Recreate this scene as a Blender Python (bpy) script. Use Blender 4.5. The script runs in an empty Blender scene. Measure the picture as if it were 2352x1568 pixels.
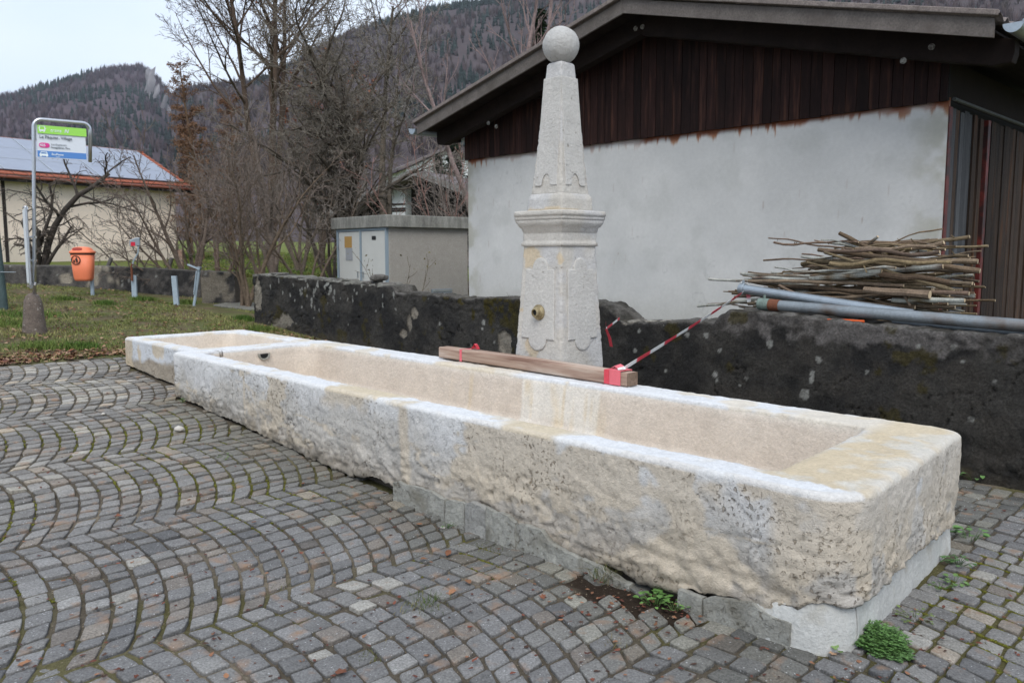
import bpy, math, random, time
_T0 = time.time()
import numpy as np
from mathutils import Vector, Matrix

random.seed(7)
rng = np.random.default_rng(7)
S = bpy.context.scene
COL = S.collection

# ------------------------------------------------------------------ camera
FP, CX, CY, YH = 1880.0, 1176.0, 784.0, 582.0       # pinhole read off the photograph's vanishing points (2352 px wide frame)
TH = math.atan((CY - YH) / FP)
EYE = np.array([0, 0, 1.63])
FW = np.array([0, math.cos(TH), -math.sin(TH)])
UP = np.array([0, math.sin(TH), math.cos(TH)])
cam_d = bpy.data.cameras.new('camera')
cam = bpy.data.objects.new('camera', cam_d)
COL.objects.link(cam)
cam.location = EYE
cam.rotation_euler = (math.pi / 2 - TH, 0, 0)
cam_d.sensor_width = 36
cam_d.lens = FP / 2352 * 36
cam_d.clip_start = 0.05
cam_d.clip_end = 9000
cam_d.dof.use_dof = True
cam_d.dof.focus_distance = 4.9
cam_d.dof.aperture_fstop = 5.6
S.camera = cam

# ------------------------------------------------------------------ world, sun, exposure
W_ = bpy.data.worlds.new('World')
S.world = W_
W_.use_nodes = True
nt = W_.node_tree
nt.nodes.clear()
SUN_EL, SUN_AZ = math.radians(50), math.radians(180)
sky = nt.nodes.new('ShaderNodeTexSky')
sky.sky_type = 'NISHITA'
sky.sun_disc = False
sky.sun_elevation = SUN_EL
sky.sun_rotation = SUN_AZ
sky.altitude = 900
sky.air_density = 1.0
sky.dust_density = 2.0
tc = nt.nodes.new('ShaderNodeTexCoord')
mp = nt.nodes.new('ShaderNodeMapping')
mp.inputs['Scale'].default_value = (1.0, 1.0, 3.2)
nz = nt.nodes.new('ShaderNodeTexNoise')
nz.inputs['Scale'].default_value = 1.7
nz.inputs['Detail'].default_value = 4
nt.links.new(tc.outputs['Generated'], mp.inputs['Vector'])
nt.links.new(mp.outputs[0], nz.inputs['Vector'])
cr = nt.nodes.new('ShaderNodeValToRGB')
cr.color_ramp.elements[0].position = 0.3
cr.color_ramp.elements[0].color = (6.1, 7.3, 9.2, 1)
cr.color_ramp.elements[1].position = 0.7
cr.color_ramp.elements[1].color = (8.0, 8.7, 9.7, 1)
nt.links.new(nz.outputs['Fac'], cr.inputs[0])
mx = nt.nodes.new('ShaderNodeMix')
mx.data_type = 'RGBA'
mx.inputs[0].default_value = 0.86                      # thin unbroken cloud over the blue
nt.links.new(sky.outputs[0], mx.inputs[6])
nt.links.new(cr.outputs[0], mx.inputs[7])
bg = nt.nodes.new('ShaderNodeBackground')
bg.inputs['Strength'].default_value = 0.085
nt.links.new(mx.outputs[2], bg.inputs[0])
wo = nt.nodes.new('ShaderNodeOutputWorld')
nt.links.new(bg.outputs[0], wo.inputs[0])

sd = bpy.data.lights.new('sun', 'SUN')
sd.energy = 1.4
sd.angle = math.radians(35)
sd.color = (1.0, 0.955, 0.89)
sun = bpy.data.objects.new('sun', sd)
COL.objects.link(sun)
dirv = Vector((math.cos(SUN_EL) * math.sin(SUN_AZ), math.cos(SUN_EL) * math.cos(SUN_AZ), math.sin(SUN_EL)))
sun.rotation_euler = dirv.to_track_quat('Z', 'Y').to_euler()

S.view_settings.view_transform = 'Standard'
S.view_settings.look = 'None'
S.view_settings.gamma = 1.0
S.view_settings.use_curve_mapping = False
S.view_settings.exposure = 0.77
S.render.engine = 'CYCLES'
S.cycles.max_bounces = 6

# ------------------------------------------------------------------ coordinates
U = np.array([0.69675, -0.71732, 0.0])     # along the trough, towards the camera's right
V = np.array([0.71732, 0.69675, 0.0])      # across it, away from the camera


def W(u, v, z=0.0):
    return U * u + V * v + np.array([0, 0, z])


def ray(x, y):
    return np.array([1.0, 0, 0]) * (x - CX) / FP + UP * (CY - y) / FP + FW


def onplane(x, y, n, d):
    n = np.array(n, float)
    r = ray(x, y)
    return EYE + (d - n @ EYE) / (n @ r) * r


def onv(x, y, v):
    return onplane(x, y, V, v)


def onz(x, y, z):
    return onplane(x, y, (0, 0, 1), z)


def ony(x, y, yy):
    return onplane(x, y, (0, 1, 0), yy)


def proj(P):
    Q = np.asarray(P) - EYE
    D = Q @ FW
    return CX + FP * Q[..., 0] / D, CY - FP * (Q @ UP) / D, D


def gz(x, y):
    x = np.asarray(x, float); y = np.asarray(y, float)
    t = -(x * U[0] + y * U[1]) - 4
    s = .5 * (t + np.sqrt(t * t + 1))
    z = .01 + .0575 * np.where(s < 17, s, 17 + (s - 17) * .35)
    r = np.hypot(x, y)
    z = z + np.clip(r - 26, 0, 60) * .005
    return z


def ground(x, y):
    r = ray(x, y)
    t = 1.0
    while t < 400:
        p = EYE + t * r
        if p[2] < gz(p[0], p[1]):
            return p
        t += .01 if t < 40 else .1
    return p


# ------------------------------------------------------------------ numpy noise
def _h(ix, iy, iz, s):
    n = (ix.astype(np.int64) * 374761393 + iy.astype(np.int64) * 668265263 + iz.astype(np.int64) * 2147483647 + s * 1274126177) & 0xffffffff
    n = ((n ^ (n >> 13)) * 1274126177) & 0xffffffff
    n = (n ^ (n >> 16)) & 0xffffffff
    n = (n * 2654435761) & 0xffffffff
    return ((n >> 8) & 0xffff) / 65535.0


def vnoise(P, s=0):
    P = np.asarray(P, float)
    I = np.floor(P).astype(np.int64)
    F = P - I
    F = F * F * F * (F * (F * 6 - 15) + 10)
    x, y, z = I[..., 0], I[..., 1], I[..., 2]
    fx, fy, fz = F[..., 0], F[..., 1], F[..., 2]
    r = 0
    for dx in (0, 1):
        for dy in (0, 1):
            for dz in (0, 1):
                w = (fx if dx else 1 - fx) * (fy if dy else 1 - fy) * (fz if dz else 1 - fz)
                r = r + w * _h(x + dx, y + dy, z + dz, s)
    return r


def fbm(P, scale=1.0, octv=4, s=0):
    P = np.asarray(P, float) * scale
    a, t, r = 1.0, 0.0, 0
    for i in range(octv):
        r = r + a * vnoise(P + 17.3 * i, s + i * 11)
        t += a
        a *= .5
        P = P * 2.03
    return r / t


def worley(P, scale=1.0, s=0):
    P = np.asarray(P, float) * scale
    I = np.floor(P).astype(np.int64)
    d1 = np.full(P.shape[:-1], 9.0)
    d2 = np.full(P.shape[:-1], 9.0)
    idv = np.zeros(P.shape[:-1])
    for dx in (-1, 0, 1):
        for dy in (-1, 0, 1):
            for dz in (-1, 0, 1):
                c = I + np.array([dx, dy, dz])
                q = np.stack([c[..., k] + _h(c[..., 0], c[..., 1], c[..., 2], s + 31 * k + 1) for k in range(3)], -1)
                d = np.sqrt(((P - q) ** 2).sum(-1))
                h = _h(c[..., 0], c[..., 1], c[..., 2], s + 99)
                near = d < d1
                d2 = np.where(near, d1, np.minimum(d2, d))
                idv = np.where(near, h, idv)
                d1 = np.where(near, d, d1)
    return d1, d2, idv


def sst(x, a, b):
    t = np.clip((x - a) / (b - a), 0, 1)
    return t * t * (3 - 2 * t)


def mixc(a, b, t):
    t = np.asarray(t)[..., None]
    return np.asarray(a) * (1 - t) + np.asarray(b) * t


# ------------------------------------------------------------------ objects
def tag(o, label=None, cat=None, group=None, kind=None):
    if label: o['label'] = label
    if cat: o['category'] = cat
    if group: o['group'] = group
    if kind: o['kind'] = kind
    return o


def empty(name, loc, label=None, cat=None, group=None):
    o = bpy.data.objects.new(name, None)
    o.location = [float(c) for c in loc]
    COL.objects.link(o)
    return tag(o, label, cat, group)


def link_mesh(name, me, mat=None, parent=None):
    o = bpy.data.objects.new(name, me)
    COL.objects.link(o)
    if mat is not None and not me.materials:
        me.materials.append(mat)
    if parent is not None:
        o.parent = parent
        o.matrix_parent_inverse = Matrix.Translation(parent.location).inverted() if parent.parent is None else Matrix.Translation(parent.parent.location).inverted() @ Matrix.Identity(4) if False else Matrix.Translation(world_loc(parent)).inverted()
    return o


def world_loc(o):
    if o.parent is None:
        return o.location.copy()
    return Vector((0, 0, 0)) if o.get('_w') is None else Vector(o['_w'])


def np_mesh(name, verts, tris=None, quads=None, polys=None, col=None, smooth=False, mats=None, mat_idx=None):
    """verts Nx3, faces as index arrays; col Nx3 stored as the vertex colour 'Col'."""
    me = bpy.data.meshes.new(name)
    verts = np.asarray(verts, np.float32).reshape(-1, 3)
    if polys is not None:
        me.from_pydata(verts.tolist(), [], [list(map(int, p)) for p in polys])
    else:
        parts = []
        if tris is not None and len(tris): parts.append(np.asarray(tris, np.int32).reshape(-1, 3))
        if quads is not None and len(quads): parts.append(np.asarray(quads, np.int32).reshape(-1, 4))
        nl = sum(p.size for p in parts)
        nf = sum(len(p) for p in parts)
        me.vertices.add(len(verts))
        me.vertices.foreach_set('co', verts.ravel())
        me.loops.add(nl)
        me.loops.foreach_set('vertex_index', np.concatenate([p.ravel() for p in parts]))
        me.polygons.add(nf)
        tot = np.concatenate([np.full(len(p), p.shape[1], np.int32) for p in parts])
        st = np.concatenate([[0], np.cumsum(tot)[:-1]]).astype(np.int32)
        me.polygons.foreach_set('loop_start', st)
        me.update(calc_edges=True)
    if smooth:
        me.polygons.foreach_set('use_smooth', np.ones(len(me.polygons), bool))
    if mats:
        for m in mats: me.materials.append(m)
    if mat_idx is not None:
        me.polygons.foreach_set('material_index', np.asarray(mat_idx, np.int32))
    if col is not None:
        a = me.color_attributes.new('Col', 'FLOAT_COLOR', 'POINT')
        c = np.ones((len(verts), 4), np.float32)
        col = np.asarray(col, np.float32)
        col = col.reshape(-1, col.shape[-1])
        c[:, :col.shape[1]] = col
        a.data.foreach_set('color', c.ravel())
    me.validate()
    me.update()
    return me


def add(name, me, mat=None, parent=None, kind=None, label=None):
    """Link a mesh whose vertices are in world coordinates."""
    o = bpy.data.objects.new(name, me)
    COL.objects.link(o)
    if mat is not None and not me.materials:
        me.materials.append(mat)
    if parent is not None:
        o.parent = parent
        p = parent
        off = Vector((0, 0, 0))
        while p is not None:
            off += p.location
            p = p.parent
        o.location = -off
        if parent.type == 'MESH' and parent.parent is None and parent.location.length == 0:
            o.location = (0, 0, 0)
    if kind: o['kind'] = kind
    if label: o['label'] = label
    return o


class MB:
    """collects simple solids in world coordinates"""

    def __init__(s):
        s.v, s.f, s.c = [], [], []

    def poly(s, pts, faces, col=None):
        b = len(s.v)
        s.v += [tuple(float(a) for a in p) for p in pts]
        s.f += [tuple(i + b for i in f) for f in faces]
        if col is not None: s.c += [tuple(col)] * len(pts)
        return s

    def box(s, o, a, b, c, col=None):
        """corner o, edge vectors a b c"""
        o, a, b, c = map(np.asarray, (o, a, b, c))
        P = [o, o + a, o + a + b, o + b, o + c, o + a + c, o + a + b + c, o + b + c]
        F = [(0, 3, 2, 1), (4, 5, 6, 7), (0, 1, 5, 4), (1, 2, 6, 5), (2, 3, 7, 6), (3, 0, 4, 7)]
        if np.dot(np.cross(a, b), c) < 0: F = [f[::-1] for f in F]
        return s.poly(P, F, col)

    def uvbox(s, u0, u1, v0, v1, z0, z1, col=None):
        return s.box(W(u0, v0, z0), U * (u1 - u0), V * (v1 - v0), np.array([0, 0, z1 - z0]), col)

    def tube(s, pts, rad, n=8, cap=True, col=None):
        pts = [np.asarray(p, float) for p in pts]
        if np.isscalar(rad): rad = [rad] * len(pts)
        b = len(s.v)
        prev = None
        for i, p in enumerate(pts):
            d = pts[min(i + 1, len(pts) - 1)] - pts[max(i - 1, 0)]
            d = d / (np.linalg.norm(d) + 1e-12)
            if prev is None:
                x = np.cross(d, [0, 0, 1.0])
                if np.linalg.norm(x) < 1e-3: x = np.cross(d, [0, 1.0, 0])
            else:
                x = prev - d * (prev @ d)
            x = x / np.linalg.norm(x)
            prev = x
            y = np.cross(d, x)
            for k in range(n):
                a = 2 * math.pi * k / n
                s.v.append(tuple(p + rad[i] * (math.cos(a) * x + math.sin(a) * y)))
        for i in range(len(pts) - 1):
            for k in range(n):
                s.f.append((b + i * n + k, b + i * n + (k + 1) % n, b + (i + 1) * n + (k + 1) % n, b + (i + 1) * n + k))
        if cap:
            s.f.append(tuple(b + k for k in range(n))[::-1])
            s.f.append(tuple(b + (len(pts) - 1) * n + k for k in range(n)))
        if col is not None: s.c += [tuple(col)] * (n * len(pts))
        return s

    def prism(s, pts, ext, col=None):
        """planar polygon pts extruded by ext"""
        pts = [np.asarray(p, float) for p in pts]
        n = len(pts)
        ext = np.asarray(ext)
        F = [tuple(range(n))[::-1], tuple(range(n, 2 * n))] + [(i, (i + 1) % n, n + (i + 1) % n, n + i) for i in range(n)]
        nn = np.zeros(3)
        for i in range(n): nn += np.cross(pts[i], pts[(i + 1) % n])
        if nn @ ext < 0: F = [f[::-1] for f in F]
        return s.poly(pts + [p + ext for p in pts], F, col)

    def mesh(s, name, smooth=False):
        return np_mesh(name, np.array(s.v), polys=s.f, col=np.array(s.c) if len(s.c) == len(s.v) and s.c else None, smooth=smooth)

    def obj(s, name, mat, parent=None, smooth=False, kind=None, label=None, bevel=0):
        o = add(name, s.mesh(name, smooth), mat, parent, kind, label)
        if bevel:
            m = o.modifiers.new('bevel', 'BEVEL')
            m.width = bevel
            m.segments = 2
            m.limit_method = 'ANGLE'
        return o


def grid_faces(n, m, closed=False):
    i = np.arange(n if closed else n - 1)
    j = np.arange(m - 1)
    I, J = np.meshgrid(i, j, indexing='ij')
    I2 = (I + 1) % n
    return np.stack([I * m + J, I2 * m + J, I2 * m + J + 1, I * m + J + 1], -1).reshape(-1, 4)


def grid_normals(P, closed=False):
    if closed:
        du = np.roll(P, -1, 0) - np.roll(P, 1, 0)
    else:
        du = np.gradient(P, axis=0)
    dv = np.gradient(P, axis=1)
    n = np.cross(du, dv)
    return n / (np.linalg.norm(n, axis=-1, keepdims=True) + 1e-12)


# ------------------------------------------------------------------ materials
def mat(name, color=None, rough=0.85, n1=(0, 0), n2=(0, 0), bump=None, bump2=None, metal=0.0, stretch=None, speck=None, spec=0.35, vary=0.0, tint=None, pits=None, bump3=None):
    """color None -> vertex colour 'Col'. n1,n2=(scale, amount) value noise; bump=(scale, distance); stretch=xyz scale of the texture space; speck=(scale, color, amount)"""
    m = bpy.data.materials.new(name)
    m.use_nodes = True
    t = m.node_tree
    N = t.nodes
    L = t.links
    p = N['Principled BSDF']
    p.inputs['Roughness'].default_value = rough
    p.inputs['Metallic'].default_value = metal
    p.inputs['Specular IOR Level'].default_value = spec
    geo = N.new('ShaderNodeTexCoord')
    vec = geo.outputs['Object']
    if stretch:
        mpn = N.new('ShaderNodeMapping')
        mpn.inputs['Scale'].default_value = stretch
        L.new(vec, mpn.inputs[0])
        vec = mpn.outputs[0]
    if color is None:
        a = N.new('ShaderNodeVertexColor')
        a.layer_name = 'Col'
        c = a.outputs[0]
    else:
        a = N.new('ShaderNodeRGB')
        a.outputs[0].default_value = (*color, 1)
        c = a.outputs[0]
    for sc, am in (n1, n2):
        if not am: continue
        z = N.new('ShaderNodeTexNoise')
        z.inputs['Scale'].default_value = sc
        z.inputs['Detail'].default_value = 5
        z.inputs['Roughness'].default_value = .6
        L.new(vec, z.inputs['Vector'])
        r = N.new('ShaderNodeMapRange')
        r.inputs[1].default_value = .25
        r.inputs[2].default_value = .75
        r.inputs[3].default_value = 1 - am
        r.inputs[4].default_value = 1 + am
        L.new(z.outputs['Fac'], r.inputs[0])
        q = N.new('ShaderNodeVectorMath')
        q.operation = 'SCALE'
        L.new(c, q.inputs[0])
        L.new(r.outputs[0], q.inputs['Scale'])
        c = q.outputs[0]
    if tint:
        sc, colr, lo, hi = tint
        z = N.new('ShaderNodeTexNoise')
        z.inputs['Scale'].default_value = sc
        z.inputs['Detail'].default_value = 6
        L.new(vec, z.inputs['Vector'])
        r = N.new('ShaderNodeMapRange')
        r.inputs[1].default_value = lo
        r.inputs[2].default_value = hi
        L.new(z.outputs['Fac'], r.inputs[0])
        mm = N.new('ShaderNodeMix')
        mm.data_type = 'RGBA'
        L.new(r.outputs[0], mm.inputs[0])
        L.new(c, mm.inputs[6])
        mm.inputs[7].default_value = (*colr, 1)
        c = mm.outputs[2]
    if speck:
        sc, colr, am = speck
        z = N.new('ShaderNodeTexVoronoi')
        z.inputs['Scale'].default_value = sc
        L.new(vec, z.inputs['Vector'])
        r = N.new('ShaderNodeMapRange')
        r.inputs[1].default_value = 0.0
        r.inputs[2].default_value = 1.0
        L.new(z.outputs['Color'], r.inputs[0])
        r.inputs[1].default_value = 1 - am
        r.inputs[2].default_value = 1 - am + .05
        mm = N.new('ShaderNodeMix')
        mm.data_type = 'RGBA'
        L.new(r.outputs[0], mm.inputs[0])
        L.new(c, mm.inputs[6])
        mm.inputs[7].default_value = (*colr, 1)
        c = mm.outputs[2]
    if vary:
        oi = N.new('ShaderNodeObjectInfo')
        r = N.new('ShaderNodeMapRange')
        r.inputs[3].default_value = 1 - vary
        r.inputs[4].default_value = 1 + vary
        L.new(oi.outputs['Random'], r.inputs[0])
        q = N.new('ShaderNodeVectorMath')
        q.operation = 'SCALE'
        L.new(c, q.inputs[0])
        L.new(r.outputs[0], q.inputs['Scale'])
        c = q.outputs[0]
    L.new(c, p.inputs['Base Color'])
    h = None
    if pits:
        z = N.new('ShaderNodeTexNoise'); z.inputs['Scale'].default_value = pits[0]; z.inputs['Detail'].default_value = 4; z.inputs['Distortion'].default_value = .15
        L.new(vec, z.inputs['Vector'])
        r = N.new('ShaderNodeMapRange'); r.inputs[1].default_value = pits[1]; r.inputs[2].default_value = pits[2]
        L.new(z.outputs['Fac'], r.inputs[0])
        z2 = N.new('ShaderNodeTexNoise'); z2.inputs['Scale'].default_value = 3.0; z2.inputs['Detail'].default_value = 4
        L.new(vec, z2.inputs['Vector'])
        r2 = N.new('ShaderNodeMapRange'); r2.inputs[1].default_value = .42; r2.inputs[2].default_value = .58
        L.new(z2.outputs['Fac'], r2.inputs[0])
        q = N.new('ShaderNodeMath'); q.operation = 'MULTIPLY'; L.new(r.outputs[0], q.inputs[0]); L.new(r2.outputs[0], q.inputs[1])
        if color is None:
            q3 = N.new('ShaderNodeMath'); q3.operation = 'MULTIPLY'; L.new(q.outputs[0], q3.inputs[0]); L.new(a.outputs[1], q3.inputs[1]); q = q3
        mm = N.new('ShaderNodeMix'); mm.data_type = 'RGBA'; mm.blend_type = 'MULTIPLY'
        L.new(q.outputs[0], mm.inputs[0]); L.new(c, mm.inputs[6]); mm.inputs[7].default_value = (pits[4], pits[4] * .93, pits[4] * .84, 1)
        L.new(mm.outputs[2], p.inputs['Base Color'])
        b = N.new('ShaderNodeBump'); b.invert = True; b.inputs['Distance'].default_value = pits[3]; L.new(q.outputs[0], b.inputs['Height'])
        h = b.outputs[0]
    for bb in (bump3, bump, bump2):
        if not bb: continue
        z = N.new('ShaderNodeTexNoise')
        z.inputs['Scale'].default_value = bb[0]
        z.inputs['Detail'].default_value = 6
        z.inputs['Roughness'].default_value = .65
        L.new(vec, z.inputs['Vector'])
        b = N.new('ShaderNodeBump')
        b.inputs['Strength'].default_value = 1
        b.inputs['Distance'].default_value = bb[1]
        L.new(z.outputs['Fac'], b.inputs['Height'])
        if h is not None: L.new(h, b.inputs['Normal'])
        h = b.outputs[0]
    if h is not None: L.new(h, p.inputs['Normal'])
    return m


M = {}
M['trough'] = mat('weathered_limestone', None, .92, (9, .08), (55, .13), (40, .009), (140, .005), spec=.2, pits=(46, .57, .66, .012, .66))
M['obelisk'] = mat('dressed_limestone', None, .9, (7, .09), (60, .12), (38, .012), (180, .005), spec=.2, pits=(30, .66, .74, .010, .72))
M['plinth'] = mat('old_mortar', (.40, .395, .355), .95, (14, .25), (80, .2), (40, .014), (160, .005), spec=.2, tint=(5, (.22, .205, .16), .50, .72), pits=(34, .56, .66, .012, .6))
M['plinth_m'] = mat('grey_stone_chunk', (.38, .375, .35), .95, (14, .25), (80, .2), (40, .014), (160, .005), spec=.2)
M['plinth_w'] = mat('pale_mortar', (.52, .52, .495), .95, (10, .12), (80, .1), (40, .008), spec=.2, tint=(6, (.36, .33, .27), .58, .8))
M['wall'] = mat('blackened_render', None, .95, (14, .25), (60, .45), (40, .014), (160, .006), spec=.15, speck=(60, (.16, .15, .13), .05), bump3=(14, .03))
M['coping'] = mat('grey_coping', (.17, .165, .145), .95, (12, .35), (60, .3), (40, .01), spec=.15)
M['sett'] = mat('granite_sett', None, .8, (14, .16), (110, .50), (60, .010), (260, .004), spec=.25, speck=(210, (.52, .52, .52), .10), tint=(8, (.30, .20, .135), .58, .74))
M['joint'] = mat('joint_dirt', None, .97, (60, .3), (220, .4), (160, .01), spec=.1, speck=(160, (.30, .25, .18), .12))
M['plaster'] = mat('grey_plaster', None, .9, (2.2, .05), (25, .05), (60, .0015), spec=.2)
M['board'] = mat('dark_stained_board', (.022, .009, .007), .75, (6, .5), (40, .5), (60, .003), stretch=(3, 3, .25), spec=.18, vary=.45, tint=(6, (.085, .036, .022), .56, .80))
M['plank'] = mat('weathered_plank', (.046, .031, .023), .8, (5, .4), (40, .4), (60, .004), stretch=(3, 3, .2), spec=.2, vary=.5, tint=(4, (.14, .06, .024), .56, .74))
M['plank_g'] = mat('greyed_plank', (.075, .076, .08), .8, (5, .3), (40, .35), (60, .004), stretch=(3, 3, .2), spec=.2, vary=.25)
M['fascia'] = mat('grey_weathered_fascia', (.14, .122, .110), .85, (4, .25), (50, .3), (80, .002), spec=.2, tint=(3, (.10, .085, .075), .5, .7))
M['soffit'] = mat('dark_soffit_wood', (.016, .010, .008), .85, (5, .3), (30, .3), spec=.2)
M['redsteel'] = mat('red_primer_steel', (.12, .018, .013), .6, (9, .5), (60, .2), tint=(6, (.035, .012, .01), .46, .6))
M['galv'] = mat('galvanised_steel', (.36, .40, .43), .42, (8, .12), (60, .1), metal=.75, spec=.5)
M['rail'] = mat('dull_rail', (.07, .075, .07), .7, (20, .3))
M['washer'] = mat('dull_washer', (.30, .29, .26), .7, (40, .3), tint=(30, (.10, .09, .08), .45, .6))
M['galv_rust'] = mat('rusty_galvanised_pipe', (.25, .275, .29), .5, (8, .2), (60, .15), metal=.5, spec=.5, tint=(4, (.13, .085, .055), .54, .74))
M['paintgrey'] = mat('blue_grey_painted_post', (.33, .40, .45), .6, (14, .12), (60, .1))
M['steel'] = mat('brushed_steel', (.60, .61, .62), .28, (20, .05), metal=1.0)
M['chrome'] = mat('bright_steel', (.8, .8, .8), .12, metal=1.0)
M['roofsheet'] = mat('lichened_roof_sheet', (.19, .16, .145), .9, (12, .3), (70, .4), (60, .004), speck=(60, (.42, .42, .38), .06))
M['brass'] = mat('tarnished_brass', (.40, .33, .20), .55, (30, .2), metal=.45, tint=(14, (.22, .17, .09), .45, .6))
M['dark'] = mat('dark_opening', (.012, .012, .012), .9)
M['beam'] = mat('larch_beam', (.30, .19, .135), .75, (3.5, .25), (30, .25), (40, .003), spec=.25, tint=(4, (.36, .29, .23), .42, .62))
M['beam_end'] = mat('cut_end_grain', (.17, .115, .08), .85, (20, .4), (80, .3))
M['tape'] = mat('barrier_tape', None, .45, (40, .08), spec=.5)
M['bark'] = mat('branch_bark', None, .9, (14, .25), (70, .35), (80, .004), spec=.2)
M['concrete'] = mat('exposed_aggregate', (.15, .12, .10), .95, (16, .25), (90, .4), (80, .01), speck=(60, (.40, .37, .33), .12))
M['orange'] = mat('orange_plastic', (.84, .225, .105), .5, (10, .06), spec=.4)
M['orange_dark'] = mat('red_inner_plastic', (.35, .035, .02), .6)
M['black'] = mat('black_print', (.02, .02, .02), .6)
M['sign_w'] = mat('sign_white', (.72, .76, .80), .4)
M['sign_g'] = mat('sign_green', (.36, .76, .12), .4)
M['sign_b'] = mat('sign_blue', (.105, .26, .60), .4)
M['sign_p'] = mat('sign_pink', (.76, .06, .30), .4)
M['ink'] = mat('sign_ink', (.09, .11, .13), .5)
M['pale_print'] = mat('sign_print_pale', (.85, .92, .90), .4)
M['yellow'] = mat('cream_render', None, .9, (1.2, .06), (14, .05), (40, .002), spec=.2)
M['tile'] = mat('orange_roof_tile', (.33, .10, .055), .85, (8, .35), (60, .25), vary=.2)
M['solar'] = mat('solar_glass', (.21, .24, .31), .30, (3, .1), spec=1.0)
M['solar_frame'] = mat('aluminium_frame', (.5, .53, .56), .4, metal=.6)
M['kiosk'] = mat('pebbledash', (.36, .335, .30), .95, (8, .08), (60, .2), (90, .01), speck=(60, (.42, .41, .39), .10))
M['kioskroof'] = mat('stained_concrete', (.24, .235, .21), .95, (5, .4), (40, .25), (50, .005), stretch=(2, 2, .5))
M['door'] = mat('cream_metal_door', (.57, .57, .54), .55, (3, .05), (40, .03))
M['doorframe'] = mat('grey_blue_frame', (.27, .33, .38), .5)
M['ochre'] = mat('ochre_label', (.42, .25, .08), .6)
M['label'] = mat('grey_label', (.33, .34, .36), .6)
M['darkwood'] = mat('dark_timber', (.035, .028, .025), .9, (6, .3), (40, .3))
M['greyroof'] = mat('grey_brown_roof', (.17, .145, .145), .9, (3, .2), (30, .3))
M['white'] = mat('white_paint', (.66, .68, .68), .8, (5, .1))
M['ground'] = mat('soil_and_short_grass', None, .97, (3, .3), (60, .4), (60, .02), spec=.1)
M['grass'] = mat('grass_blade', None, .8, (5, .2), spec=.15)
M['leaf'] = mat('dry_leaf', None, .8, (30, .25), (90, .2), spec=.2)
M['leafg'] = mat('green_leaf', None, .65, (30, .2), spec=.3)
M['hill'] = mat('wooded_slope', None, .98, (.01, .15), (.06, .3), spec=.05)
M['forest'] = mat('forest_crowns', None, .98, (.02, .12), spec=.05)
M['moss'] = mat('moss_cushion', None, .95, (50, .3), (200, .4), (150, .01), spec=.1)
M['pole'] = mat('grey_green_mast', None, .55, (6, .2), (40, .15), spec=.4)
M['gravel'] = mat('pale_pebble', (.48, .45, .40), .9, (30, .15), (100, .1))

# ================================================================== SETTING: ground, hills
def build_ground():
    # one sheet to the horizon: polar grid round the camera, fine near it
    rr = np.concatenate([np.linspace(0.3, 30, 150), np.geomspace(30.5, 5000, 60)])
    aa = np.linspace(0, 2 * math.pi, 361)[:-1]
    R, A = np.meshgrid(rr, aa, indexing='ij')
    X = R * np.sin(A); Y = R * np.cos(A)
    Z = gz(X, Y)
    u = X * U[0] + Y * U[1]; v = X * V[0] + Y * V[1]
    pav = (u > -10.45) & (v < 6.7)
    P = np.stack([X, Y, Z * 0], -1)
    n = fbm(P, .9, 4)
    Z = Z + np.where(pav, -.028, (n - .5) * .06 + .0)
    Z = np.where(R > 200, np.minimum(Z, 2.6), Z)
    fine = fbm(P, 3.0, 4, 5)
    green = sst(fine, .35, .62)
    col = mixc((.13, .10, .062), (.11, .12, .045), green)
    far = sst(R, 20, 28)
    col = mixc(col, mixc((.10, .13, .035), (.16, .17, .05), fbm(P, .15, 3, 9)), far)
    col = np.where(pav[..., None], np.array([.06, .05, .038]), col)
    P[..., 2] = Z
    v_ = P.reshape(-1, 3)
    f = grid_faces(len(rr), len(aa))
    i = np.arange(len(rr) - 1)
    last = np.stack([i * 360 + 359, (i + 1) * 360 + 359, (i + 1) * 360, i * 360], -1)
    centre = len(v_)
    v_ = np.vstack([v_, [0, 0, gz(0, 0) - .028]])
    col = np.vstack([col.reshape(-1, 3), [.06, .05, .038]])
    fan = np.array([[centre, (k + 1) % 360, k] for k in range(360)])
    f = np.vstack([f, last])[:, ::-1]
    me = np_mesh('ground', v_, tris=fan[:, ::-1], quads=f, col=col, smooth=True)
    o = add('ground', me, M['ground'])
    tag(o, 'grassy ground rising gently away from the paved square', None, None, 'structure')


build_ground()


def crest_fn(xs, ys, R):
    az = (np.array(xs, float) - CX) / FP
    tl = []
    for x, y in zip(xs, ys):
        r = ray(x, y)
        tl.append(1.63 + r[2] / math.hypot(r[0], r[1]) * R)
    a = np.array([math.atan2(ray(x, 300)[0], ray(x, 300)[1]) for x in xs])
    return a, np.array(tl)


FOREST_V, FOREST_T, FOREST_C = [], [], []


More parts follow.
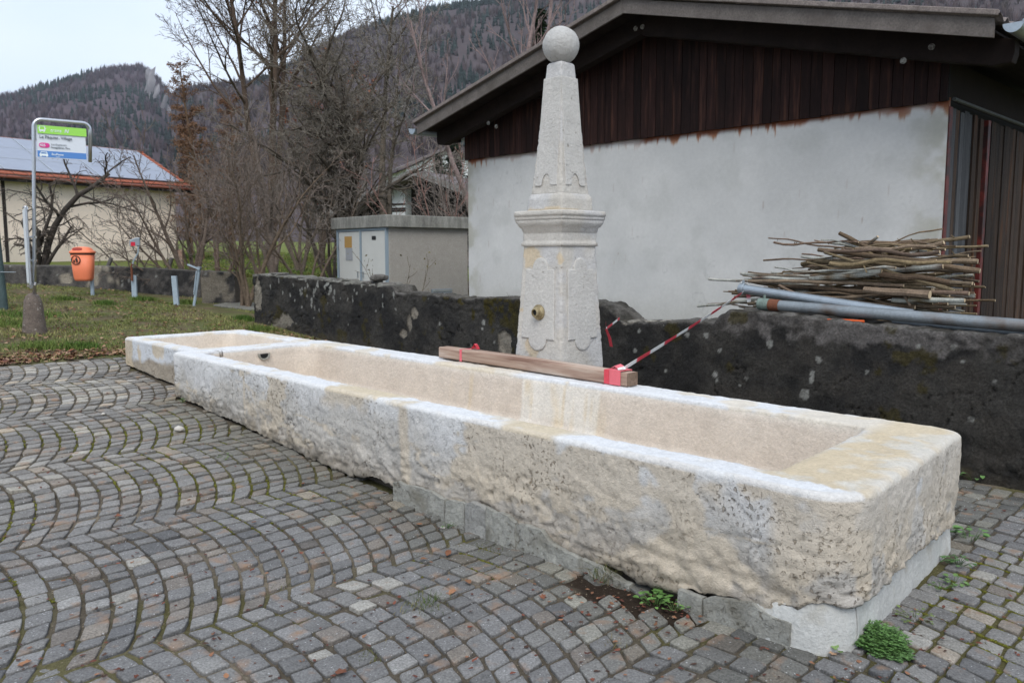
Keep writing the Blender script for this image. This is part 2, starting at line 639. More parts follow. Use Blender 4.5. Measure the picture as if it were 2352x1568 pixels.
def hill(name, xs, ys, R, R0, label, basec, rock=False, seed=0, ntree=2000, hscale=1.0, decid=(.115, .085, .085), conifer_share=.3):
    a, h = crest_fn(xs, ys, R)
    lo, hi = a[0], a[-1]
    na, nr = 220, 60
    A = np.linspace(lo, hi, na)
    T = np.linspace(0, 1.25, nr)
    crest = np.interp(A, a, h)
    AA, TT = np.meshgrid(A, T, indexing='ij')
    RR = R0 + (R - R0) * TT

    def zf(AA, TT, RR):
        c = np.interp(AA, a, h)
        P = np.stack([AA * R * .006, TT * 4, TT * 0 + seed], -1)
        rid = fbm(P, 1.3, 4, seed)
        z = 2 + (c - 2) * np.where(TT < 1, TT ** 1.15, 1 - (TT - 1) * .5) * (1 + (rid - .5) * .5 * np.sin(np.pi * np.clip(TT, 0, 1)))
        return z
    Z = zf(AA, TT, RR)
    P = np.stack([RR * np.sin(AA), RR * np.cos(AA), Z], -1)
    n = fbm(P, .012, 4, seed)
    col = mixc(np.array(basec) * .8, np.array(basec) * 1.15, n)
    o = add(name, np_mesh(name, P.reshape(-1, 3), quads=grid_faces(na, nr)[:, ::-1], col=col.reshape(-1, 3), smooth=True), M['hill'])
    tag(o, label, None, None, 'structure')
    # trees standing on the slope
    r_ = np.random.default_rng(seed)
    ta = r_.uniform(lo, hi, ntree)
    tt = r_.uniform(.12, 1.01, ntree) ** .8
    extra = ntree // 6                                    # the row that makes the skyline
    ta[:extra] = np.linspace(lo, hi, extra)
    tt[:extra] = r_.uniform(.975, 1.0, extra)
    TR = R0 + (R - R0) * tt
    tz = zf(ta, tt, TR)
    B = np.stack([TR * np.sin(ta), TR * np.cos(ta), tz], -1)
    cn = fbm(B, .010, 3, seed + 4)
    con = cn + r_.normal(0, .045, ntree) > (.5 + (0.5 - conifer_share) * .30)
    V_, T_, C_ = [], [], []
    for i in range(ntree):
        b = B[i]
        hh = r_.uniform(7, 14) * hscale
        if con[i]:
            w = hh * r_.uniform(.13, .24)
            c0 = np.array([.017, .024, .022]) * r_.uniform(.6, 1.9)
            base = len(V_)
            for q in range(3):
                z0 = hh * (.05 + q * .27); z1 = hh * (.55 + q * .225); ww = w * (1 - q * .27)
                k0 = len(V_)
                ph = r_.uniform(0, 6)
                for k in range(7):
                    an = ph + 2 * math.pi * k / 7
                    rr = ww * r_.uniform(.75, 1.2)
                    V_.append((b[0] + rr * math.cos(an), b[1] + rr * math.sin(an), b[2] + z0 + r_.uniform(-.4, .3)))
                    C_.append(c0)
                V_.append((b[0], b[1], b[2] + z1)); C_.append(c0 * 1.5)
                for k in range(7): T_.append((k0 + k, k0 + (k + 1) % 7, k0 + 7))
        else:
            w = hh * r_.uniform(.30, .42)
            c0 = np.array(decid) * r_.uniform(.75, 1.3) * np.array([1, r_.uniform(.92, 1.05), r_.uniform(.9, 1.08)])
            nb = 20
            an = r_.uniform(0, 6.283, nb); el = r_.uniform(0.05, 1.0, nb)
            for k in range(nb):
                rr = w * math.sqrt(1 - (el[k] * .9) ** 2) * r_.uniform(.5, 1.1)
                tip = np.array([b[0] + rr * math.cos(an[k]), b[1] + rr * math.sin(an[k]), b[2] + hh * (.35 + .65 * el[k])])
                root = np.array([b[0] + rr * .35 * math.cos(an[k]), b[1] + rr * .35 * math.sin(an[k]), b[2] - .5 + hh * .45 * el[k]])
                side = np.array([-math.sin(an[k]), math.cos(an[k]), 0]) * hh * .045
                k0 = len(V_)
                V_ += [tuple(root - side), tuple(root + side), tuple(tip)]
                C_ += [c0 * .8, c0 * .8, c0 * 1.15]
                T_.append((k0, k0 + 1, k0 + 2))
    return V_, T_, C_


def merge_forest(name, label, parts):
    v, t, c = [], [], []
    for (a, b, d) in parts:
        o = len(v)
        v += a; c += list(d); t += [(x + o, y + o, z + o) for x, y, z in b]
    o = add(name, np_mesh(name, np.array(v), tris=np.array(t), col=np.array(c)), M['forest'])
    tag(o, label, None, None, 'stuff')


f1 = hill('far_hill', [-500, -200, 0, 60, 100, 160, 200, 260, 300, 330, 350, 372, 395, 420, 470, 560, 800, 1100],
          [262, 246, 232, 214, 205, 190, 176, 164, 159, 160, 170, 190, 219, 240, 262, 300, 340, 380], 1500, 420,
          'far wooded hill with a rocky shoulder', (.080, .060, .068), seed=3, ntree=6000, hscale=1.05, decid=(.100, .074, .082), conifer_share=.28)
merge_forest('far_forest', 'bare beech wood with dark firs on the far hill', [f1])
f2 = hill('wooded_hillside', [395, 410, 450, 520, 600, 680, 730, 810, 900, 1000, 1160, 1300, 1600, 2000, 2500, 3200],
          [240, 214, 206, 200, 190, 152, 118, 80, 52, 26, 2, -25, -90, -150, -120, -60], 1000, 230,
          'near wooded hillside climbing behind the trees', (.075, .060, .062), seed=8, ntree=8000, hscale=.85, decid=(.098, .076, .076), conifer_share=.26)
merge_forest('hillside_forest', 'bare purple brown wood with dark firs on the near hillside', [f2])


def rocks():
    V_, Q_, C_ = [], [], []
    r_ = np.random.default_rng(5)
    for i in range(90):
        x = r_.uniform(345, 398); y = 175 + (x - 345) * 2.0 + r_.uniform(0, 110)
        p = EYE + ray(x, y) * (1180 + r_.uniform(-60, 40))
        w, h = r_.uniform(2, 6), r_.uniform(8, 24)
        a = r_.uniform(-.4, .4)
        k = len(V_)
        pts = [(-w, -h), (w * .6, -h * .8), (w, h * .3), (w * .2, h), (-w * .7, h * .6)]
        for dx, dz in pts: V_.append((p[0] + dx + a * dz, p[1] + r_.uniform(-3, 3), p[2] + dz))
        V_.append((p[0], p[1] - 6, p[2]))
        cc = np.array([.26, .25, .26]) * r_.uniform(.6, 1.1)
        C_ += [cc] * 6
        for j in range(5): Q_.append((k + j, k + (j + 1) % 5, k + 5))
    o = add('rock_face', np_mesh('rock_face', np.array(V_), tris=np.array(Q_), col=np.array(C_)), M['hill'])
    tag(o, 'pale limestone outcrops on the shoulder of the far hill', None, None, 'structure')


rocks()

# the air between here and the hills
def haze():
    b = MB()
    b.box([-5300, -5300, -1.2], [10600, 0, 0], [0, 10600, 0], [0, 0, 760])
    m = bpy.data.materials.new('haze_air'); m.use_nodes = True
    t = m.node_tree; t.nodes.clear()
    v = t.nodes.new('ShaderNodeVolumePrincipled'); o = t.nodes.new('ShaderNodeOutputMaterial')
    v.inputs['Color'].default_value = (.80, .88, 1.0, 1)
    v.inputs['Density'].default_value = .00010
    t.links.new(v.outputs[0], o.inputs['Volume'])
    ob = b.obj('haze', m)
    tag(ob, 'thin bluish winter haze in front of the hills', None, None, 'stuff')


haze()

# ================================================================== PAVEMENT of granite setts in segmental arcs
BAND = 1.48
PHI, SKEW = math.radians(20.5), math.radians(-11)      # each arc spans 41 degrees, its chord turned a little from the band
ARC_R = BAND / 2 / math.sin(PHI) / math.cos(SKEW)


def arc_uv(th):
    return (ARC_R * np.sin(th) * math.cos(SKEW) - ARC_R * np.cos(th) * math.sin(SKEW) + ARC_R * math.cos(PHI) * math.sin(SKEW),
            ARC_R * np.sin(th) * math.sin(SKEW) + ARC_R * np.cos(th) * math.cos(SKEW))


U0 = -3.37          # one cusp line between two bands


def build_pavement():
    # bed under the setts
    uu = np.linspace(-10.5, 3.0, 271); vv = np.linspace(-5.0, 6.45, 230)
    A, B = np.meshgrid(uu, vv, indexing='ij')
    P = A[..., None] * U + B[..., None] * V
    P[..., 2] = gz(P[..., 0], P[..., 1]) - .0095 + (fbm(P, 9, 3, 3) - .5) * .007
    moss = sst(fbm(P, 1.1, 4, 21) + .12 * sst(A, -2.2, -1.0) * (B > 3) + .05 * ((A > -6.6) & (A < -4.6)), .56, .68)
    sand = sst(fbm(P, 1.7, 4, 33), .5, .7)
    col = mixc((.105, .088, .066), (.19, .16, .12), sand)
    col = mixc(col, (.10, .095, .03), moss * .7)
    earth = sst(1.15 - ((A + 2.27) / .40) ** 2 - ((B - 2.98) / .16) ** 2, 0, .3)
    col = mixc(col, (.035, .025, .018), earth)
    P[..., 2] += earth * ((fbm(P, 20, 3, 8) - .4) * .03)
    o = add('cobbled_pavement', np_mesh('cobbled_pavement', P.reshape(-1, 3), quads=grid_faces(271, 230), col=col.reshape(-1, 3), smooth=True), M['joint'])
    tag(o, 'square paved with grey granite setts laid in arcs', None, None, 'structure')
    pave = o
    R = ARC_R
    n = 12
    p = .121
    cands = []
    r_ = np.random.default_rng(11)
    for bi in range(-6, 5):
        uc = U0 + BAND * (bi + .5)
        for k in range(-64, 70):
            koff = k * p + (bi % 2) * p * .5 - R * .85
            phs = -PHI + (np.arange(n + 1) + 0.0) / n * 2 * PHI
            jit = r_.normal(0, .0075, n + 1); jit[0] = jit[-1] = 0
            phs = phs + jit
            for q in range(n):
                pm = (phs[q] + phs[q + 1]) / 2
                du_, dv_ = arc_uv(pm); u = uc + du_; v = koff + dv_
                if ((u + 2.27) / .33) ** 2 + ((v - 2.98) / .105) ** 2 < 1: continue      # bare earth under the gap
                if u < -10.42 or u > 2.8 or v < -4.0 or v > 6.30: continue
                if -7.96 < u < -1.40 and 3.16 < v < 4.72: continue
                if -9.7 < u < -7.9 and 3.3 < v < 4.6: continue
                if -5.0 < u < -4.25 and 4.75 < v < 5.35: continue
                c = W(u, v, 0); c[2] = gz(c[0], c[1])
                x, y, D = proj(c)
                if D < .4 or x < -500 or x > 3400 or y > 2300 or y < 750: continue
                if (-7.9 < u < -1.4) and v > 4.85 and v < 6.3 and False: continue
                vis = 0 <= x <= 2352 and 0 <= y <= 1568
                # corners in (u,v): arcs k and k+1 share their radial lines
                cs = []
                for (ph, dk) in ((phs[q], 0), (phs[q + 1], 0), (phs[q + 1], 1), (phs[q], 1)):
                    du_, dv_ = arc_uv(ph)
                    cs.append((uc + du_, koff + (dk - .5) * p + dv_))
                cands.append((D, vis, np.array(cs)))
    hidden = lambda cs: (-7.9 < cs[:, 0].mean() < -1.5) and cs[:, 1].mean() > 4.7
    cands.sort(key=lambda t: (not (t[1] and not hidden(t[2])), t[0]))

    def sett(cs, V_, F_, C_):
        c = cs.mean(0)
        gap = r_.uniform(.0065, .0125)
        L = []
        d = cs - c
        ln = np.linalg.norm(d, axis=1, keepdims=True)
        d = d * (1 - gap * 1.25 / ln) + r_.normal(0, .0030, (4, 2))
        for i in range(4):                                  # cut corners -> 8 + mid points -> 12
            a, b, e = d[i - 1], d[i], d[(i + 1) % 4]
            ra = r_.uniform(.12, .26); rb = r_.uniform(.12, .26)
            L.append(b + (a - b) * ra)
            L.append(b * .945)
            L.append(b + (e - b) * rb)
        L = np.array(L) + r_.normal(0, .0017, (12, 2))
        top = .003 + r_.normal(0, .0035)
        tu, tv = r_.normal(0, .035, 2)
        w0 = U * c[0] + V * c[1]
        z0 = float(gz(w0[0], w0[1])) + top
        b0 = len(V_)
        tone = r_.uniform()
        pn = float(fbm(np.array([[c[0], c[1], 0]]), .8, 3, 41)[0])
        light = pn * .7 + tone * .5
        base = np.array([.225, .228, .232])
        if light > .84: base = np.array([.36, .36, .345])
        elif light > .70: base = np.array([.285, .287, .285])
        if tone > .975: base = np.array([.38, .375, .35])
        if tone < .05: base = np.array([.165, .170, .178])
        if r_.uniform() < .13: base = base * np.array([1.10, 1.0, .90])
        if r_.uniform() < .10: base = base * 1.22
        warm = float(sst(-c[0], 3.6, 6.5)) * .7
        base = base * (1 + np.array([.26, .20, .10]) * warm)
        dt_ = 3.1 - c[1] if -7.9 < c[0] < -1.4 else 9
        foot_tint = float(sst(np.array(.75 - dt_ + (tone - .5) * .4), 0, .6))  # setts get darker and browner towards the trough front
        base = base * (1 - np.array([.20, .20, .26]) * foot_tint) * np.array([1.0, .965, .925])
        base = base * r_.uniform(.70, .94)
        for (s, dz) in ((1.0, -.04), (1.0, -.0062), (.965, -.0015), (.90, .0), (.5, .0004)):
            for q in L:
                x = c + q * s
                w = U * x[0] + V * x[1]
                V_.append((w[0], w[1], z0 + dz + tu * q[0] * s + tv * q[1] * s + (r_.normal(0, .0007) if s < 1 else 0)))
                C_.append(base * (1 if s < 1 else .75))
        V_.append((w0[0], w0[1], z0 + .0004)); C_.append(base)
        for ring in range(4):
            for k in range(12):
                F_.append((b0 + ring * 12 + k, b0 + ring * 12 + (k + 1) % 12, b0 + (ring + 1) * 12 + (k + 1) % 12, b0 + (ring + 1) * 12 + k))
        for k in range(12):
            F_.append((b0 + 48 + k, b0 + 48 + (k + 1) % 12, b0 + 60))

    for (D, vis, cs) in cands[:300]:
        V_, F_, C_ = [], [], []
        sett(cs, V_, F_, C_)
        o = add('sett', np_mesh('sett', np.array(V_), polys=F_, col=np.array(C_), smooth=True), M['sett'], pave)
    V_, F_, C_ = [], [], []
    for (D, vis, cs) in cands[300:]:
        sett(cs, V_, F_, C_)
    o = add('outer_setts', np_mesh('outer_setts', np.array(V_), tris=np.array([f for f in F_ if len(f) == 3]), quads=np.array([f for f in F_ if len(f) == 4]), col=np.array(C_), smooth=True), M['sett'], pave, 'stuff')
    print('setts', len(cands))
    return pave


pavement = build_pavement()

# ================================================================== STONE TROUGHS
TZ = .68
Z3 = np.array([0, 0, 1.0])


def rrect(u0, u1, v0, v1, r, ns, ne, nc):
    """closed loop, starting at (u0,v0) corner going along +u on the front side; r = radii at (u0v0,u1v0,u1v1,u0v1)"""
    L = []
    def arc(cu, cv, rad, a0):
        for k in range(nc):
            a = a0 + (k / nc) * math.pi / 2
            L.append((cu + rad * math.cos(a), cv + rad * math.sin(a)))
    def seg(a, b, n):
        for k in range(n):
            t = k / n
            L.append((a[0] + (b[0] - a[0]) * t, a[1] + (b[1] - a[1]) * t))
    arc(u0 + r[0], v0 + r[0], r[0], math.pi)
    seg((u0 + r[0], v0), (u1 - r[1], v0), ns)
    arc(u1 - r[1], v0 + r[1], r[1], -math.pi / 2)
    seg((u1, v0 + r[1]), (u1, v1 - r[2]), ne)
    arc(u1 - r[2], v1 - r[2], r[2], 0)
    seg((u1 - r[2], v1), (u0 + r[3], v1), ns)
    arc(u0 + r[3], v1 - r[3], r[3], math.pi / 2)
    seg((u0, v1 - r[3]), (u0, v0 + r[0]), ne)
    return np.array(L)


def trough(name, outer, inner, zbot_fn, top, floor, colour_fn, res, label, parent_mat, amp=1.0):
    n = len(outer)
    rows = []
    kinds = []
    def row(w, z, kd):
        rows.append((w, z)); kinds.append(kd)
    R = .032
    zb = zbot_fn(outer)                                   # per point bottom height
    nz_ = res
    P = []
    KD = []
    # under side, recessed foot
    for w, t in ((.62, -1), (.60, -.5), (.55, 0)):
        KD.append('foot'); P.append((w, None, t))
    for w in (.40, .22, .09, .02):
        KD.append('lip'); P.append((w, 'b', w))
    for t in np.linspace(0.02, 1, nz_):
        KD.append('side'); P.append((0, 's', t))
    for k in range(1, 6):
        a = k / 5 * math.pi / 2
        KD.append('edge'); P.append((('R', 1 - math.cos(a)), 'e', math.sin(a)))
    for t in np.linspace(.12, .93, 15):
        KD.append('rim'); P.append((t, 't', 0))
    for k in range(1, 5):
        a = k / 4 * math.pi / 2
        KD.append('iedge'); P.append((('I', a), 'ie', 0))
    for t in np.linspace(0, 1, 26)[1:]:
        KD.append('inside'); P.append((1.0, 'i', t))
    for t in np.linspace(0, 1, 10)[1:]:
        KD.append('floor'); P.append((1.0, 'f', t))
    G = np.zeros((n, len(P), 3))
    cen = inner.mean(0)
    wid = np.linalg.norm(inner - outer, axis=1)
    dirn = (inner - outer) / wid[:, None]
    onrm = np.roll(outer, -1, 0) - np.roll(outer, 1, 0)
    for j, (w, kd, t) in enumerate(P):
        if isinstance(w, tuple):
            if w[0] == 'R':
                xy = outer + dirn * (w[1] * R * (.5 + .5 * np.minimum(wid, .3) / .2))[:, None]
                z = top - R + t * R + 0 * wid
            else:
                q = math.sin(w[1]) * .02
                xy = inner - dirn * (.02 - q)
                xy = xy if True else xy
                z = top - (1 - math.cos(w[1])) * .02 + 0 * wid
        elif kd is None:
            xy = outer + dirn * min(w, .5) * .22
            z = (zb + .0) * (1 + t) + t * .05 if t < 0 else zb + .02
            z = np.where(np.full(n, t < 0), (zb * (1 + t)) - .06 * (-t), zb + .015)
        elif kd == 'b':
            xy = outer + dirn * (w * .22)
            z = zb + w * .03
        elif kd == 's':
            xy = outer.copy()
            z = zb + (top - R - zb) * t
        elif kd == 't':
            xy = outer + dirn * (R + (wid - R - .02) * w)[:, None]
            z = top + 0 * wid
        elif kd == 'i':
            slope = .05 * t
            xy = inner + (cen - inner) / np.linalg.norm(cen - inner, axis=1)[:, None] * 0
            xy = inner + dirn * (slope + .10 * max(0, t - .8) / .2 * max(0, t - .8) / .2)
            z = top - .02 + (floor - top + .02) * t + 0 * wid
        else:
            xy0 = inner + dirn * .15
            xy = xy0 * (1 - t) + (np.stack([np.clip(xy0[:, 0], xy0[:, 0].min() + .4, xy0[:, 0].max() - .4), np.full(n, cen[1])], 1)) * t
            z = floor - .012 * t + 0 * wid
        G[:, j] = xy[:, :1] * U + xy[:, 1:] * V
        G[:, j, 2] = z
    Nn = grid_normals(G, True)
    KD = np.array(KD)
    out = np.isin(KD, ['lip', 'side', 'edge'])
    rough = np.zeros(len(KD))
    hz = (G[:, :, 2] - 0)
    outm = out[None, :] * np.ones((n, 1))
    low = sst(top - hz, .12, .5)
    w1, w2, wid_ = worley(G, 13, 3)
    w3, w4, w5 = worley(G * np.array([1, 1, 1.3]), 5.2, 8)
    f1_ = fbm(G, 4, 5, 2); f2_ = fbm(G, 22, 4, 6); f3_ = fbm(G, 10, 4, 16)
    pitm = sst(fbm(G, 2.6, 3, 12), .47, .62)
    pits = np.maximum(0, .30 - w1) / .30
    chip = (w5 - .5) * sst(w4 - w3, .0, .12)               # flakes with sharp borders
    d = (f1_ - .5) * .026 + (f3_ - .5) * .020 + (f2_ - .5) * .013 - pits * pitm * .013 + chip * .012
    crack = np.exp(-((np.abs(fbm(G * np.array([1, 1, 2.6]), 2.2, 4, 44) - .5)) / .006) ** 2)
    d = d - crack * .010 * sst(f1_, .4, .6)
    d = d * (.42 + .95 * low) * amp
    ridge = np.abs(fbm(G * np.array([1, 1, 2.0]), 5.5, 4, 51) - .5) * 2
    r2_ = np.abs(fbm(G * np.array([1, 1, 1.6]), 13, 3, 57) - .5) * 2
    d = d + ((ridge - .3) * .013 + (r2_ - .3) * .013) * (.2 + .8 * low) * amp
    lam = np.abs(fbm(G * np.array([.5, .5, 4.5]), 4, 4, 63) - .5) * 2
    d = d + (np.minimum(lam, .3) - .2) * .045 * sst(top - hz, .36, .58) * amp
    topm = np.isin(KD, ['rim', 'iedge'])[None, :] * np.ones((n, 1))
    dt = (f1_ - .5) * .022 + (f2_ - .5) * .008 + (fbm(G * np.array([1, 1, 1]), 38, 3, 3) - .5) * .006
    inm = np.isin(KD, ['inside', 'floor'])[None, :] * np.ones((n, 1))
    di = (f1_ - .5) * .016 + (f2_ - .5) * .003
    D = d * outm + dt * topm + di * inm
    D = D * np.where(KD == 'edge', .7, 1)[None, :]
    if grid_is_inward(G, Nn, cen): Nn = -Nn
    G2 = G + Nn * D[..., None]
    C = colour_fn(G, G2, KD, f1_, f2_, f3_, pits * pitm, crack, low, outm, topm, inm)
    pm = outm * (.35 + .65 * sst(f1_, .42, .58)) * (KD != 'edge')[None, :]
    C = np.concatenate([C, pm[..., None]], -1)
    faces = grid_faces(n, G.shape[1], True)
    o = add(name, np_mesh(name, G2.reshape(-1, 3), quads=faces, col=np.clip(C, 0, 1).reshape(-1, 4), smooth=True), parent_mat)
    return o


def grid_is_inward(G, Nn, cen):
    c3 = U * cen[0] + V * cen[1]
    j = 20
    d = ((G[:, j] - c3) * Nn[:, j])[:, :2].sum(-1)
    return d.mean() < 0


def uu_at(x, y, v, z=None):
    p = onz(x, y, TZ) if z is None else onz(x, y, z)
    return float(p @ U)


def ubands(Gu, spans, soft=.03):
    m = np.zeros_like(Gu)
    for a, b in spans: m = np.maximum(m, sst(Gu, a - soft, a + soft) * (1 - sst(Gu, b - soft, b + soft)))
    return m


# front bottom edge of the main stone, read along its length
bp = [(445, 912), (472, 930), (545, 968), (639, 1008), (723, 1046), (804, 1086), (860, 1100), (905, 1116), (960, 1124), (1030, 1148), (1100, 1166), (1160, 1188), (1200, 1222), (1250, 1240), (1300, 1266), (1348, 1284), (1409, 1303), (1475, 1336), (1530, 1345), (1560, 1352), (1640, 1368), (1700, 1381), (1760, 1405), (1820, 1429), (1870, 1440)]
bpu = np.array([onv(x, y, 3.09) @ U for x, y in bp]); bpz = np.array([onv(x, y, 3.09)[2] for x, y in bp])
rp = [(1939, 1385), (1990, 1350), (2080, 1290), (2150, 1250), (2210, 1222)]
rpv = np.array([onplane(x, y, U, -1.34) @ V for x, y in rp]); rpz = np.array([onplane(x, y, U, -1.34)[2] for x, y in rp])


def zbot_main(o):
    u, v = o[:, 0], o[:, 1]
    g = gz(u * U[0] + v * V[0], u * U[1] + v * V[1])
    front = np.interp(u, bpu, bpz)
    right = np.interp(v, rpv, rpz)
    P = np.stack([u, v, u * 0], -1)
    n = (fbm(P, 6, 3, 7) - .5) * .04 + (fbm(P, 20, 2, 9) - .5) * .02
    z = np.where(v < 3.3, front, np.where(u > -1.6, right, g + .02))
    k = sst(u, -1.75, -1.34)
    z = np.where(v < 3.3, front * (1 - k) + rpz[0] * k, z)
    z = np.where((u < -4.75) & (v < 3.3), np.minimum(z, g + .012), z)
    return np.maximum(z + n, g + .004)


def colour_main(G, G2, KD, f1_, f2_, f3_, pits, crack, low, outm, topm, inm):
    u = G @ U; v = G @ V; z = G[..., 2]
    ochre_c = np.array([.575, .495, .385]); grey_c = np.array([.50, .475, .435]); blue_c = np.array([.58, .57, .555]); brown_c = np.array([.37, .32, .26])
    patch = fbm(G * np.array([1, 1, 1.5]), 1.55, 5, 61)
    patch2 = fbm(G * np.array([1, 1, 1.2]), 3.4, 5, 71)
    base = mixc(grey_c, blue_c, sst(z + (patch2 - .5) * .5, .36, .60))
    base = mixc(base, brown_c, sst(.42 - z + (patch - .5) * .55, -.03, .34) * .72)
    cells = worley(G, 9, 5)[2]
    base = base * (.93 + .14 * cells)[..., None]
    vein = 1 - sst(np.abs(fbm(G * np.array([.8, .8, 2.2]), 1.7, 5, 67) - .5 + (f3_ - .5) * .05), .012, .035)
    oc = np.maximum(sst(patch + .03 * sst(f3_, .4, .6), .585, .625), vein * sst(patch2, .40, .5) * .9)
    ub = lambda x, y: uu_at(x, y, 3.1)
    seam1 = uu_at(925, 930, 3.1); seam2 = uu_at(576, 843, 3.1)
    wob = (fbm(G, 5, 3, 91) - .5) * .07
    isfront = (v < 3.27) * 1.0
    oc = np.maximum(oc, ubands(u + wob, [(seam1 - .09, seam1 + .02)], .02) * isfront)
    oc = np.maximum(oc, ubands(u + wob * .4, [(seam2 - .035, seam2 + .0)], .015) * isfront)
    # mortared stretches along the front edge
    spans = [(ub(760, 880), ub(925, 925)), (ub(1130, 975), ub(1262, 1005)), (ub(1640, 1060), ub(1700, 1078))]
    sp = ubands(u + wob * 2.5, spans, .06) * sst(patch2 + .1, .40, .55) * (v < 3.6) * sst(z + wob * 1.5, .48, .60)
    # whole right end is mostly mortar and cream
    endm = sst(u, -1.62, -1.45)
    endoc = sst(patch2 + (z - .4) * .45, .47, .56)
    oc = np.maximum(oc, endm * endoc * .8 * (v > 3.05))
    corner = ubands(u, [(-1.62, -1.2)], .05) * (v < 3.3) * sst(fbm(G, 4, 4, 15) + .06, .5, .58)
    oc = np.maximum(np.maximum(oc, sp), corner)
    base = mixc(base, ochre_c * 1.0, oc * .78)
    base = base * (1 - .42 * pits - .45 * crack * (1 - oc))[..., None]
    base = base * (.94 + .12 * f2_)[..., None]
    # bottom: dark earth splash and algae
    g = gz(G[..., 0], G[..., 1])
    foot_tint = sst(.16 - (z - g) + (f3_ - .5) * .25, 0, .12)
    base = mixc(base, (.15, .13, .10), foot_tint * .62)
    # rim
    white = np.array([.67, .675, .68]); cream = np.array([.62, .53, .39])
    wn = sst(fbm(G, 1.3, 4, 27), .40, .60)
    rim = mixc(white, cream, sst(patch2, .55, .62) * .6)
    rspans = [(ub(770, 882), ub(942, 925)), (ub(1128, 975), ub(1268, 1003)), (ub(1640, 1060), ub(1690, 1075))]
    rb = ubands(u + wob * 2, rspans, .07) * (v < 3.5) * sst(patch2 + .12, .42, .55)
    rim = mixc(rim, cream * .95, rb)
    endr = sst(u, -1.85, -1.70) * (v > 3.22)
    endc = mixc((.57, .475, .335), (.58, .545, .475), sst(patch2 + (f3_ - .5) * .4, .45, .6))
    rim = mixc(rim, endc, endr)
    backr = (v > 4.4) * ubands(u + wob, [(-7.6, -7.2), (-5.6, -4.6), (-2.3, -1.5)], .1) * .6
    rim = mixc(rim, cream, backr)
    speckd = sst(.16 - worley(G, 34, 9)[0], 0, .1) * sst(fbm(G, 8, 2, 3), .5, .6)
    rim = rim * (1 - .25 * speckd)[..., None]
    edge = (KD == 'edge')[None, :] * np.ones(u.shape)
    base = mixc(base, rim, edge * .65)
    # a light brow below the rim where the tool marks are clean
    brow = sst(z + (fbm(G, 3, 4, 29) - .5) * .25, .52, .64) * (1 - oc) * outm
    base = mixc(base, (.70, .695, .68), brow * .7)
    # inside: brushed beige lining with a bare pale block and rusty runs under the spout
    lin = mixc((.56, .48, .40), (.64, .57, .49), fbm(G * np.array([1, 1, .6]), 2.6, 4, 19))
    lin = lin * (.94 + .12 * f2_)[..., None]
    drip = fbm(np.stack([u * 9, v * 9, z * .7], -1), 1, 3, 23)
    b0, b1 = -4.50, -3.72
    blk = ubands(u + wob * .4, [(b0, b1)], .015) * (v > 4.0) * sst(z + (fbm(G, 3, 3, 2) - .5) * .2, .24, .34)
    bc = mixc((.70, .665, .60), (.70, .62, .48), sst(drip + (patch2 - .5) * .6, .56, .74))
    lin = mixc(lin, bc, blk * .9)
    rust = ubands(u, [(-5.4, -3.7)], .3) * (v > 4.0) * sst(drip + (patch - .5) * .5, .58, .78)
    lin = mixc(lin, (.62, .50, .32), rust * .5)
    upper = sst(z, .60, .66)
    lin = mixc(lin, (.78, .73, .65), upper * .5)
    scr = sst(fbm(np.stack([u * 3, v * 3, z * 60], -1), 1, 2, 13), .62, .75)
    lin = lin * (1 + .06 * scr)[..., None]
    isin = np.isin(KD, ['inside', 'floor'])[None, :] * 1.0
    foot = np.isin(KD, ['foot'])[None, :] * np.ones(u.shape)
    C = base
    C = mixc(C, rim, topm)
    C = mixc(C, lin, isin * np.ones(u.shape))
    C = mixc(C, (.12, .10, .08), foot)
    return C


outer = rrect(-7.95, -1.33, 3.08, 4.79, (.05, .22, .10, .10), 620, 130, 14)
inner = rrect(-7.74, -1.76, 3.27, 4.50, (.16, .10, .08, .22), 620, 130, 14)
for _a in (outer, inner):                                # the right end is not quite square to the sides
    _m = _a[:, 0] > -2.2
    _a[_m, 0] += (.065 - (_a[_m, 1] - 3.1) / 1.7 * .145) * sst(_a[_m, 0], -2.2, -1.7)
    _f = _a[:, 1] < 3.5
    _a[_f, 1] += np.interp(_a[_f, 0], [-7.95, -6.3, -5.0], [.045, .035, 0])
main_trough = trough('stone_trough', outer, inner, zbot_main, TZ, .28, colour_main, 46, '', M['trough'])
tag(main_trough, 'long hollowed limestone trough with rough patched sides, in front of the obelisk', 'stone trough')


def zbot_small(o):
    u, v = o[:, 0], o[:, 1]
    g = gz(u * U[0] + v * V[0], u * U[1] + v * V[1])
    P = np.stack([u, v, u * 0], -1)
    return g + .006 + fbm(P, 7, 3, 7) * .02


def colour_small(G, G2, KD, f1_, f2_, f3_, pits, crack, low, outm, topm, inm):
    u = G @ U; v = G @ V; z = G[..., 2]
    patch = fbm(G * np.array([1, 1, 1.5]), 2.2, 5, 131)
    up = sst(z + (patch - .5) * .25, .44, .50)
    base = mixc((.36, .31, .245), (.60, .615, .63), up)
    base = mixc(base, (.56, .46, .32), sst(fbm(G, 3, 4, 7), .55, .62) * .8)
    base = base * (1 - .4 * pits - .3 * crack)[..., None]
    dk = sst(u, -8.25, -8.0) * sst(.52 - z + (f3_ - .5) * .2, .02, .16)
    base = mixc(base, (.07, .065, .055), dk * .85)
    rim = mixc((.67, .675, .68), (.62, .53, .39), sst(fbm(G, 2.3, 4, 77), .5, .62) * .7)
    lin = mixc((.60, .52, .43), (.68, .61, .53), fbm(G, 2.6, 4, 19))
    isin = np.isin(KD, ['inside', 'floor'])[None, :] * np.ones(u.shape)
    edge = (KD == 'edge')[None, :] * np.ones(u.shape)
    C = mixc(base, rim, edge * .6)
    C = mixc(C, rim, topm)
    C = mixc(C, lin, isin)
    return C


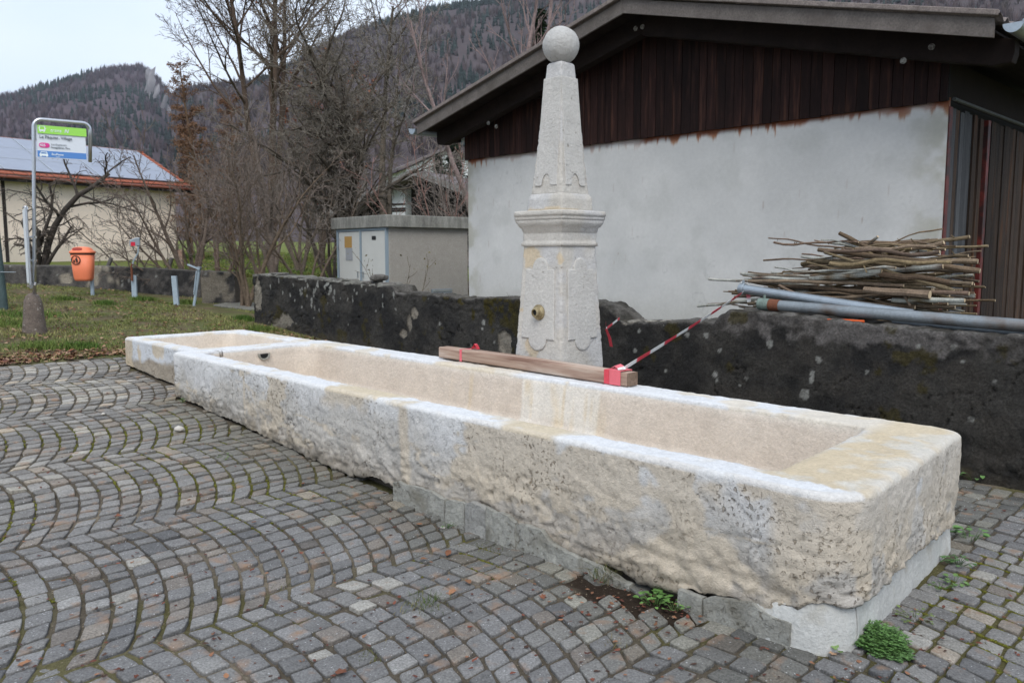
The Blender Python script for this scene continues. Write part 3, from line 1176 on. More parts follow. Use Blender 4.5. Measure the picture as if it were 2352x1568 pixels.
outer2 = rrect(-9.80, -7.96, 3.31, 4.74, (.05, .02, .02, .09), 190, 110, 8)
inner2 = rrect(-9.60, -8.07, 3.46, 4.52, (.05, .03, .03, .12), 190, 110, 8)
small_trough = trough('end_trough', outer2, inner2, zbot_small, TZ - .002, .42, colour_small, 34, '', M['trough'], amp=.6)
tag(small_trough, 'shorter square limestone trough butted to the far left end of the long one', 'stone trough')


# overflow notch between the two basins: a little mortar pipe mouth
def notch():
    c = onplane(604, 797, U, -7.735)
    c = W(-7.735, c @ V, .60)
    b = MB()
    ring = []
    for k in range(9):
        a = math.pi + k / 8 * math.pi
        ring.append((math.cos(a), math.sin(a)))
    ring = [(-1, .35)] + ring + [(1, .35)]
    outr = [c + V * x * .062 + Z3 * zz * .05 for x, zz in ring]
    inr = [c + V * x * .046 + Z3 * (zz * .036) for x, zz in ring]
    n = len(ring)
    for s in range(n - 1):
        b.poly([outr[s], outr[s + 1], inr[s + 1], inr[s], outr[s] + U * .03, outr[s + 1] + U * .03, inr[s + 1] + U * .03, inr[s] + U * .03],
               [(4, 5, 6, 7), (0, 1, 5, 4), (2, 3, 7, 6)])
    b.obj('overflow_mouth', M['plinth'], main_trough)
    b = MB()
    b.prism([p + U * .012 for p in inr], U * .004)
    b.obj('overflow_hole', M['dark'], main_trough)


notch()


# mortar and slab footing under the long trough
def rough_slab(name, top_px, v0, thick, matn, parent, seed=0, z_px_base=None, uplane=None):
    """slab standing on edge: jagged top edge given by pixels on plane v0 (or on plane u=uplane), foot in the ground"""
    pts = []
    r_ = np.random.default_rng(seed)
    for x, y in top_px:
        p = onv(x, y, v0) if uplane is None else onplane(x, y, U, uplane)
        pts.append(p)
    # resample
    P = []
    for a, b in zip(pts[:-1], pts[1:]):
        k = max(2, int(np.linalg.norm(b - a) / .02))
        for i in range(k): P.append(a + (b - a) * i / k)
    P.append(pts[-1])
    P = np.array(P)
    P[:, 2] += (vnoise(P * 30, seed) - .5) * .012
    nrm = -V if uplane is None else U
    rowsz = 9
    G = np.zeros((len(P), rowsz + 4, 3))
    for j in range(rowsz):
        t = j / (rowsz - 1)
        G[:, j] = P
        g = gz(P[:, 0], P[:, 1]) - .05
        G[:, j, 2] = g + (P[:, 2] - g) * t
    for k, (d, dz) in enumerate(((.2, .001), (.5, .002), (.85, -.002), (1, -.02))):
        G[:, rowsz + k] = P - nrm * thick * d
        G[:, rowsz + k, 2] += dz
    n = (fbm(G, 14, 4, seed) - .5) * .018 + (fbm(G, 50, 3, seed) - .5) * .006
    G = G + nrm * n[..., None]
    # close back and ends
    top = G.copy()
    back = G[:, -1:].copy(); back[:, :, 2] = gz(back[..., 0], back[..., 1]) - .05
    G = np.concatenate([G, back], 1)
    fs = grid_faces(G.shape[0], G.shape[1])
    me = np_mesh(name, G.reshape(-1, 3), quads=fs, smooth=False)
    o = add(name, me, matn, parent)
    # end caps
    m_ = G.shape[1]
    e0 = list(range(m_)); e1 = [(G.shape[0] - 1) * m_ + k for k in range(m_)]
    b = MB()
    b.poly(G[0], [tuple(range(m_))])
    b.poly(G[-1], [tuple(range(m_))[::-1]])
    return G, o, b


def slab_piece(px, v0, thick, matn, seed, uplane=None, name='footing_slab'):
    G, o, b = rough_slab(name, px, v0, thick, matn, main_trough, seed, None, uplane)
    # merge caps into the slab mesh
    me = o.data
    bpy.data.objects.remove(o)
    n0, m_ = G.shape[0], G.shape[1]
    V_ = G.reshape(-1, 3)
    Q = grid_faces(n0, m_)
    polys = [list(q) for q in Q] + [list(range(m_)), [(n0 - 1) * m_ + k for k in range(m_)][::-1]]
    add(name, np_mesh(name, V_, polys=polys), matn, main_trough)
    bpy.data.meshes.remove(me)


slab_piece([(903, 1108), (915, 1107), (930, 1115), (960, 1118), (990, 1130), (1018, 1145), (1020, 1146)], 3.035, .035, M['plinth'], 1)
slab_piece([(1022, 1150), (1060, 1153), (1066, 1158)], 3.03, .04, M['plinth'], 2)
slab_piece([(1068, 1157), (1080, 1154), (1100, 1159), (1114, 1172)], 3.02, .05, M['plinth_m'], 3)
slab_piece([(1116, 1163), (1135, 1175), (1170, 1186), (1182, 1200)], 3.02, .035, M['plinth'], 4)
slab_piece([(1184, 1203), (1200, 1206), (1240, 1215), (1262, 1246), (1290, 1262), (1330, 1282)], 3.03, .04, M['plinth'], 5)
slab_piece([(1334, 1284), (1380, 1305), (1420, 1330), (1445, 1345)], 3.05, .05, M['plinth'], 6)
slab_piece([(1556, 1352), (1585, 1362), (1612, 1375)], 3.055, .05, M['plinth'], 7)
slab_piece([(1617, 1376), (1636, 1372), (1688, 1379), (1731, 1389), (1754, 1409), (1797, 1426), (1815, 1433)], 3.062, .05, M['plinth'], 8)


def white_plinth():
    """mortar skirt that wraps the near right corner and the right end"""
    path = []
    for u in np.linspace(-1.69, -1.58, 10): path.append((u, 3.062, 0))
    for k in range(1, 14):
        a = -math.pi / 2 + k / 14 * math.pi / 2
        path.append((-1.572 + .22 * math.cos(a), 3.282 + .22 * math.sin(a), 1))
    for v in np.linspace(3.25, 4.74, 90): path.append((-1.352, v, 2))
    for k in range(1, 8):
        a = k / 8 * math.pi / 2
        path.append((-1.432 + .08 * math.cos(a), 4.74 + .05 * math.sin(a), 3))
    path = np.array(path)
    path[:, 0] += (.050 - (path[:, 1] - 3.1) / 1.7 * .140) * sst(path[:, 0], -1.62, -1.45)
    v = path[:, 1]
    topz = zbot_main(path) + .03
    P0 = np.stack([path[:, 0], path[:, 1], v * 0], -1)
    inn = path[:, :2] * 1.0
    cen = np.array([-1.8, 3.9])
    rows = 13
    n = len(path)
    G = np.zeros((n, rows, 3))
    XY = path[:, :1] * U + path[:, 1:2] * V
    ci = np.stack([np.minimum(path[:, 0], -1.52), np.clip(path[:, 1], 3.28, 4.6)], 1)
    dI = ci - path[:, :2]
    dI = dI / np.linalg.norm(dI, axis=1, keepdims=True)
    for j in range(rows):
        t = j / (rows - 4)
        if j <= rows - 4:
            off = .02 * t ** 3
            z = -.06 + (topz + .06) * t
        else:
            off = .02 + (j - rows + 4) * .03
            z = topz + .004
        xy = path[:, :2] + dI * off
        G[:, j] = xy[:, :1] * U + xy[:, 1:] * V
        G[:, j, 2] = z
    Nn = grid_normals(G)
    s = np.sign(((G[50, 4] - (U * cen[0] + V * cen[1])) * Nn[50, 4]).sum())
    G = G + Nn * s * ((fbm(G, 6, 4, 9) - .5) * .03 + (fbm(G, 30, 3, 5) - .5) * .008)[..., None]
    add('mortar_skirt', np_mesh('mortar_skirt', G.reshape(-1, 3), quads=grid_faces(n, rows), smooth=True), M['plinth_w'], main_trough)


white_plinth()

# ================================================================== OBELISK
OC = np.array([-4.672, 5.095])      # centre (u,v)
OB = empty('fountain_obelisk', W(OC[0], OC[1], gz(*(W(*OC)[:2]))), 'carved pale limestone obelisk topped by a stone ball, behind the long trough', 'fountain obelisk')


def square_stone(name, prof, nside=26, amp=.004, chips=.006, rc=.012, seed=0, ochre=None, smooth=True, chamfer=None):
    """prof: list (z, half width). densified square loft with worn arrises"""
    zs, hs = [], []
    for (a, b) in zip(prof[:-1], prof[1:]):
        k = max(1, int(math.hypot(b[0] - a[0], b[1] - a[1]) / .014))
        for i in range(k):
            t = i / k
            zs.append(a[0] + (b[0] - a[0]) * t); hs.append(a[1] + (b[1] - a[1]) * t)
    zs.append(prof[-1][0]); hs.append(prof[-1][1])
    zs, hs = np.array(zs), np.array(hs)
    L = []
    for (ax, ay, bx, by) in ((-1, -1, 1, -1), (1, -1, 1, 1), (1, 1, -1, 1), (-1, 1, -1, -1)):
        for k in range(nside):
            t = k / nside
            L.append((ax + (bx - ax) * t, ay + (by - ay) * t))
    L = np.array(L)
    n = len(L)
    G = np.zeros((n, len(zs), 3))
    for j in range(len(zs)):
        q = L * hs[j]
        r = min(rc, hs[j] * .3)
        c = np.clip(q, -(hs[j] - r), hs[j] - r)
        dd = q - c
        ln = np.linalg.norm(dd, axis=1, keepdims=True)
        q = np.where(ln > 1e-9, c + dd / np.maximum(ln, 1e-9) * np.minimum(ln, r), q)
        xy = q + OC
        G[:, j] = xy[:, :1] * U + xy[:, 1:] * V
        G[:, j, 2] = zs[j]
    Nn = grid_normals(G, True)
    c3 = W(OC[0], OC[1])
    jm = len(zs) // 2
    if (((G[:, jm] - c3) * Nn[:, jm])[:, :2].sum(-1)).mean() < 0: Nn = -Nn
    corner = np.minimum(np.abs(np.abs(L[:, 0]) - 1), 1).clip(0, 1) + np.minimum(np.abs(np.abs(L[:, 1]) - 1), 1)
    cm = np.exp(-(corner / .12) ** 2)[:, None]
    f1_ = fbm(G, 7, 4, seed); f2_ = fbm(G, 28, 4, seed + 3)
    w1 = worley(G, 26, seed)[0]
    d = (f1_ - .5) * amp * 2 + (f2_ - .5) * amp * 1.4 - np.maximum(0, .28 - w1) / .28 * amp * sst(fbm(G, 5, 2, 9), .5, .65)
    d = d - cm * sst(f2_ * .6 + f1_ * .4, .46, .66) * chips
    G2 = G + Nn * d[..., None]
    col = mixc((.52, .485, .43), (.63, .60, .55), fbm(G, 5, 4, seed + 8))
    col = mixc(col, (.55, .555, .575), sst(fbm(G, 2.6, 3, seed + 5), .5, .65) * .5)
    if ochre is not None:
        col = ochre(G, col)
    caps = [list(range(0, n * len(zs), len(zs)))[::-1], [i * len(zs) + len(zs) - 1 for i in range(n)]]
    polys = [list(map(int, q)) for q in grid_faces(n, len(zs), True)] + caps
    return add(name, np_mesh(name, G2.reshape(-1, 3), polys=polys, col=np.clip(col, 0, 1).reshape(-1, 3), smooth=True), M['obelisk'], OB)


def ocfn(spots, base_or=True):
    def f(G, col):
        m = np.zeros(G.shape[:-1])
        nn = (fbm(G, 9, 4, 31) - .5)
        for (p, r, rz) in spots:
            d = G - p
            q = np.sqrt((d[..., 0] ** 2 + d[..., 1] ** 2) / r ** 2 + d[..., 2] ** 2 / rz ** 2)
            m = np.maximum(m, sst(1.0 - q + nn * 1.6, 0, .15))
        return mixc(col, (.60, .49, .34), m * .85)
    return f


def on_face(x, y):      # front face plane of the shaft (faces the trough)
    return onv(x, y, OC[1] - .24)


spots = [(on_face(1215, 580), .11, .05), (on_face(1240, 605), .05, .06), (on_face(1215, 590), .07, .1), (on_face(1283, 590), .05, .07), (on_face(1251, 722), .03, .04), (on_face(1200, 712), .05, .02), (on_face(1230, 800), .09, .09)]
square_stone('lower_shaft', [(-.02, .283), (.70, .270), (1.69, .216)], 30, .0045, .010, .016, 1, ocfn(spots))
square_stone('capital', [(1.6870, 0.2158), (1.6920, 0.2292), (1.7200, 0.2292), (1.7240, 0.2187), (1.8020, 0.2187), (1.8070, 0.2254), (1.8320, 0.2292), (1.8470, 0.2435), (1.8720, 0.2598), (1.8970, 0.2664), (1.9020, 0.2636), (1.9040, 0.2693), (1.9340, 0.2693), (1.9360, 0.2741), (1.9680, 0.2741), (1.9770, 0.2674)], 30, .0018, .006, .007, 2)
square_stone('upper_plinth', [(1.9730, 0.1900), (1.9830, 0.1947), (2.0800, 0.1928), (2.0860, 0.1872), (2.0980, 0.1872), (2.1040, 0.1767), (2.1160, 0.1748)], 26, .002, .006, .008, 3, ocfn([(W(OC[0], OC[1] - .2, 1.985), .35, .016)]))
square_stone('upper_shaft', [(2.110, .172), (3.157, .083), (3.172, .073)], 24, .0045, .012, .012, 4)


def ball():
    r = .150
    zc = 3.172 + r * .95
    me = bpy.data.meshes.new('ball')
    import bmesh
    bm = bmesh.new()
    bmesh.ops.create_icosphere(bm, subdivisions=6, radius=1)
    P = np.array([v.co[:] for v in bm.verts])
    F = [[v.index for v in f.verts] for f in bm.faces]
    bm.free()
    c = W(OC[0], OC[1], zc)
    d = (fbm(P, 2.2, 4, 3) - .5) * .05 + (fbm(P, 14, 3, 6) - .5) * .02
    dent = worley(P, 2.6, 12)[0]
    d -= np.maximum(0, .16 - dent) * .25
    G = c + P * (r * (1 + d))[:, None]
    col = mixc((.45, .435, .41), (.56, .55, .53), fbm(P, 2.5, 4, 9))
    add('stone_ball', np_mesh('stone_ball', G, tris=np.array(F), col=col, smooth=True), M['obelisk'], OB)


ball()


def panel(face, zs, hw_fn, z0, z1, hw, arch_top=True, arch_bot=True, only_notch=False, proud=.009, name='carved_panel'):
    """raised panel with a round-headed outline on a tapering face. face 'F' (towards -v) or 'R' (towards +u)"""
    def P(s, z, d):
        h = hw_fn(z)
        if face == 'F': return W(OC[0] + s, OC[1] - h - d, z)
        return W(OC[0] + h + d, OC[1] + s, z)
    pts = []
    sh = hw * .55       # half width of the round part
    def arcpts(zc, sgn, rev):
        a = []
        for k in range(13):
            t = math.pi * k / 12
            a.append((sh * math.cos(t), zc + sgn * (sh * .95) * math.sin(t)))
        return a
    if only_notch:
        # panel whose bottom has a round-headed notch
        pts = [(hw * .82, z1), (hw, z0)] + [(sh * .95, z0)] + [(sh * .78 * math.cos(math.pi * k / 10), z0 + .01 + .085 * math.sin(math.pi * k / 10)) for k in range(11)] + [(-sh * .95, z0), (-hw, z0), (-hw * .82, z1)]
    else:
        a = arcpts(z1, 1, False)
        b = arcpts(z0, -1, False)
        taper = .86
        pts = [(hw, z0), (hw * taper, z1), (sh * taper + .012, z1)] + [(x * taper, z) for x, z in a] + [(-sh * taper - .012, z1), (-hw * taper, z1), (-hw, z0), (-sh - .012, z0)] + [(x, z) for x, z in b[::-1]] + [(sh + .012, z0)]
    n = len(pts)
    rings = [(1.0, -.012), (1.0, proud * .7), (.975, proud)]
    cx_, cz_ = 0, (z0 + z1) / 2
    V_ = []
    for s, d in rings:
        for (x, z) in pts:
            xx = x - math.copysign(min(abs(x), .006), x) * (1 if s < 1 else 0)
            zz = z - math.copysign(.006, z - cz_) * (1 if s < 1 else 0)
            V_.append(P(xx, zz, d + (fbm(np.array([[x, 3.3 * z, 0]]), 22, 2, 5)[0] - .5) * .004))
    F = []
    for r in range(2):
        for k in range(n): F.append((r * n + k, r * n + (k + 1) % n, (r + 1) * n + (k + 1) % n, (r + 1) * n + k))
    F.append(tuple(2 * n + k for k in range(n)))
    col = np.tile([[.555, .535, .50]], (len(V_), 1)) * (.97 + .06 * np.random.default_rng(3).random((len(V_), 1)))
    me = np_mesh(name, np.array(V_), polys=F, col=col)
    add(name, me, M['obelisk'], OB)


hwl = lambda z: np.interp(z, [-.02, .70, 1.69], [.283, .270, .216])
hwu = lambda z: np.interp(z, [2.110, 3.157], [.172, .083])
panel('F', None, hwl, .93, 1.50, .185, proud=.013)
panel('R', None, hwl, .93, 1.50, .180, proud=.013)
panel('F', None, hwu, 2.18, 3.05, .120, only_notch=True, proud=.008)
panel('R', None, hwu, 2.18, 3.05, .120, only_notch=True, proud=.008)


def spout():
    c = onv(1238, 717, OC[1] - hwl(1.05) - .012)
    ax = -V
    b = MB()
    def lathe(rr):
        n_ = 28; k0 = len(b.v)
        for (dd, r0) in rr:
            for k in range(n_):
                an = 2 * math.pi * k / n_; b.v.append(tuple(c + ax * dd + U * r0 * math.cos(an) + Z3 * r0 * math.sin(an)))
        for i in range(len(rr) - 1):
            for k in range(n_): b.f.append((k0 + i * n_ + k, k0 + i * n_ + (k + 1) % n_, k0 + (i + 1) * n_ + (k + 1) % n_, k0 + (i + 1) * n_ + k))
    rings = [(0, .064), (.010, .064), (.014, .058), (.016, .050), (.022, .046), (.026, .037), (.054, .036), (.056, .031), (.056, .025), (.03, .025)]
    lathe(rings)
    o = b.obj('spout', M['brass'], OB, smooth=False)
    b = MB(); b.tube([c + ax * .038, c + ax * .042], .0255, 24); b.obj('spout_bore', M['dark'], OB)


spout()

# ================================================================== BEAM on the back rim, barrier tape
TP = MB()


def beam():
    a = onz(1008, 821, TZ + .012) ; b = onz(1440, 887, TZ + .012)
    d = b - a; L = np.linalg.norm(d); d = d / L
    side = np.array([-d[1], d[0], 0]);
    if side @ V < 0: side = -side
    h, w = .098, .118
    E_ = empty('wooden_beam', a, 'squared wooden beam lying on the back rim at the foot of the obelisk', 'timber beam')
    n, rows = 120, 26
    G = np.zeros((n, rows, 3))
    ring = []
    for k in range(rows):
        t = k / rows * 4
        s = int(t); f = t - s
        ring.append([(f, 0), (1, f), (1 - f, 1), (0, 1 - f)][s])
    ring = np.array(ring)
    q = np.clip(ring, .04, .96); dd = ring - q; ln = np.linalg.norm(dd, axis=1, keepdims=True)
    ring = np.where(ln > 0, q + dd / np.maximum(ln, 1e-9) * np.minimum(ln, .035), ring)
    for i in range(n):
        t = i / (n - 1)
        tw = .02 * math.sin(t * 3)
        for k in range(rows):
            G[i, k] = a + d * L * t + side * (ring[k, 0] * w + tw * 0) + Z3 * (ring[k, 1] * h + .004 * math.sin(t * 5))
    Nn = grid_normals(G)
    g2 = G + Nn * ((fbm(np.stack([G @ d * .35, G @ side * 6, G[..., 2] * 6], -1), 6, 3, 4) - .5) * .004)[..., None]
    polys = []
    for i in range(n - 1):
        for k in range(rows):
            polys.append((i * rows + k, i * rows + (k + 1) % rows, (i + 1) * rows + (k + 1) % rows, (i + 1) * rows + k))
    add('beam_body', np_mesh('beam_body', g2.reshape(-1, 3), polys=polys, smooth=True), M['beam_w'], E_)
    for nm, i in (('cut_end', 0), ('cut_end', n - 1)):
        e = MB(); e.poly([p + d * (.001 if i else -.001) for p in g2[i]], [tuple(range(rows))]); e.obj(nm, M['beam_end'], E_)
    return a, d, side, L, h, w


def wood_mat():
    m = bpy.data.materials.new('larch_beam_grain'); m.use_nodes = True
    t = m.node_tree; N = t.nodes; L = t.links; p = N['Principled BSDF']
    tcn = N.new('ShaderNodeTexCoord'); mp_ = N.new('ShaderNodeMapping')
    ang = math.atan2(U[1], U[0])
    mp_.inputs['Rotation'].default_value = (0, 0, -ang + .0)
    sc = N.new('ShaderNodeMapping'); sc.inputs['Scale'].default_value = (.9, 14, 14)
    L.new(tcn.outputs['Object'], mp_.inputs[0]); L.new(mp_.outputs[0], sc.inputs[0])
    z = N.new('ShaderNodeTexNoise'); z.inputs['Scale'].default_value = 1.6; z.inputs['Detail'].default_value = 6; z.inputs['Distortion'].default_value = .6
    L.new(sc.outputs[0], z.inputs['Vector'])
    r = N.new('ShaderNodeValToRGB')
    els = r.color_ramp.elements
    els[0].position = .3; els[0].color = (.21, .12, .085, 1)
    els[1].position = .72; els[1].color = (.54, .45, .37, 1)
    e = els.new(.5); e.color = (.38, .265, .20, 1)
    L.new(z.outputs['Fac'], r.inputs[0]); L.new(r.outputs[0], p.inputs['Base Color'])
    p.inputs['Roughness'].default_value = .8
    b = N.new('ShaderNodeBump'); b.inputs['Distance'].default_value = .003; L.new(z.outputs['Fac'], b.inputs['Height']); L.new(b.outputs[0], p.inputs['Normal'])
    return m


M['beam_w'] = wood_mat()
bA, bD, bS, bL, bH, bW = beam()
RED, WHT, PNK = (.66, .06, .085), (.82, .82, .80), (.74, .15, .18)


def ribbon(pts, width, wdir, cols, name, label, striped=None, thick=.0012, twist=0):
    """thin two-sided plastic ribbon with real thickness"""
    pts = [np.asarray(p, float) for p in pts]
    P = []
    for a, b in zip(pts[:-1], pts[1:]):
        k = max(2, int(np.linalg.norm(b - a) / .02))
        for i in range(k): P.append(a + (b - a) * i / k)
    P.append(pts[-1]); P = np.array(P)
    s = np.concatenate([[0], np.cumsum(np.linalg.norm(np.diff(P, axis=0), axis=1))])
    V_, F_, C_ = [], [], []
    for i, p in enumerate(P):
        d = P[min(i + 1, len(P) - 1)] - P[max(0, i - 1)]; d /= np.linalg.norm(d)
        w = np.asarray(wdir, float); w = w - d * (w @ d); w /= np.linalg.norm(w)
        nn = np.cross(d, w)
        a = twist * s[i]
        ww = math.cos(a) * w + math.sin(a) * nn; n2 = np.cross(d, ww)
        wd = width * (.85 + .3 * vnoise(np.array([[s[i] * 9, 0, 0]]))[0])
        for (x, y) in ((-1, -1), (1, -1), (1, 1), (-1, 1)):
            V_.append(p + ww * x * wd / 2 + n2 * y * thick / 2)
            c = np.array(cols[0]) if striped is None or int(s[i] / striped) % 2 == 0 else np.array(cols[1])
            C_.append(c)
    for i in range(len(P) - 1):
        for k in range(4): F_.append((i * 4 + k, i * 4 + (k + 1) % 4, (i + 1) * 4 + (k + 1) % 4, (i + 1) * 4 + k))
    return np.array(V_), F_, np.array(C_)


def wrap(cx_, wd, col, grow, n=1):
    """tape wound round the beam at distance cx_ from its left end"""
    b = MB()
    g = grow
    for i in range(n):
        o = bA + bD * (cx_ + i * .012) - bS * g - Z3 * .003
        ring = [(-g, -.003), (bW + g, -.003), (bW + g, bH + g), (-g, bH + g)]
        pts0 = [bA + bD * (cx_ + i * .02) + bS * x + Z3 * z for x, z in ring]
        pts1 = [p + bD * wd + Z3 * 0 for p in pts0]
        inn0 = [bA + bD * (cx_ + i * .02) + bS * x + Z3 * z for x, z in ((-g * .4, -.002), (bW + g * .4, -.002), (bW + g * .4, bH + g * .4), (-g * .4, bH + g * .4))]
        for k in range(4):
            q = (k + 1) % 4
            b.poly([pts0[k], pts0[q], pts1[q], pts1[k]], [(0, 1, 2, 3)], col)
            b.poly([inn0[k], inn0[q], pts0[q], pts0[k]], [(0, 1, 2, 3)], col)
            b.poly([pts1[k], pts1[q], inn0[q] + bD * wd, inn0[k] + bD * wd], [(0, 1, 2, 3)], col)
        g += .002
    return b


def at_beam_px(x):
    # distance along the beam where its front bottom edge shows at image column x
    best = min(np.linspace(0, bL, 400), key=lambda s: abs(proj(bA + bD * s + Z3 * .05)[0] - x))
    return best


s1 = at_beam_px(1056)
T1 = empty('tape_wrap', bA + bD * s1, 'red barrier tape tied round the left end of the beam', 'barrier tape')
wrap(s1, .030, PNK, .003, 1).obj('tape_band', M['tape'], T1)
k0 = bA + bD * (s1 + .1) + bS * .06 + Z3 * (bH + .008)
v_, f_, c_ = ribbon([k0, k0 + bD * .03 + Z3 * .05 + bS * .01, k0 + bD * .055 + Z3 * .045, k0 + bD * .06 + Z3 * .005 + bS * .02, k0 + bD * .0 + Z3 * .02], .028, bS, (RED,), '', '')
add('tape_knot', np_mesh('tape_knot', v_, polys=f_, col=c_), M['tape'], T1)
v_, f_, c_ = ribbon([bA + bD * (s1 + .01) + bS * .02 + Z3 * (bH + .005), bA + bD * (s1 + .06) + bS * .05 + Z3 * (bH + .006), k0], .018, bS + bD * .5, (PNK,), '', '')
add('tape_tail', np_mesh('tape_tail', v_, polys=f_, col=c_), M['tape'], T1)

s2 = at_beam_px(1388)
T2 = empty('tape_wrap', bA + bD * s2, 'pink red barrier tape wound thickly round the right end of the beam', 'barrier tape')
wrap(s2, .048, RED, .003, 1).obj('tape_band', M['tape'], T2)
wrap(s2 + .052, .085, PNK, .0045, 2).obj('tape_band', M['tape'], T2)
tk = bA + bD * (s2 + .14) + bS * .03 + Z3 * (bH + .012)
v_, f_, c_ = ribbon([bA + bD * (s2 + .0) + bS * .10 + Z3 * (bH + .012), bA + bD * (s2 + .06) + bS * .08 + Z3 * (bH + .03), bA + bD * (s2 + .12) + bS * .05 + Z3 * (bH + .02), tk], .05, bS + Z3 * .3, (PNK, WHT), '', '', striped=.12)
add('tape_fold', np_mesh('tape_fold', v_, polys=f_, col=c_), M['tape'], T2)

# strand up to the pipe end
pe = onv(1712, 668, 6.75)
T3 = empty('tape_strand', tk, 'red and white barrier tape stretched from the beam up to the pipe end', 'barrier tape')
mid = (tk + pe) / 2 - Z3 * .012
v_, f_, c_ = ribbon([tk, tk * .75 + pe * .25 - Z3 * .008, mid, tk * .25 + pe * .75 - Z3 * .008, pe], .031, Z3 + U * .3, (WHT, RED), '', '', striped=.21, twist=.12)
add('tape_strip', np_mesh('tape_strip', v_, polys=f_, col=c_), M['tape'], T3)
v_, f_, c_ = ribbon([pe + Z3 * .05 - U * .035, pe + Z3 * .0, pe + U * .03 - Z3 * .03, pe + U * .04 - Z3 * .10], .035, U, (WHT, PNK), '', '', striped=.07)
add('tape_tail', np_mesh('tape_tail', v_, polys=f_, col=c_), M['tape'], T3)
v_, f_, c_ = ribbon([pe + U * .07 + Z3 * .035, pe + Z3 * .01, pe - U * .03 + Z3 * .06, pe - U * .045 + Z3 * .085], .016, Z3, (WHT, PNK), '', '', striped=.06)
add('tape_tail', np_mesh('tape_tail', v_, polys=f_, col=c_), M['tape'], T3)
# piece behind the obelisk
qa, qb, qc = onv(1380, 762, 5.6), onv(1423, 731, 6.3), onv(1404, 796, 5.75)
qk = onv(1392, 755, 5.7)
T4 = empty('tape_strand', qk, 'short torn piece of barrier tape between the obelisk and the dark wall', 'barrier tape')
v_, f_, c_ = ribbon([W(OC[0] + .30, OC[1] + .25, 1.06), qk, qb], .022, Z3, (RED, WHT), '', '', striped=.26)
add('tape_strip', np_mesh('tape_strip', v_, polys=f_, col=c_), M['tape'], T4)
v_, f_, c_ = ribbon([qk, (qk + qc) / 2 + U * .01, qc], .03, U, (RED, WHT), '', '', striped=.2)
add('tape_tail', np_mesh('tape_tail', v_, polys=f_, col=c_), M['tape'], T4)

# ================================================================== DARK RETAINING WALL behind the trough
VW = 6.35
top_px = [(560, 634), (605, 631), (700, 640), (800, 648), (900, 657), (908, 672), (955, 676), (1000, 680), (1100, 684), (1186, 684), (1300, 690), (1386, 700), (1400, 712), (1420, 731), (1440, 738), (1540, 742), (1640, 741), (1655, 722), (1670, 714), (1780, 722), (1900, 735), (2010, 744), (2100, 755), (2230, 766), (2352, 773)]
tu = np.array([onv(x, y, VW) @ U for x, y in top_px] + [2.2]); tz = np.array([onv(x, y, VW)[2] for x, y in top_px] + [1.05])
WU0 = float(onv(582, 660, VW) @ U)


def spotmask(G, lst):
    m = np.zeros(G.shape[:-1])
    nn = (fbm(G, 24, 3, 77) - .5) * .55
    for (x, y, r, asp) in lst:
        p = onv(x, y, VW)
        d = G - p
        k = r / FP * (p @ FW)
        q = np.sqrt(((d @ U) / (k * asp)) ** 2 + (d[..., 2] / k) ** 2)
        m = np.maximum(m, sst(1.05 - q + nn * 1.1, 0, .12))
    return m


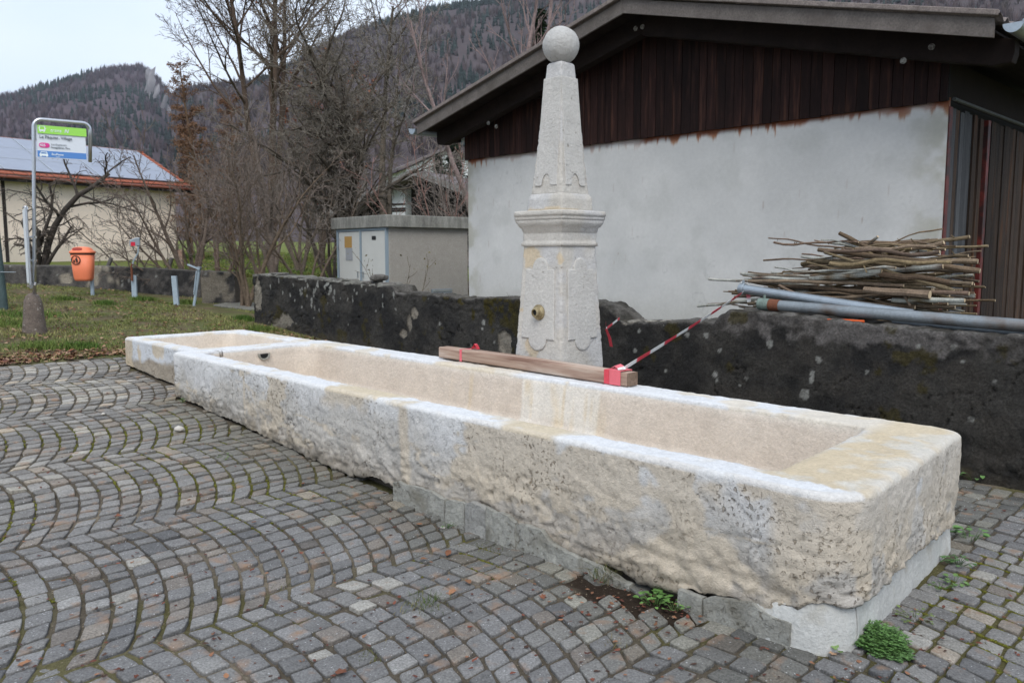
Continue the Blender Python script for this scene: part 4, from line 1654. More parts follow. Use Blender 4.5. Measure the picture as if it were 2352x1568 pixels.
def build_wall():
    n = int((2.2 - WU0) / .014)
    us = np.linspace(WU0, 2.2, n)
    P0 = np.stack([us, us * 0, us * 0], -1)
    top = np.interp(us, tu, tz) + (fbm(P0, 3, 4, 3) - .5) * .035 + (fbm(P0, 14, 3, 4) - .5) * .02
    base = gz(us * U[0] + VW * V[0], us * U[1] + VW * V[1]) - .08
    nf = 66
    prof = []
    for t in np.linspace(0, 1, nf): prof.append(('f', t))
    for t in (.03, .07, .14, .25, .4, .55, .7, .85, .93, .97): prof.append(('t', t))
    for t in np.linspace(0, 1, 14)[1:]: prof.append(('b', t))
    thick = .38
    G = np.zeros((n, len(prof), 3))
    for j, (k, t) in enumerate(prof):
        if k == 'f': v = VW + .05 * t * 0 + 0; z = base + (top - .02 - base) * t
        elif k == 't':
            v = VW + thick * t; z = top - .0 - .05 * np.abs(t - .5) * 0
        else: v = VW + thick; z = top - .02 + (base - top) * t
        G[:, j] = us[:, None] * U + v * V
        G[:, j, 2] = z
    Nn = grid_normals(G)
    if Nn[n // 2, 30] @ V > 0: Nn = -Nn
    f1_ = fbm(G, 2.2, 5, 5); f2_ = fbm(G, 11, 4, 6); f3_ = fbm(G, 40, 3, 8)
    w1, w2, _ = worley(G * np.array([1, 1, 1.4]), 6, 3)
    ch = fbm(G * np.array([1, 1, 1.8]), 1.35, 5, 45)
    crack = np.exp(-((ch - .5) / .0042) ** 2) * sst(f1_, .45, .55)
    rub = sst(fbm(G, 1.6, 3, 55) + .3 * sst(G[..., 2], .8, 1.1) - .12, .55, .65)
    u = G @ U; z = G[..., 2]
    # bare stone where the render fell off, read off the wall
    bare = spotmask(G, [(592, 680, 34, .55), (592, 655, 22, .5), (655, 735, 16, 2.0), (640, 745, 14, 2.2), (952, 720, 13, 1.0), (940, 742, 20, .45), (925, 765, 10, 1.3), (1158, 782, 22, 1.1), (1160, 800, 20, 1.1), (1440, 737, 8, 2.5)])
    d = (f1_ - .5) * .05 + (f2_ - .5) * .022 + (f3_ - .5) * .010 - crack * .02 + rub * (np.minimum(w2 - w1, .4) - .2) * .05 - bare * .018
    G2 = G + Nn * d[..., None]
    dark = mixc((.029, .028, .027), (.060, .056, .050), sst(fbm(G, 3.2, 5, 15), .35, .68))
    right = sst(u, -5.0, -2.0)
    dark = mixc(dark, (.060, .054, .047), sst(fbm(G, 5, 5, 25) + .05 * right, .54, .72) * (.35 + .4 * right))
    up = sst(z - (np.interp(u, tu, tz)) + .20 + (f2_ - .5) * .28, 0, .08) * sst(u, -4.2, -3.6)
    upc = mixc((.10, .092, .085), (.19, .175, .165), sst(f2_ + (fbm(G, 1.4, 3, 64) - .5), .45, .7))
    C = mixc(dark, upc, up * .75)
    lic = spotmask(G, [(1847, 905, 13, 1.0), (1879, 826, 9, .8), (1866, 858, 8, .8), (1863, 873, 7, 1), (1643, 860, 7, 1), (1470, 760, 5, 1), (1580, 768, 7, 1), (1624, 770, 7, 1), (1768, 790, 10, .8), (1655, 805, 6, 1), (1460, 805, 5, 1), (1110, 741, 7, .8), (1108, 755, 3, 1), (905, 676, 6, .5), (880, 679, 5, .5), (880, 700, 6, .45), (798, 688, 5, .5), (730, 652, 9, .6), (725, 665, 8, .5), (720, 672, 10, .5), (717, 690, 7, .6), (748, 660, 7, .6), (760, 663, 8, .7), (752, 652, 6, 1), (770, 670, 7, .5), (700, 665, 6, .7), (705, 655, 5, .6), (690, 668, 5, .6), (665, 678, 5, .5), (676, 690, 4, .6), (648, 672, 5, .6), (621, 659, 6, .5), (715, 702, 7, .5), (723, 708, 6, .5), (735, 712, 4, .6), (693, 705, 4, .6), (640, 645, 6, .4), (830, 655, 5, .6), (840, 666, 4, .6), (815, 666, 4, .6), (777, 725, 3, .6), (800, 745, 3, .6), (812, 690, 4, .5), (770, 690, 4, .5), (2110, 795, 6, 1), (1990, 855, 5, 1), (2210, 830, 5, 1), (1700, 885, 4, 1), (1530, 850, 4, 1)])
    w_1, _, idv = worley(G, 10, 71)
    sp_ = sst(.20 * idv + .02 - w_1 + (f3_ - .5) * .12, 0, .03) * (idv > .93)
    dens = ubands(u, [(-11.9, -9.3)], .5) * sst(z, .8, 1.1) * .9
    sp_ = np.maximum(sp_, sst(.42 * idv - w_1 + (f3_ - .5) * .2, 0, .05) * (idv > .55) * sst(dens * fbm(G, 2.4, 2, 88), .28, .42))
    C = mixc(C, (.36, .36, .33), np.maximum(lic, sp_ * .7) * (.45 + .55 * f3_))
    mossm = spotmask(G, [(1150, 700, 26, 1.3), (1120, 705, 24, .8), (1170, 720, 30, .6), (1130, 740, 26, .5), (1060, 690, 10, 1.6), (1025, 683, 7, 1.4), (1085, 720, 16, .4)])
    mossm = np.maximum(mossm * sst(fbm(G, 16, 3, 18), .42, .52), sst(fbm(G, 4.5, 5, 28), .66, .70) * .7)
    C = mixc(C, (.055, .045, .012), mossm)
    bc = mixc((.19, .165, .13), (.33, .30, .25), f2_)
    C = mixc(C, bc, bare)
    C = C * (1 - .45 * crack)[..., None]
    topm = np.array([k == 't' for k, t in prof])[None, :] * np.ones((n, 1))
    C = mixc(C, mixc((.07, .065, .055), (.17, .16, .145), sst(f2_, .4, .6)), topm * .8)
    low = sst(.22 - (z - base[:, None]) + (f2_ - .5) * .3, 0, .15)
    C = mixc(C, (.075, .065, .05), low * .6)
    polys_q = grid_faces(n, len(prof))
    m_ = len(prof)
    caps = [list(range(m_)), [(n - 1) * m_ + k for k in range(m_)][::-1]]
    me = np_mesh('render_face', np.vstack([G2.reshape(-1, 3)]), quads=polys_q, col=np.clip(C, 0, 1).reshape(-1, 3), smooth=True)
    root = empty('retaining_wall', W(-5, VW, .05), 'long blackened wall spotted with white lichen, behind the trough', 'wall')
    add('wall_body', me, M['wall'], root)
    e = MB(); e.poly(G2[0], [tuple(range(m_))], (.2, .18, .14)); e.poly(G2[-1], [tuple(range(m_))[::-1]], (.06, .055, .05)); e.obj('wall_end', M['wall'], root)
    # coping stones on the higher stretch, and the broken ones near the step
    r_ = np.random.default_rng(4)
    def block(u0, u1, v0, v1, z0, z1, jitter=.01, name='coping_stone', tilt=0, parent=root):
        b = MB()
        nu, k = 6, []
        pts = []
        for i in range(nu + 1):
            t = i / nu
            uu = u0 + (u1 - u0) * t
            row = [W(uu, v0, z0), W(uu, v0 - .004, (z0 + z1) / 2), W(uu, v0 + .008, z1), W(uu, v1 - .008, z1), W(uu, v1, z0)]
            row = [p + r_.normal(0, jitter * .3, 3) + Z3 * tilt * (t - .5) for p in row]
            pts += row
        F = []
        for i in range(nu):
            for q in range(5):
                F.append((i * 5 + q, i * 5 + (q + 1) % 5, (i + 1) * 5 + (q + 1) % 5, (i + 1) * 5 + q))
        F += [(4, 3, 2, 1, 0), tuple(nu * 5 + q for q in range(5))]
        b.poly(pts, F)
        b.obj(name, M['coping'], parent)
    ue = float(onv(880, 650, VW) @ U)
    xs = [WU0 - .02]
    while xs[-1] < ue - .3: xs.append(xs[-1] + r_.uniform(.45, .8))
    xs[-1] = ue
    for a, b_ in zip(xs[:-1], xs[1:]):
        zt = np.interp((a + b_) / 2, tu, tz)
        block(a + .004, b_ - .004, VW + .005, VW + .37, zt - .03, zt + .012, .03)
    return root


wall = build_wall()


def loose_stone(cu, cv, cz, a, b, c, seed, label, color=(.17, .16, .145)):
    import bmesh
    bm = bmesh.new(); bmesh.ops.create_icosphere(bm, subdivisions=3, radius=1)
    P = np.array([v.co[:] for v in bm.verts]); F = [[v.index for v in f.verts] for f in bm.faces]; bm.free()
    Q = np.sign(P) * np.abs(P) ** .62
    Q = Q * (1 + (fbm(P, 1.6, 3, seed) - .5) * .5)[:, None]
    G = W(cu, cv, cz) + Q[:, :1] * a * U + Q[:, 1:2] * b * V + Q[:, 2:] * c * Z3
    col = mixc(np.array(color) * .7, np.array(color) * 1.4, fbm(G, 20, 3, seed))
    o = add('loose_stone', np_mesh('loose_stone', G, tris=np.array(F), col=col), M['wall'])
    tag(o, label, 'stone')


for (x, y, a, b, c, lab) in ((868, 636, .10, .12, .045, 'grey block lying on top of the wall, highest of the broken coping pieces'),
                             (855, 648, .09, .14, .03, 'dark broken stone under the grey block on the wall top'),
                             (888, 655, .09, .12, .045, 'rough brown stone beside the grey block at the step of the wall'),
                             (640, 627, .14, .12, .018, 'thin flat stone lying on the far end of the wall top')):
    p = onv(x, y, VW + .12)
    loose_stone(p @ U, VW + .14, p[2] - .01, a, b, c, int(x), lab)
p = onv(1388, 716, VW + .2)
loose_stone(p @ U, VW + .2, p[2] - .02, .12, .14, .07, 9, 'dark hump of stone on the wall top just right of the obelisk', (.05, .045, .04))
for i, x in enumerate((1462, 1500, 1536)):
    p = onv(x, 738, VW + .15)
    loose_stone(p @ U, VW + .12, p[2] - .005, .055, .07, .02, 30 + i, ['pale chip nearest the obelisk on the low part of the wall top', 'pale chip in the middle of the low part of the wall top', 'pale chip farthest right on the low part of the wall top'][i], (.30, .28, .24))

# ================================================================== GARDEN WALL at the back left, with its return
def rough_wall(name, pts, tops, thick, seed, label, res=.05):
    root = empty(name, pts[0], label, 'wall')
    for si in range(len(pts) - 1):
        a, b = np.array(pts[si], float), np.array(pts[si + 1], float)
        L = np.linalg.norm(b - a); d = (b - a) / L
        nrm = np.array([d[1], -d[0], 0])
        if nrm @ (np.array([0, 0, 0]) - a) < 0: nrm = -nrm
        n = int(L / res) + 2
        t = np.linspace(0, 1, n)
        base = gz(a[0] + d[0] * L * t, a[1] + d[1] * L * t) - .1
        top = tops[si][0] + (tops[si][1] - tops[si][0]) * t
        prof = [('f', x) for x in np.linspace(0, 1, 18)] + [('t', x) for x in (.06, .2, .5, .8, .94)] + [('b', x) for x in (0.05, .5, 1)]
        G = np.zeros((n, len(prof), 3))
        for j, (k, x) in enumerate(prof):
            off = 0 if k == 'f' else (-thick * x if k == 't' else -thick)
            z = base + (top - .015 - base) * x if k == 'f' else (top if k == 't' else top - .02 + (base - top) * x)
            G[:, j] = a + d * (L * t)[:, None] + nrm * off
            G[:, j, 2] = z
        Nn = grid_normals(G)
        if Nn[n // 2, 6] @ nrm < 0: Nn = -Nn
        f1_, f2_ = fbm(G, 2.5, 4, seed), fbm(G, 9, 4, seed + 1)
        G2 = G + Nn * ((f1_ - .5) * .05 + (f2_ - .5) * .03)[..., None]
        C = mixc((.035, .034, .034), (.12, .11, .10), sst(f1_ * .6 + f2_ * .4, .38, .64))
        C = mixc(C, (.33, .29, .23), sst(fbm(G, 1.7, 3, seed + 6), .66, .70))
        C = mixc(C, (.36, .36, .33), sst(.13 - worley(G, 5, seed)[0], 0, .03) * .8)
        if si == len(pts) - 2 and len(pts) > 2 and False: pass
        if name == 'wall_return': C = mixc(C, (.24, .21, .165), sst(fbm(G, 3.0, 3, 6), .47, .56) * .8)
        topm = np.array([k == 't' for k, x in prof])[None, :] * np.ones((n, 1))
        C = mixc(C, (.15, .14, .12), topm * .7)
        m_ = len(prof)
        add('wall_section', np_mesh('wall_section', G2.reshape(-1, 3), quads=grid_faces(n, m_), col=C.reshape(-1, 3), smooth=True), M['wall'], root)
        e = MB(); e.poly(G2[0], [tuple(range(m_))], (.14, .12, .10)); e.poly(G2[-1], [tuple(range(m_))[::-1]], (.14, .12, .10)); e.obj('wall_end', M['wall'], root)
    return root


def gp(x, y):
    p = ground(x, y); return np.array([p[0], p[1], float(gz(p[0], p[1]))])


def ztop(p, y, x=None):
    """height above the point p that shows at image row y"""
    lo, hi = -1.0, 40.0
    for _ in range(50):
        m = (lo + hi) / 2
        if proj(np.array([p[0], p[1], m]))[1] > y: lo = m
        else: hi = m
    return lo


a0 = gp(-260, 640); a1 = gp(30, 651); a2 = gp(235, 664); a3 = gp(462, 686)
rough_wall('garden_wall', [a0, a1, a2, a3], [(ztop(a0, 600), ztop(a1, 609)), (ztop(a1, 609), ztop(a2, 611)), (ztop(a2, 611), ztop(a3, 622))], .3, 14, 'low mossy garden wall in front of the cream house')
b0, b1 = gp(464, 696), gp(541, 700)
rough_wall('wall_return', [b0, b1], [(ztop(b0, 622), ztop(b1, 624))], .34, 27, 'short pale patched wall block left of the gap with shrub stems')
b = MB(); c0, c1 = gp(490, 704), gp(590, 716)
c0[2] = gz(c0[0], c0[1]); c1[2] = gz(c1[0], c1[1])
b.box(c0 + Z3 * .0, c1 - c0, np.array([.15, .9, .03]), Z3 * .035)
o = b.obj('threshold_slab', M['coping'], bevel=.01)
tag(o, 'worn grey stone slab in the opening between the two walls', 'stone slab')

# ================================================================== BARN
VB = 8.6
BU0, BU1, BC = -9.84, -2.85, -6.25
SLOPE = .252
roofz = lambda u: 4.52 - SLOPE * np.abs(np.asarray(u) - BC)        # underside of the roof


def barn():
    root = empty('barn', W(BC, VB, .4), 'large shed with dark boarded gable above a grey plastered wall', 'barn')
    # plastered wall, a solid slab: front face dense for the stains
    ZB = 3.085
    nu, nz_ = 520, 150
    us = np.linspace(BU0, BU1 - .0, nu)
    G = np.zeros((nu, nz_ + 2, 3))
    for j in range(nz_):
        G[:, j] = us[:, None] * U + VB * V
        G[:, j, 2] = -.1 + (ZB + .03 + .1) * j / (nz_ - 1)
    for j in (0, 1):
        G[:, nz_ + j] = us[:, None] * U + (VB + .045) * V
        G[:, nz_ + j, 2] = (ZB + .03, -.1)[j]
    u = G @ U; z = G[..., 2]
    big = fbm(G, .9, 5, 3); mid = fbm(G, 3.2, 5, 13)
    C = mixc((.53, .525, .505), (.60, .59, .565), sst(big, .3, .7))
    C = mixc(C, (.42, .42, .39), sst(mid, .50, .74) * .3)
    C = mixc(C, (.38, .38, .34), sst(1.35 - z + (big - .5) * 1.0, 0, .9) * .40)
    edge = np.maximum(sst(u, BU1 - .5, BU1), sst(-u, -BU0 - .45, -BU0))
    C = mixc(C, (.40, .385, .32), edge * sst(mid, .42, .62) * .8)
    # rust running out below the boards
    P1 = np.stack([u * 1.0, u * 0, u * 0], -1)
    ln = .055 + .09 * np.maximum(0, fbm(P1, 7, 3, 5) - .45) * 2 + .30 * np.maximum(0, fbm(P1, 34, 2, 7) - .60) * 2 * fbm(P1, 3, 2, 8)
    amt = sst(fbm(P1, 1.3, 3, 9), .30, .5)
    r = sst(ln - (ZB - z), -.01, .05) * (.45 + .55 * amt)
    C = mixc(C, mixc((.20, .055, .018), (.36, .19, .10), sst(ZB - z, .02, .14)), np.clip(r, 0, 1) * .95)
    hair = np.exp(-((fbm(G, 1.1, 4, 47) - .5) / .0022) ** 2) * sst(big, .5, .6)
    C = C * (1 - .16 * hair)[..., None]
    # single rust tears further down
    r_ = np.random.default_rng(12)
    for k in range(34):
        uu = r_.uniform(BU0 + .2, BU1 - .1); zz = r_.uniform(1.0, 2.95); l = r_.uniform(.01, .07); w = r_.uniform(.005, .007)
        q = np.exp(-((u - uu) / w) ** 2) * sst(l - np.abs(z - zz), 0, .02)
        C = mixc(C, (.24, .13, .08), q * r_.uniform(.15, .6))
    G2 = G.copy(); G2[:, :nz_] += -V * ((big - .5) * .018 + (mid - .5) * .006)[:, :nz_, None]
    polys = [list(map(int, q)) for q in grid_faces(nu, nz_ + 2)]
    m_ = nz_ + 2
    polys += [list(range(m_)), [(nu - 1) * m_ + k for k in range(m_)][::-1]]
    add('plastered_wall', np_mesh('plastered_wall', G2.reshape(-1, 3), polys=polys, col=C.reshape(-1, 3), smooth=False), M['plaster'], root)
    # gable boards, each its own
    x = BU0 - .03
    k = 0
    while x < BU1 - .02:
        w = random.choice((.105, .115, .125, .13))
        x1 = min(x + w, BU1)
        z0 = ZB - random.uniform(0, .012)
        za, zb_ = float(roofz(x)) - .02, float(roofz(x1)) - .02
        v0 = VB - .045 - random.uniform(0, .006)
        pts = [W(x + .003, v0, z0), W(x1 - .003, v0, z0), W(x1 - .003, v0, zb_), W(x + .003, v0, za)]
        if x < BC < x1: pts = [pts[0], pts[1], pts[2], W(BC, v0, float(roofz(BC)) - .02), pts[3]]
        MB().prism(pts, V * .022).obj('board', M['board'], root, bevel=0)
        x = x1
    bk = MB(); bk.prism([W(BU0, VB - .018, ZB), W(BU1, VB - .018, ZB), W(BU1, VB - .018, float(roofz(BU1)) - .03), W(BC, VB - .018, float(roofz(BC)) - .03), W(BU0, VB - .018, float(roofz(BU0)) - .03)], V * .03)
    bk.obj('board_backing', M['dark'], root)
    # rafters of the verge: two beams set in front of the boards, notched at their feet
    RB = 4.24 + .012
    for s in (-1, 1):
        e = 4.03 if s > 0 else 3.92
        zl = lambda d: RB - SLOPE * d
        pts = [(0, zl(0)), (e - .16, zl(e - .16)), (e - .02, zl(e) + .05), (e, zl(e) + .13), (e, float(roofz(BC + e)) - .025), (0, float(roofz(BC)) - .025)]
        MB().prism([W(BC + s * (d if d else .0015), VB - .36, z) for d, z in pts], V * .14).obj('verge_rafter', M['soffit'], root, bevel=.006)
    # purlins running back under the roof, their ends showing
    for du in (-3.75, -2.0, 2.0, 3.62):
        u_ = BC + du; zt = float(roofz(u_)) - .05
        MB().uvbox(u_ - .07, u_ + .07, VB - .215, VB - .055, zt - .17, zt - .02).obj('purlin', M['soffit'], root, bevel=.006)
    # bolt washers on the rafters
    for (x, y) in ((1460, 66), (1476, 62), (2075, 140), (2140, 108), (1122, 283), (1140, 291)):
        p = onv(x, y, VB - .36)
        b = MB(); b.tube([p - V * .0, p - V * .006], .030, 16); b.tube([p - V * .006, p - V * .016], .015, 6)
        b.obj('bolt_washer', M['washer'], root)
    # soffit boards running back along the overhang (v direction), laid on the slope
    for s in (-1, 1):
        d = .02
        while d < 3.9:
            w = .14
            ua, ub_ = BC + s * d, BC + s * min(d + w - .006, 3.95)
            za, zb_ = float(roofz(ua)), float(roofz(ub_))
            pts = [W(ua, 7.93, za), W(ub_, 7.93, zb_), W(ub_, 7.93, zb_ - .02), W(ua, 7.93, za - .02)]
            MB().prism(pts, V * 5.2).obj('soffit_board', M['soffit'], root)
            d += w
    # fascia planks
    for s in (-1, 1):
        e = 3.96
        pts = [(0.0015, 4.595), (e, 4.595 - SLOPE * e), (e, 4.595 - SLOPE * e - .16), (0.0015, 4.595 - .16)]
        MB().prism([W(BC + s * d, 7.885, z) for d, z in pts], V * .028).obj('fascia_board', M['fascia'], root, bevel=.003)
    # corrugated sheet roof
    for s in (-1, 1):
        nv = 190; vs = np.linspace(7.84, 13.2, nv); ds = np.linspace(0, 4.02, 30)
        wave = .024 * np.sin(2 * np.pi * (vs - 7.84) / .177 + 1.2)
        for nm, a, b_ in (('roof_sheet', 0, 30),):
            G = np.zeros((nv, 30 * 2, 3))
            for j in range(30):
                G[:, j] = W(BC + s * ds[j], 0)[None] + vs[:, None] * V
                G[:, j, 2] = 4.632 - SLOPE * ds[j] + wave + .012 * (int(ds[j] / 1.4) * -1)
                G[:, 59 - j] = G[:, j]; G[:, 59 - j, 2] -= .008
            polys = grid_faces(nv, 60)
            ex = np.array([[i * 60 + 59, i * 60, (i + 1) * 60, (i + 1) * 60 + 59] for i in range(nv - 1)])
            add('roof_sheet', np_mesh('roof_sheet', G.reshape(-1, 3), quads=np.vstack([polys, ex]), smooth=False), M['roofsheet'], root)
        # verge capping over the front edge
        pts = [W(BC + s * .001, 7.835, 4.66), W(BC + s * 4.0, 7.835, 4.66 - SLOPE * 4.0), W(BC + s * 4.0, 7.835, 4.61 - SLOPE * 4.0), W(BC + s * .001, 7.835, 4.61)]
        MB().prism(pts, V * .045).obj('verge_cap', M['roofsheet'], root, bevel=.008)
    # gutters: half round, open on top
    for s in (-1, 1):
        uu = BC + s * 4.0
        zc = 4.595 - SLOPE * 4.12 - .02
        r = .078
        arc = [(uu + s * (.02 + r - r * math.cos(math.pi * k / 12)), zc - r * math.sin(math.pi * k / 12)) for k in range(13)]
        b = MB()
        v0, v1 = 7.90, 13.2
        for (p, q) in zip(arc[:-1], arc[1:]):
            b.poly([W(p[0], v0, p[1]), W(q[0], v0, q[1]), W(q[0], v1, q[1]), W(p[0], v1, p[1])], [(0, 1, 2, 3)])
        rim = [(uu + s * (.02 + r - (r - .003) * math.cos(math.pi * k / 12)), zc - (r - .003) * math.sin(math.pi * k / 12)) for k in range(13)]
        for (p, q) in zip(rim[:-1], rim[1:]):
            b.poly([W(p[0], v0, p[1]), W(q[0], v0, q[1]), W(q[0], v1, q[1]), W(p[0], v1, p[1])], [(3, 2, 1, 0)])
        g = b.obj('gutter', M['galv'], root)
        b = MB(); b.prism([W(p[0], v0 - .004, p[1]) for p in arc], V * .006); b.obj('gutter_end', M['galv'], g)
        b = MB(); b.tube([W(uu + s * (.02 + 2 * r), v0 - .006, zc + .006), W(uu + s * (.02 + 2 * r), v1, zc + .006)], .011, 8); b.obj('gutter_bead', M['galv'], g)
    # right side: steel posts, plank doors, rail
    us_ = BU1 - .04
    z0s = -.05
    for vv, nm in ((VB + .004, 'steel_post'), (9.78, 'steel_post')):
        MB().uvbox(BU1 + (.003 if vv < 9 else -.10), BU1 + .014, vv, vv + .085, z0s, 3.03).obj(nm, M['redsteel'], root, bevel=.004)
    v = VB + .12
    while v < 13.1:
        w = random.choice((.10, .115, .13, .14))
        if not (9.70 < v < 9.86):
            grey = v < 9.6
            out = random.choice((0, 0, .012, .02))
            m_ = M['plank_g'] if (grey and random.random() < .75) else M['plank']
            MB().uvbox(us_ - .025, us_ + out, v + .003, v + w - .003, z0s, 3.06 - random.uniform(0, .03)).obj('plank', m_, root)
        v += w
    MB().uvbox(us_ - .06, us_ - .03, VB + .03, 13.1, z0s, 3.2).obj('door_backing', M['dark'], root)
    MB().uvbox(us_ - .06, us_ - .02, VB + .03, 13.1, 3.12, 3.50).obj('lintel_board', M['soffit'], root)
    b = MB(); b.tube([W(BU1 + .03, VB + .05, 3.10), W(BU1 + .03, 13.0, 3.10)], .018, 10); b.obj('door_rail', M['rail'], root, smooth=False)
    # far gable and left side so that the shed is closed
    MB().uvbox(BU0, BU0 + .2, VB + .26, 13.1, -.1, 3.45).obj('side_wall', M['plaster_plain'], root)
    MB().prism([W(BU0, 12.95, -.1), W(BU1 - .07, 12.95, -.1), W(BU1 - .07, 12.95, 3.4), W(BC, 12.95, 4.4), W(BU0, 12.95, 3.4)], V * .1).obj('rear_wall', M['plaster_plain'], root)
    return root


M['plaster_plain'] = mat('grey_plaster_plain', (.50, .51, .51), .9, (2, .06), (20, .05))
barn()

# ================================================================== PIPES on the wall
def pipe(pts, r, matn, label, collar=None, cap_end=True):
    root = empty('steel_pipe', pts[0], label, 'pipe')
    b = MB()
    P = []
    for a, c in zip(pts[:-1], pts[1:]):
        for k in range(6): P.append(a + (c - a) * k / 6)
    P.append(pts[-1])
    b.tube(P, r, 20, cap=False)
    b.tube(P[::-1], r * .86, 20, cap=False)
    # annulus at the open end
    d = (P[1] - P[0]) / np.linalg.norm(P[1] - P[0])
    x = np.cross(d, Z3); x /= np.linalg.norm(x); y = np.cross(d, x)
    ro = [P[0] + r * (math.cos(t) * x + math.sin(t) * y) for t in np.linspace(0, 2 * math.pi, 21)[:-1]]
    ri = [P[0] + r * .86 * (math.cos(t) * x + math.sin(t) * y) for t in np.linspace(0, 2 * math.pi, 21)[:-1]]
    b.poly(ro + ri, [(k, (k + 1) % 20, 20 + (k + 1) % 20, 20 + k) for k in range(20)])
    b.obj('pipe_body', matn, root, smooth=False)
    if collar:
        s, ln, rr, m_ = collar
        b = MB(); b.tube([P[0] + d * s, P[0] + d * (s + .01), P[0] + d * (s + ln - .01), P[0] + d * (s + ln)], [rr * .96, rr, rr, rr * .96], 20)
        b.obj('pipe_collar', m_, root)
        b = MB()
        q = P[0] + d * (s + ln * .5) - y * rr
        b.tube([q - Z3 * .0, q + Z3 * .028], .012, 6)
        b.obj('collar_bolt', m_, root)
    return root


M['greenmetal'] = mat('oxidised_coupling', (.18, .23, .20), .7, (20, .3), (60, .2), metal=.3)
M['rustmetal'] = mat('rusty_collar', (.17, .065, .035), .8, (20, .3), (60, .2), metal=.2)
pA0, pA1 = onv(1704, 663, 6.74), onv(1925, 697, 6.66)
pipe([pA0, pA1, pA1 + (pA1 - pA0) * .66], .044, M['galv'], 'grey pipe sloping down to the right, with barrier tape tied round its raised end', (-.015, .05, .053, M['galv']))
pB0, pB1 = onv(1760, 699, 6.56), onv(2352, 748, 6.50)
pipe([pB0, pB1, pB1 + (pB1 - pB0) * .5], .046, M['galv_rust'], 'long rust stained pipe lying in front along the wall top, with a green coupling', (-.07, .10, .052, M['greenmetal']))
b = MB(); dB = (pB1 - pB0) / np.linalg.norm(pB1 - pB0)
b.tube([pB0 + dB * .035, pB0 + dB * .13], .051, 20)
o = b.obj('pipe_sleeve', M['rustmetal'], bpy.data.objects['steel_pipe.001'])
pC0, pC1 = onv(2052, 738, 6.60), onv(2352, 764, 6.56)
pipe([pC0, pC1, pC1 + (pC1 - pC0) * .8], .032, M['galv'], 'thinner grey pipe lying lowest along the wall top at the right')
pD0, pD1 = onv(1900, 735, 6.46), onv(1985, 738, 6.46)
b = MB(); b.tube([pD0, (pD0 + pD1) / 2 + Z3 * .004, pD1], .010, 8); o = b.obj('orange_cord', mat('orange_cord', (.62, .10, .02), .6)); tag(o, 'short orange strip lying on the wall top under the pipes', 'cord')

# ================================================================== BRUSHWOOD PILE
BR = []


def branch(p0, p1, r0, r1, bend, seed, label, light=.0, lichen=0.0):
    r_ = np.random.default_rng(seed)
    p0, p1 = np.asarray(p0), np.asarray(p1)
    L = np.linalg.norm(p1 - p0); d = (p1 - p0) / L
    bend = min(bend, L * .038)
    n = max(5, int(L / .09))
    side = np.cross(d, Z3); side /= np.linalg.norm(side); up = np.cross(side, d)
    ph = r_.uniform(0, 6.28, 4)
    P = []
    for i in range(n + 1):
        t = i / n
        e = math.sin(math.pi * t)
        o = side * bend * (math.sin(t * 3.1 + ph[0]) - math.sin(ph[0])) * e + up * bend * .7 * math.sin(t * 4.4 + ph[1]) * e + up * bend * .25 * math.sin(t * 13 + ph[2])
        P.append(p0 + d * L * t + o)
    R = [r0 + (r1 - r0) * i / n for i in range(n + 1)]
    R = [x * (1 + .10 * math.sin(i * 2.3 + ph[3])) for i, x in enumerate(R)]
    ns = 8
    b = MB()
    b.tube(P, R, ns, cap=False)
    bark = np.array([.175, .130, .085]) * r_.uniform(.6, 1.25) * np.array([1, r_.uniform(.92, 1.05), r_.uniform(.85, 1.1)])
    pts = np.array(b.v)
    c = np.tile(bark, (len(pts), 1))
    if lichen > 0:
        m = sst(fbm(pts, 14, 3, seed), .52 - lichen * .2, .56 - lichen * .1)
        c = mixc(c, (.40, .41, .37), m * .85)
    c = c * (1 - .25 * sst(fbm(pts, 30, 2, seed), .5, .6))[:, None]
    b.c = [tuple(x) for x in c]
    pale = np.array([.56, .44, .29]) * r_.uniform(.75, 1.1)
    for e, (k, rr) in enumerate(((0, R[0]), (n, R[-1]))):
        base = k * ns
        dd = (P[1] - P[0]) if k == 0 else (P[-1] - P[-2])
        dd = dd / np.linalg.norm(dd) * (-1 if k == 0 else 1)
        ring = [np.array(b.v[base + q]) for q in range(ns)]
        tilt = r_.normal(0, .5)
        ring = [q + dd * .002 for q in ring]
        ringi = [P[k] + (q - P[k]) * .80 + dd * .003 for q in ring]
        b.poly(ring, [], tuple(bark * .8))
        b0 = len(b.v) - ns
        b.poly(ringi, [], tuple(pale))
        b1 = len(b.v) - ns
        for q in range(ns): b.f.append((b0 + q, b0 + (q + 1) % ns, b1 + (q + 1) % ns, b1 + q))
        b.f.append(tuple(b1 + q for q in range(ns)))
    for q in range(int(r_.integers(0, 3))):                 # stubs where side twigs were cut
        i = int(r_.integers(1, n))
        a_ = r_.uniform(0, 6.28); sd_ = side * math.cos(a_) + up * math.sin(a_) + d * .5
        k0 = len(b.v); b.tube([P[i], P[i] + sd_ * R[i] * r_.uniform(2.2, 5)], [R[i] * .45, R[i] * .35], 5)
        b.c += [tuple(bark * .9)] * (len(b.v) - k0)
    o = add('cut_branch', np_mesh('cut_branch', np.array(b.v), polys=b.f, col=np.array(b.c), smooth=False), M['bark'])
    tag(o, label, 'branch', 'cut branches heaped behind the wall')
    return o


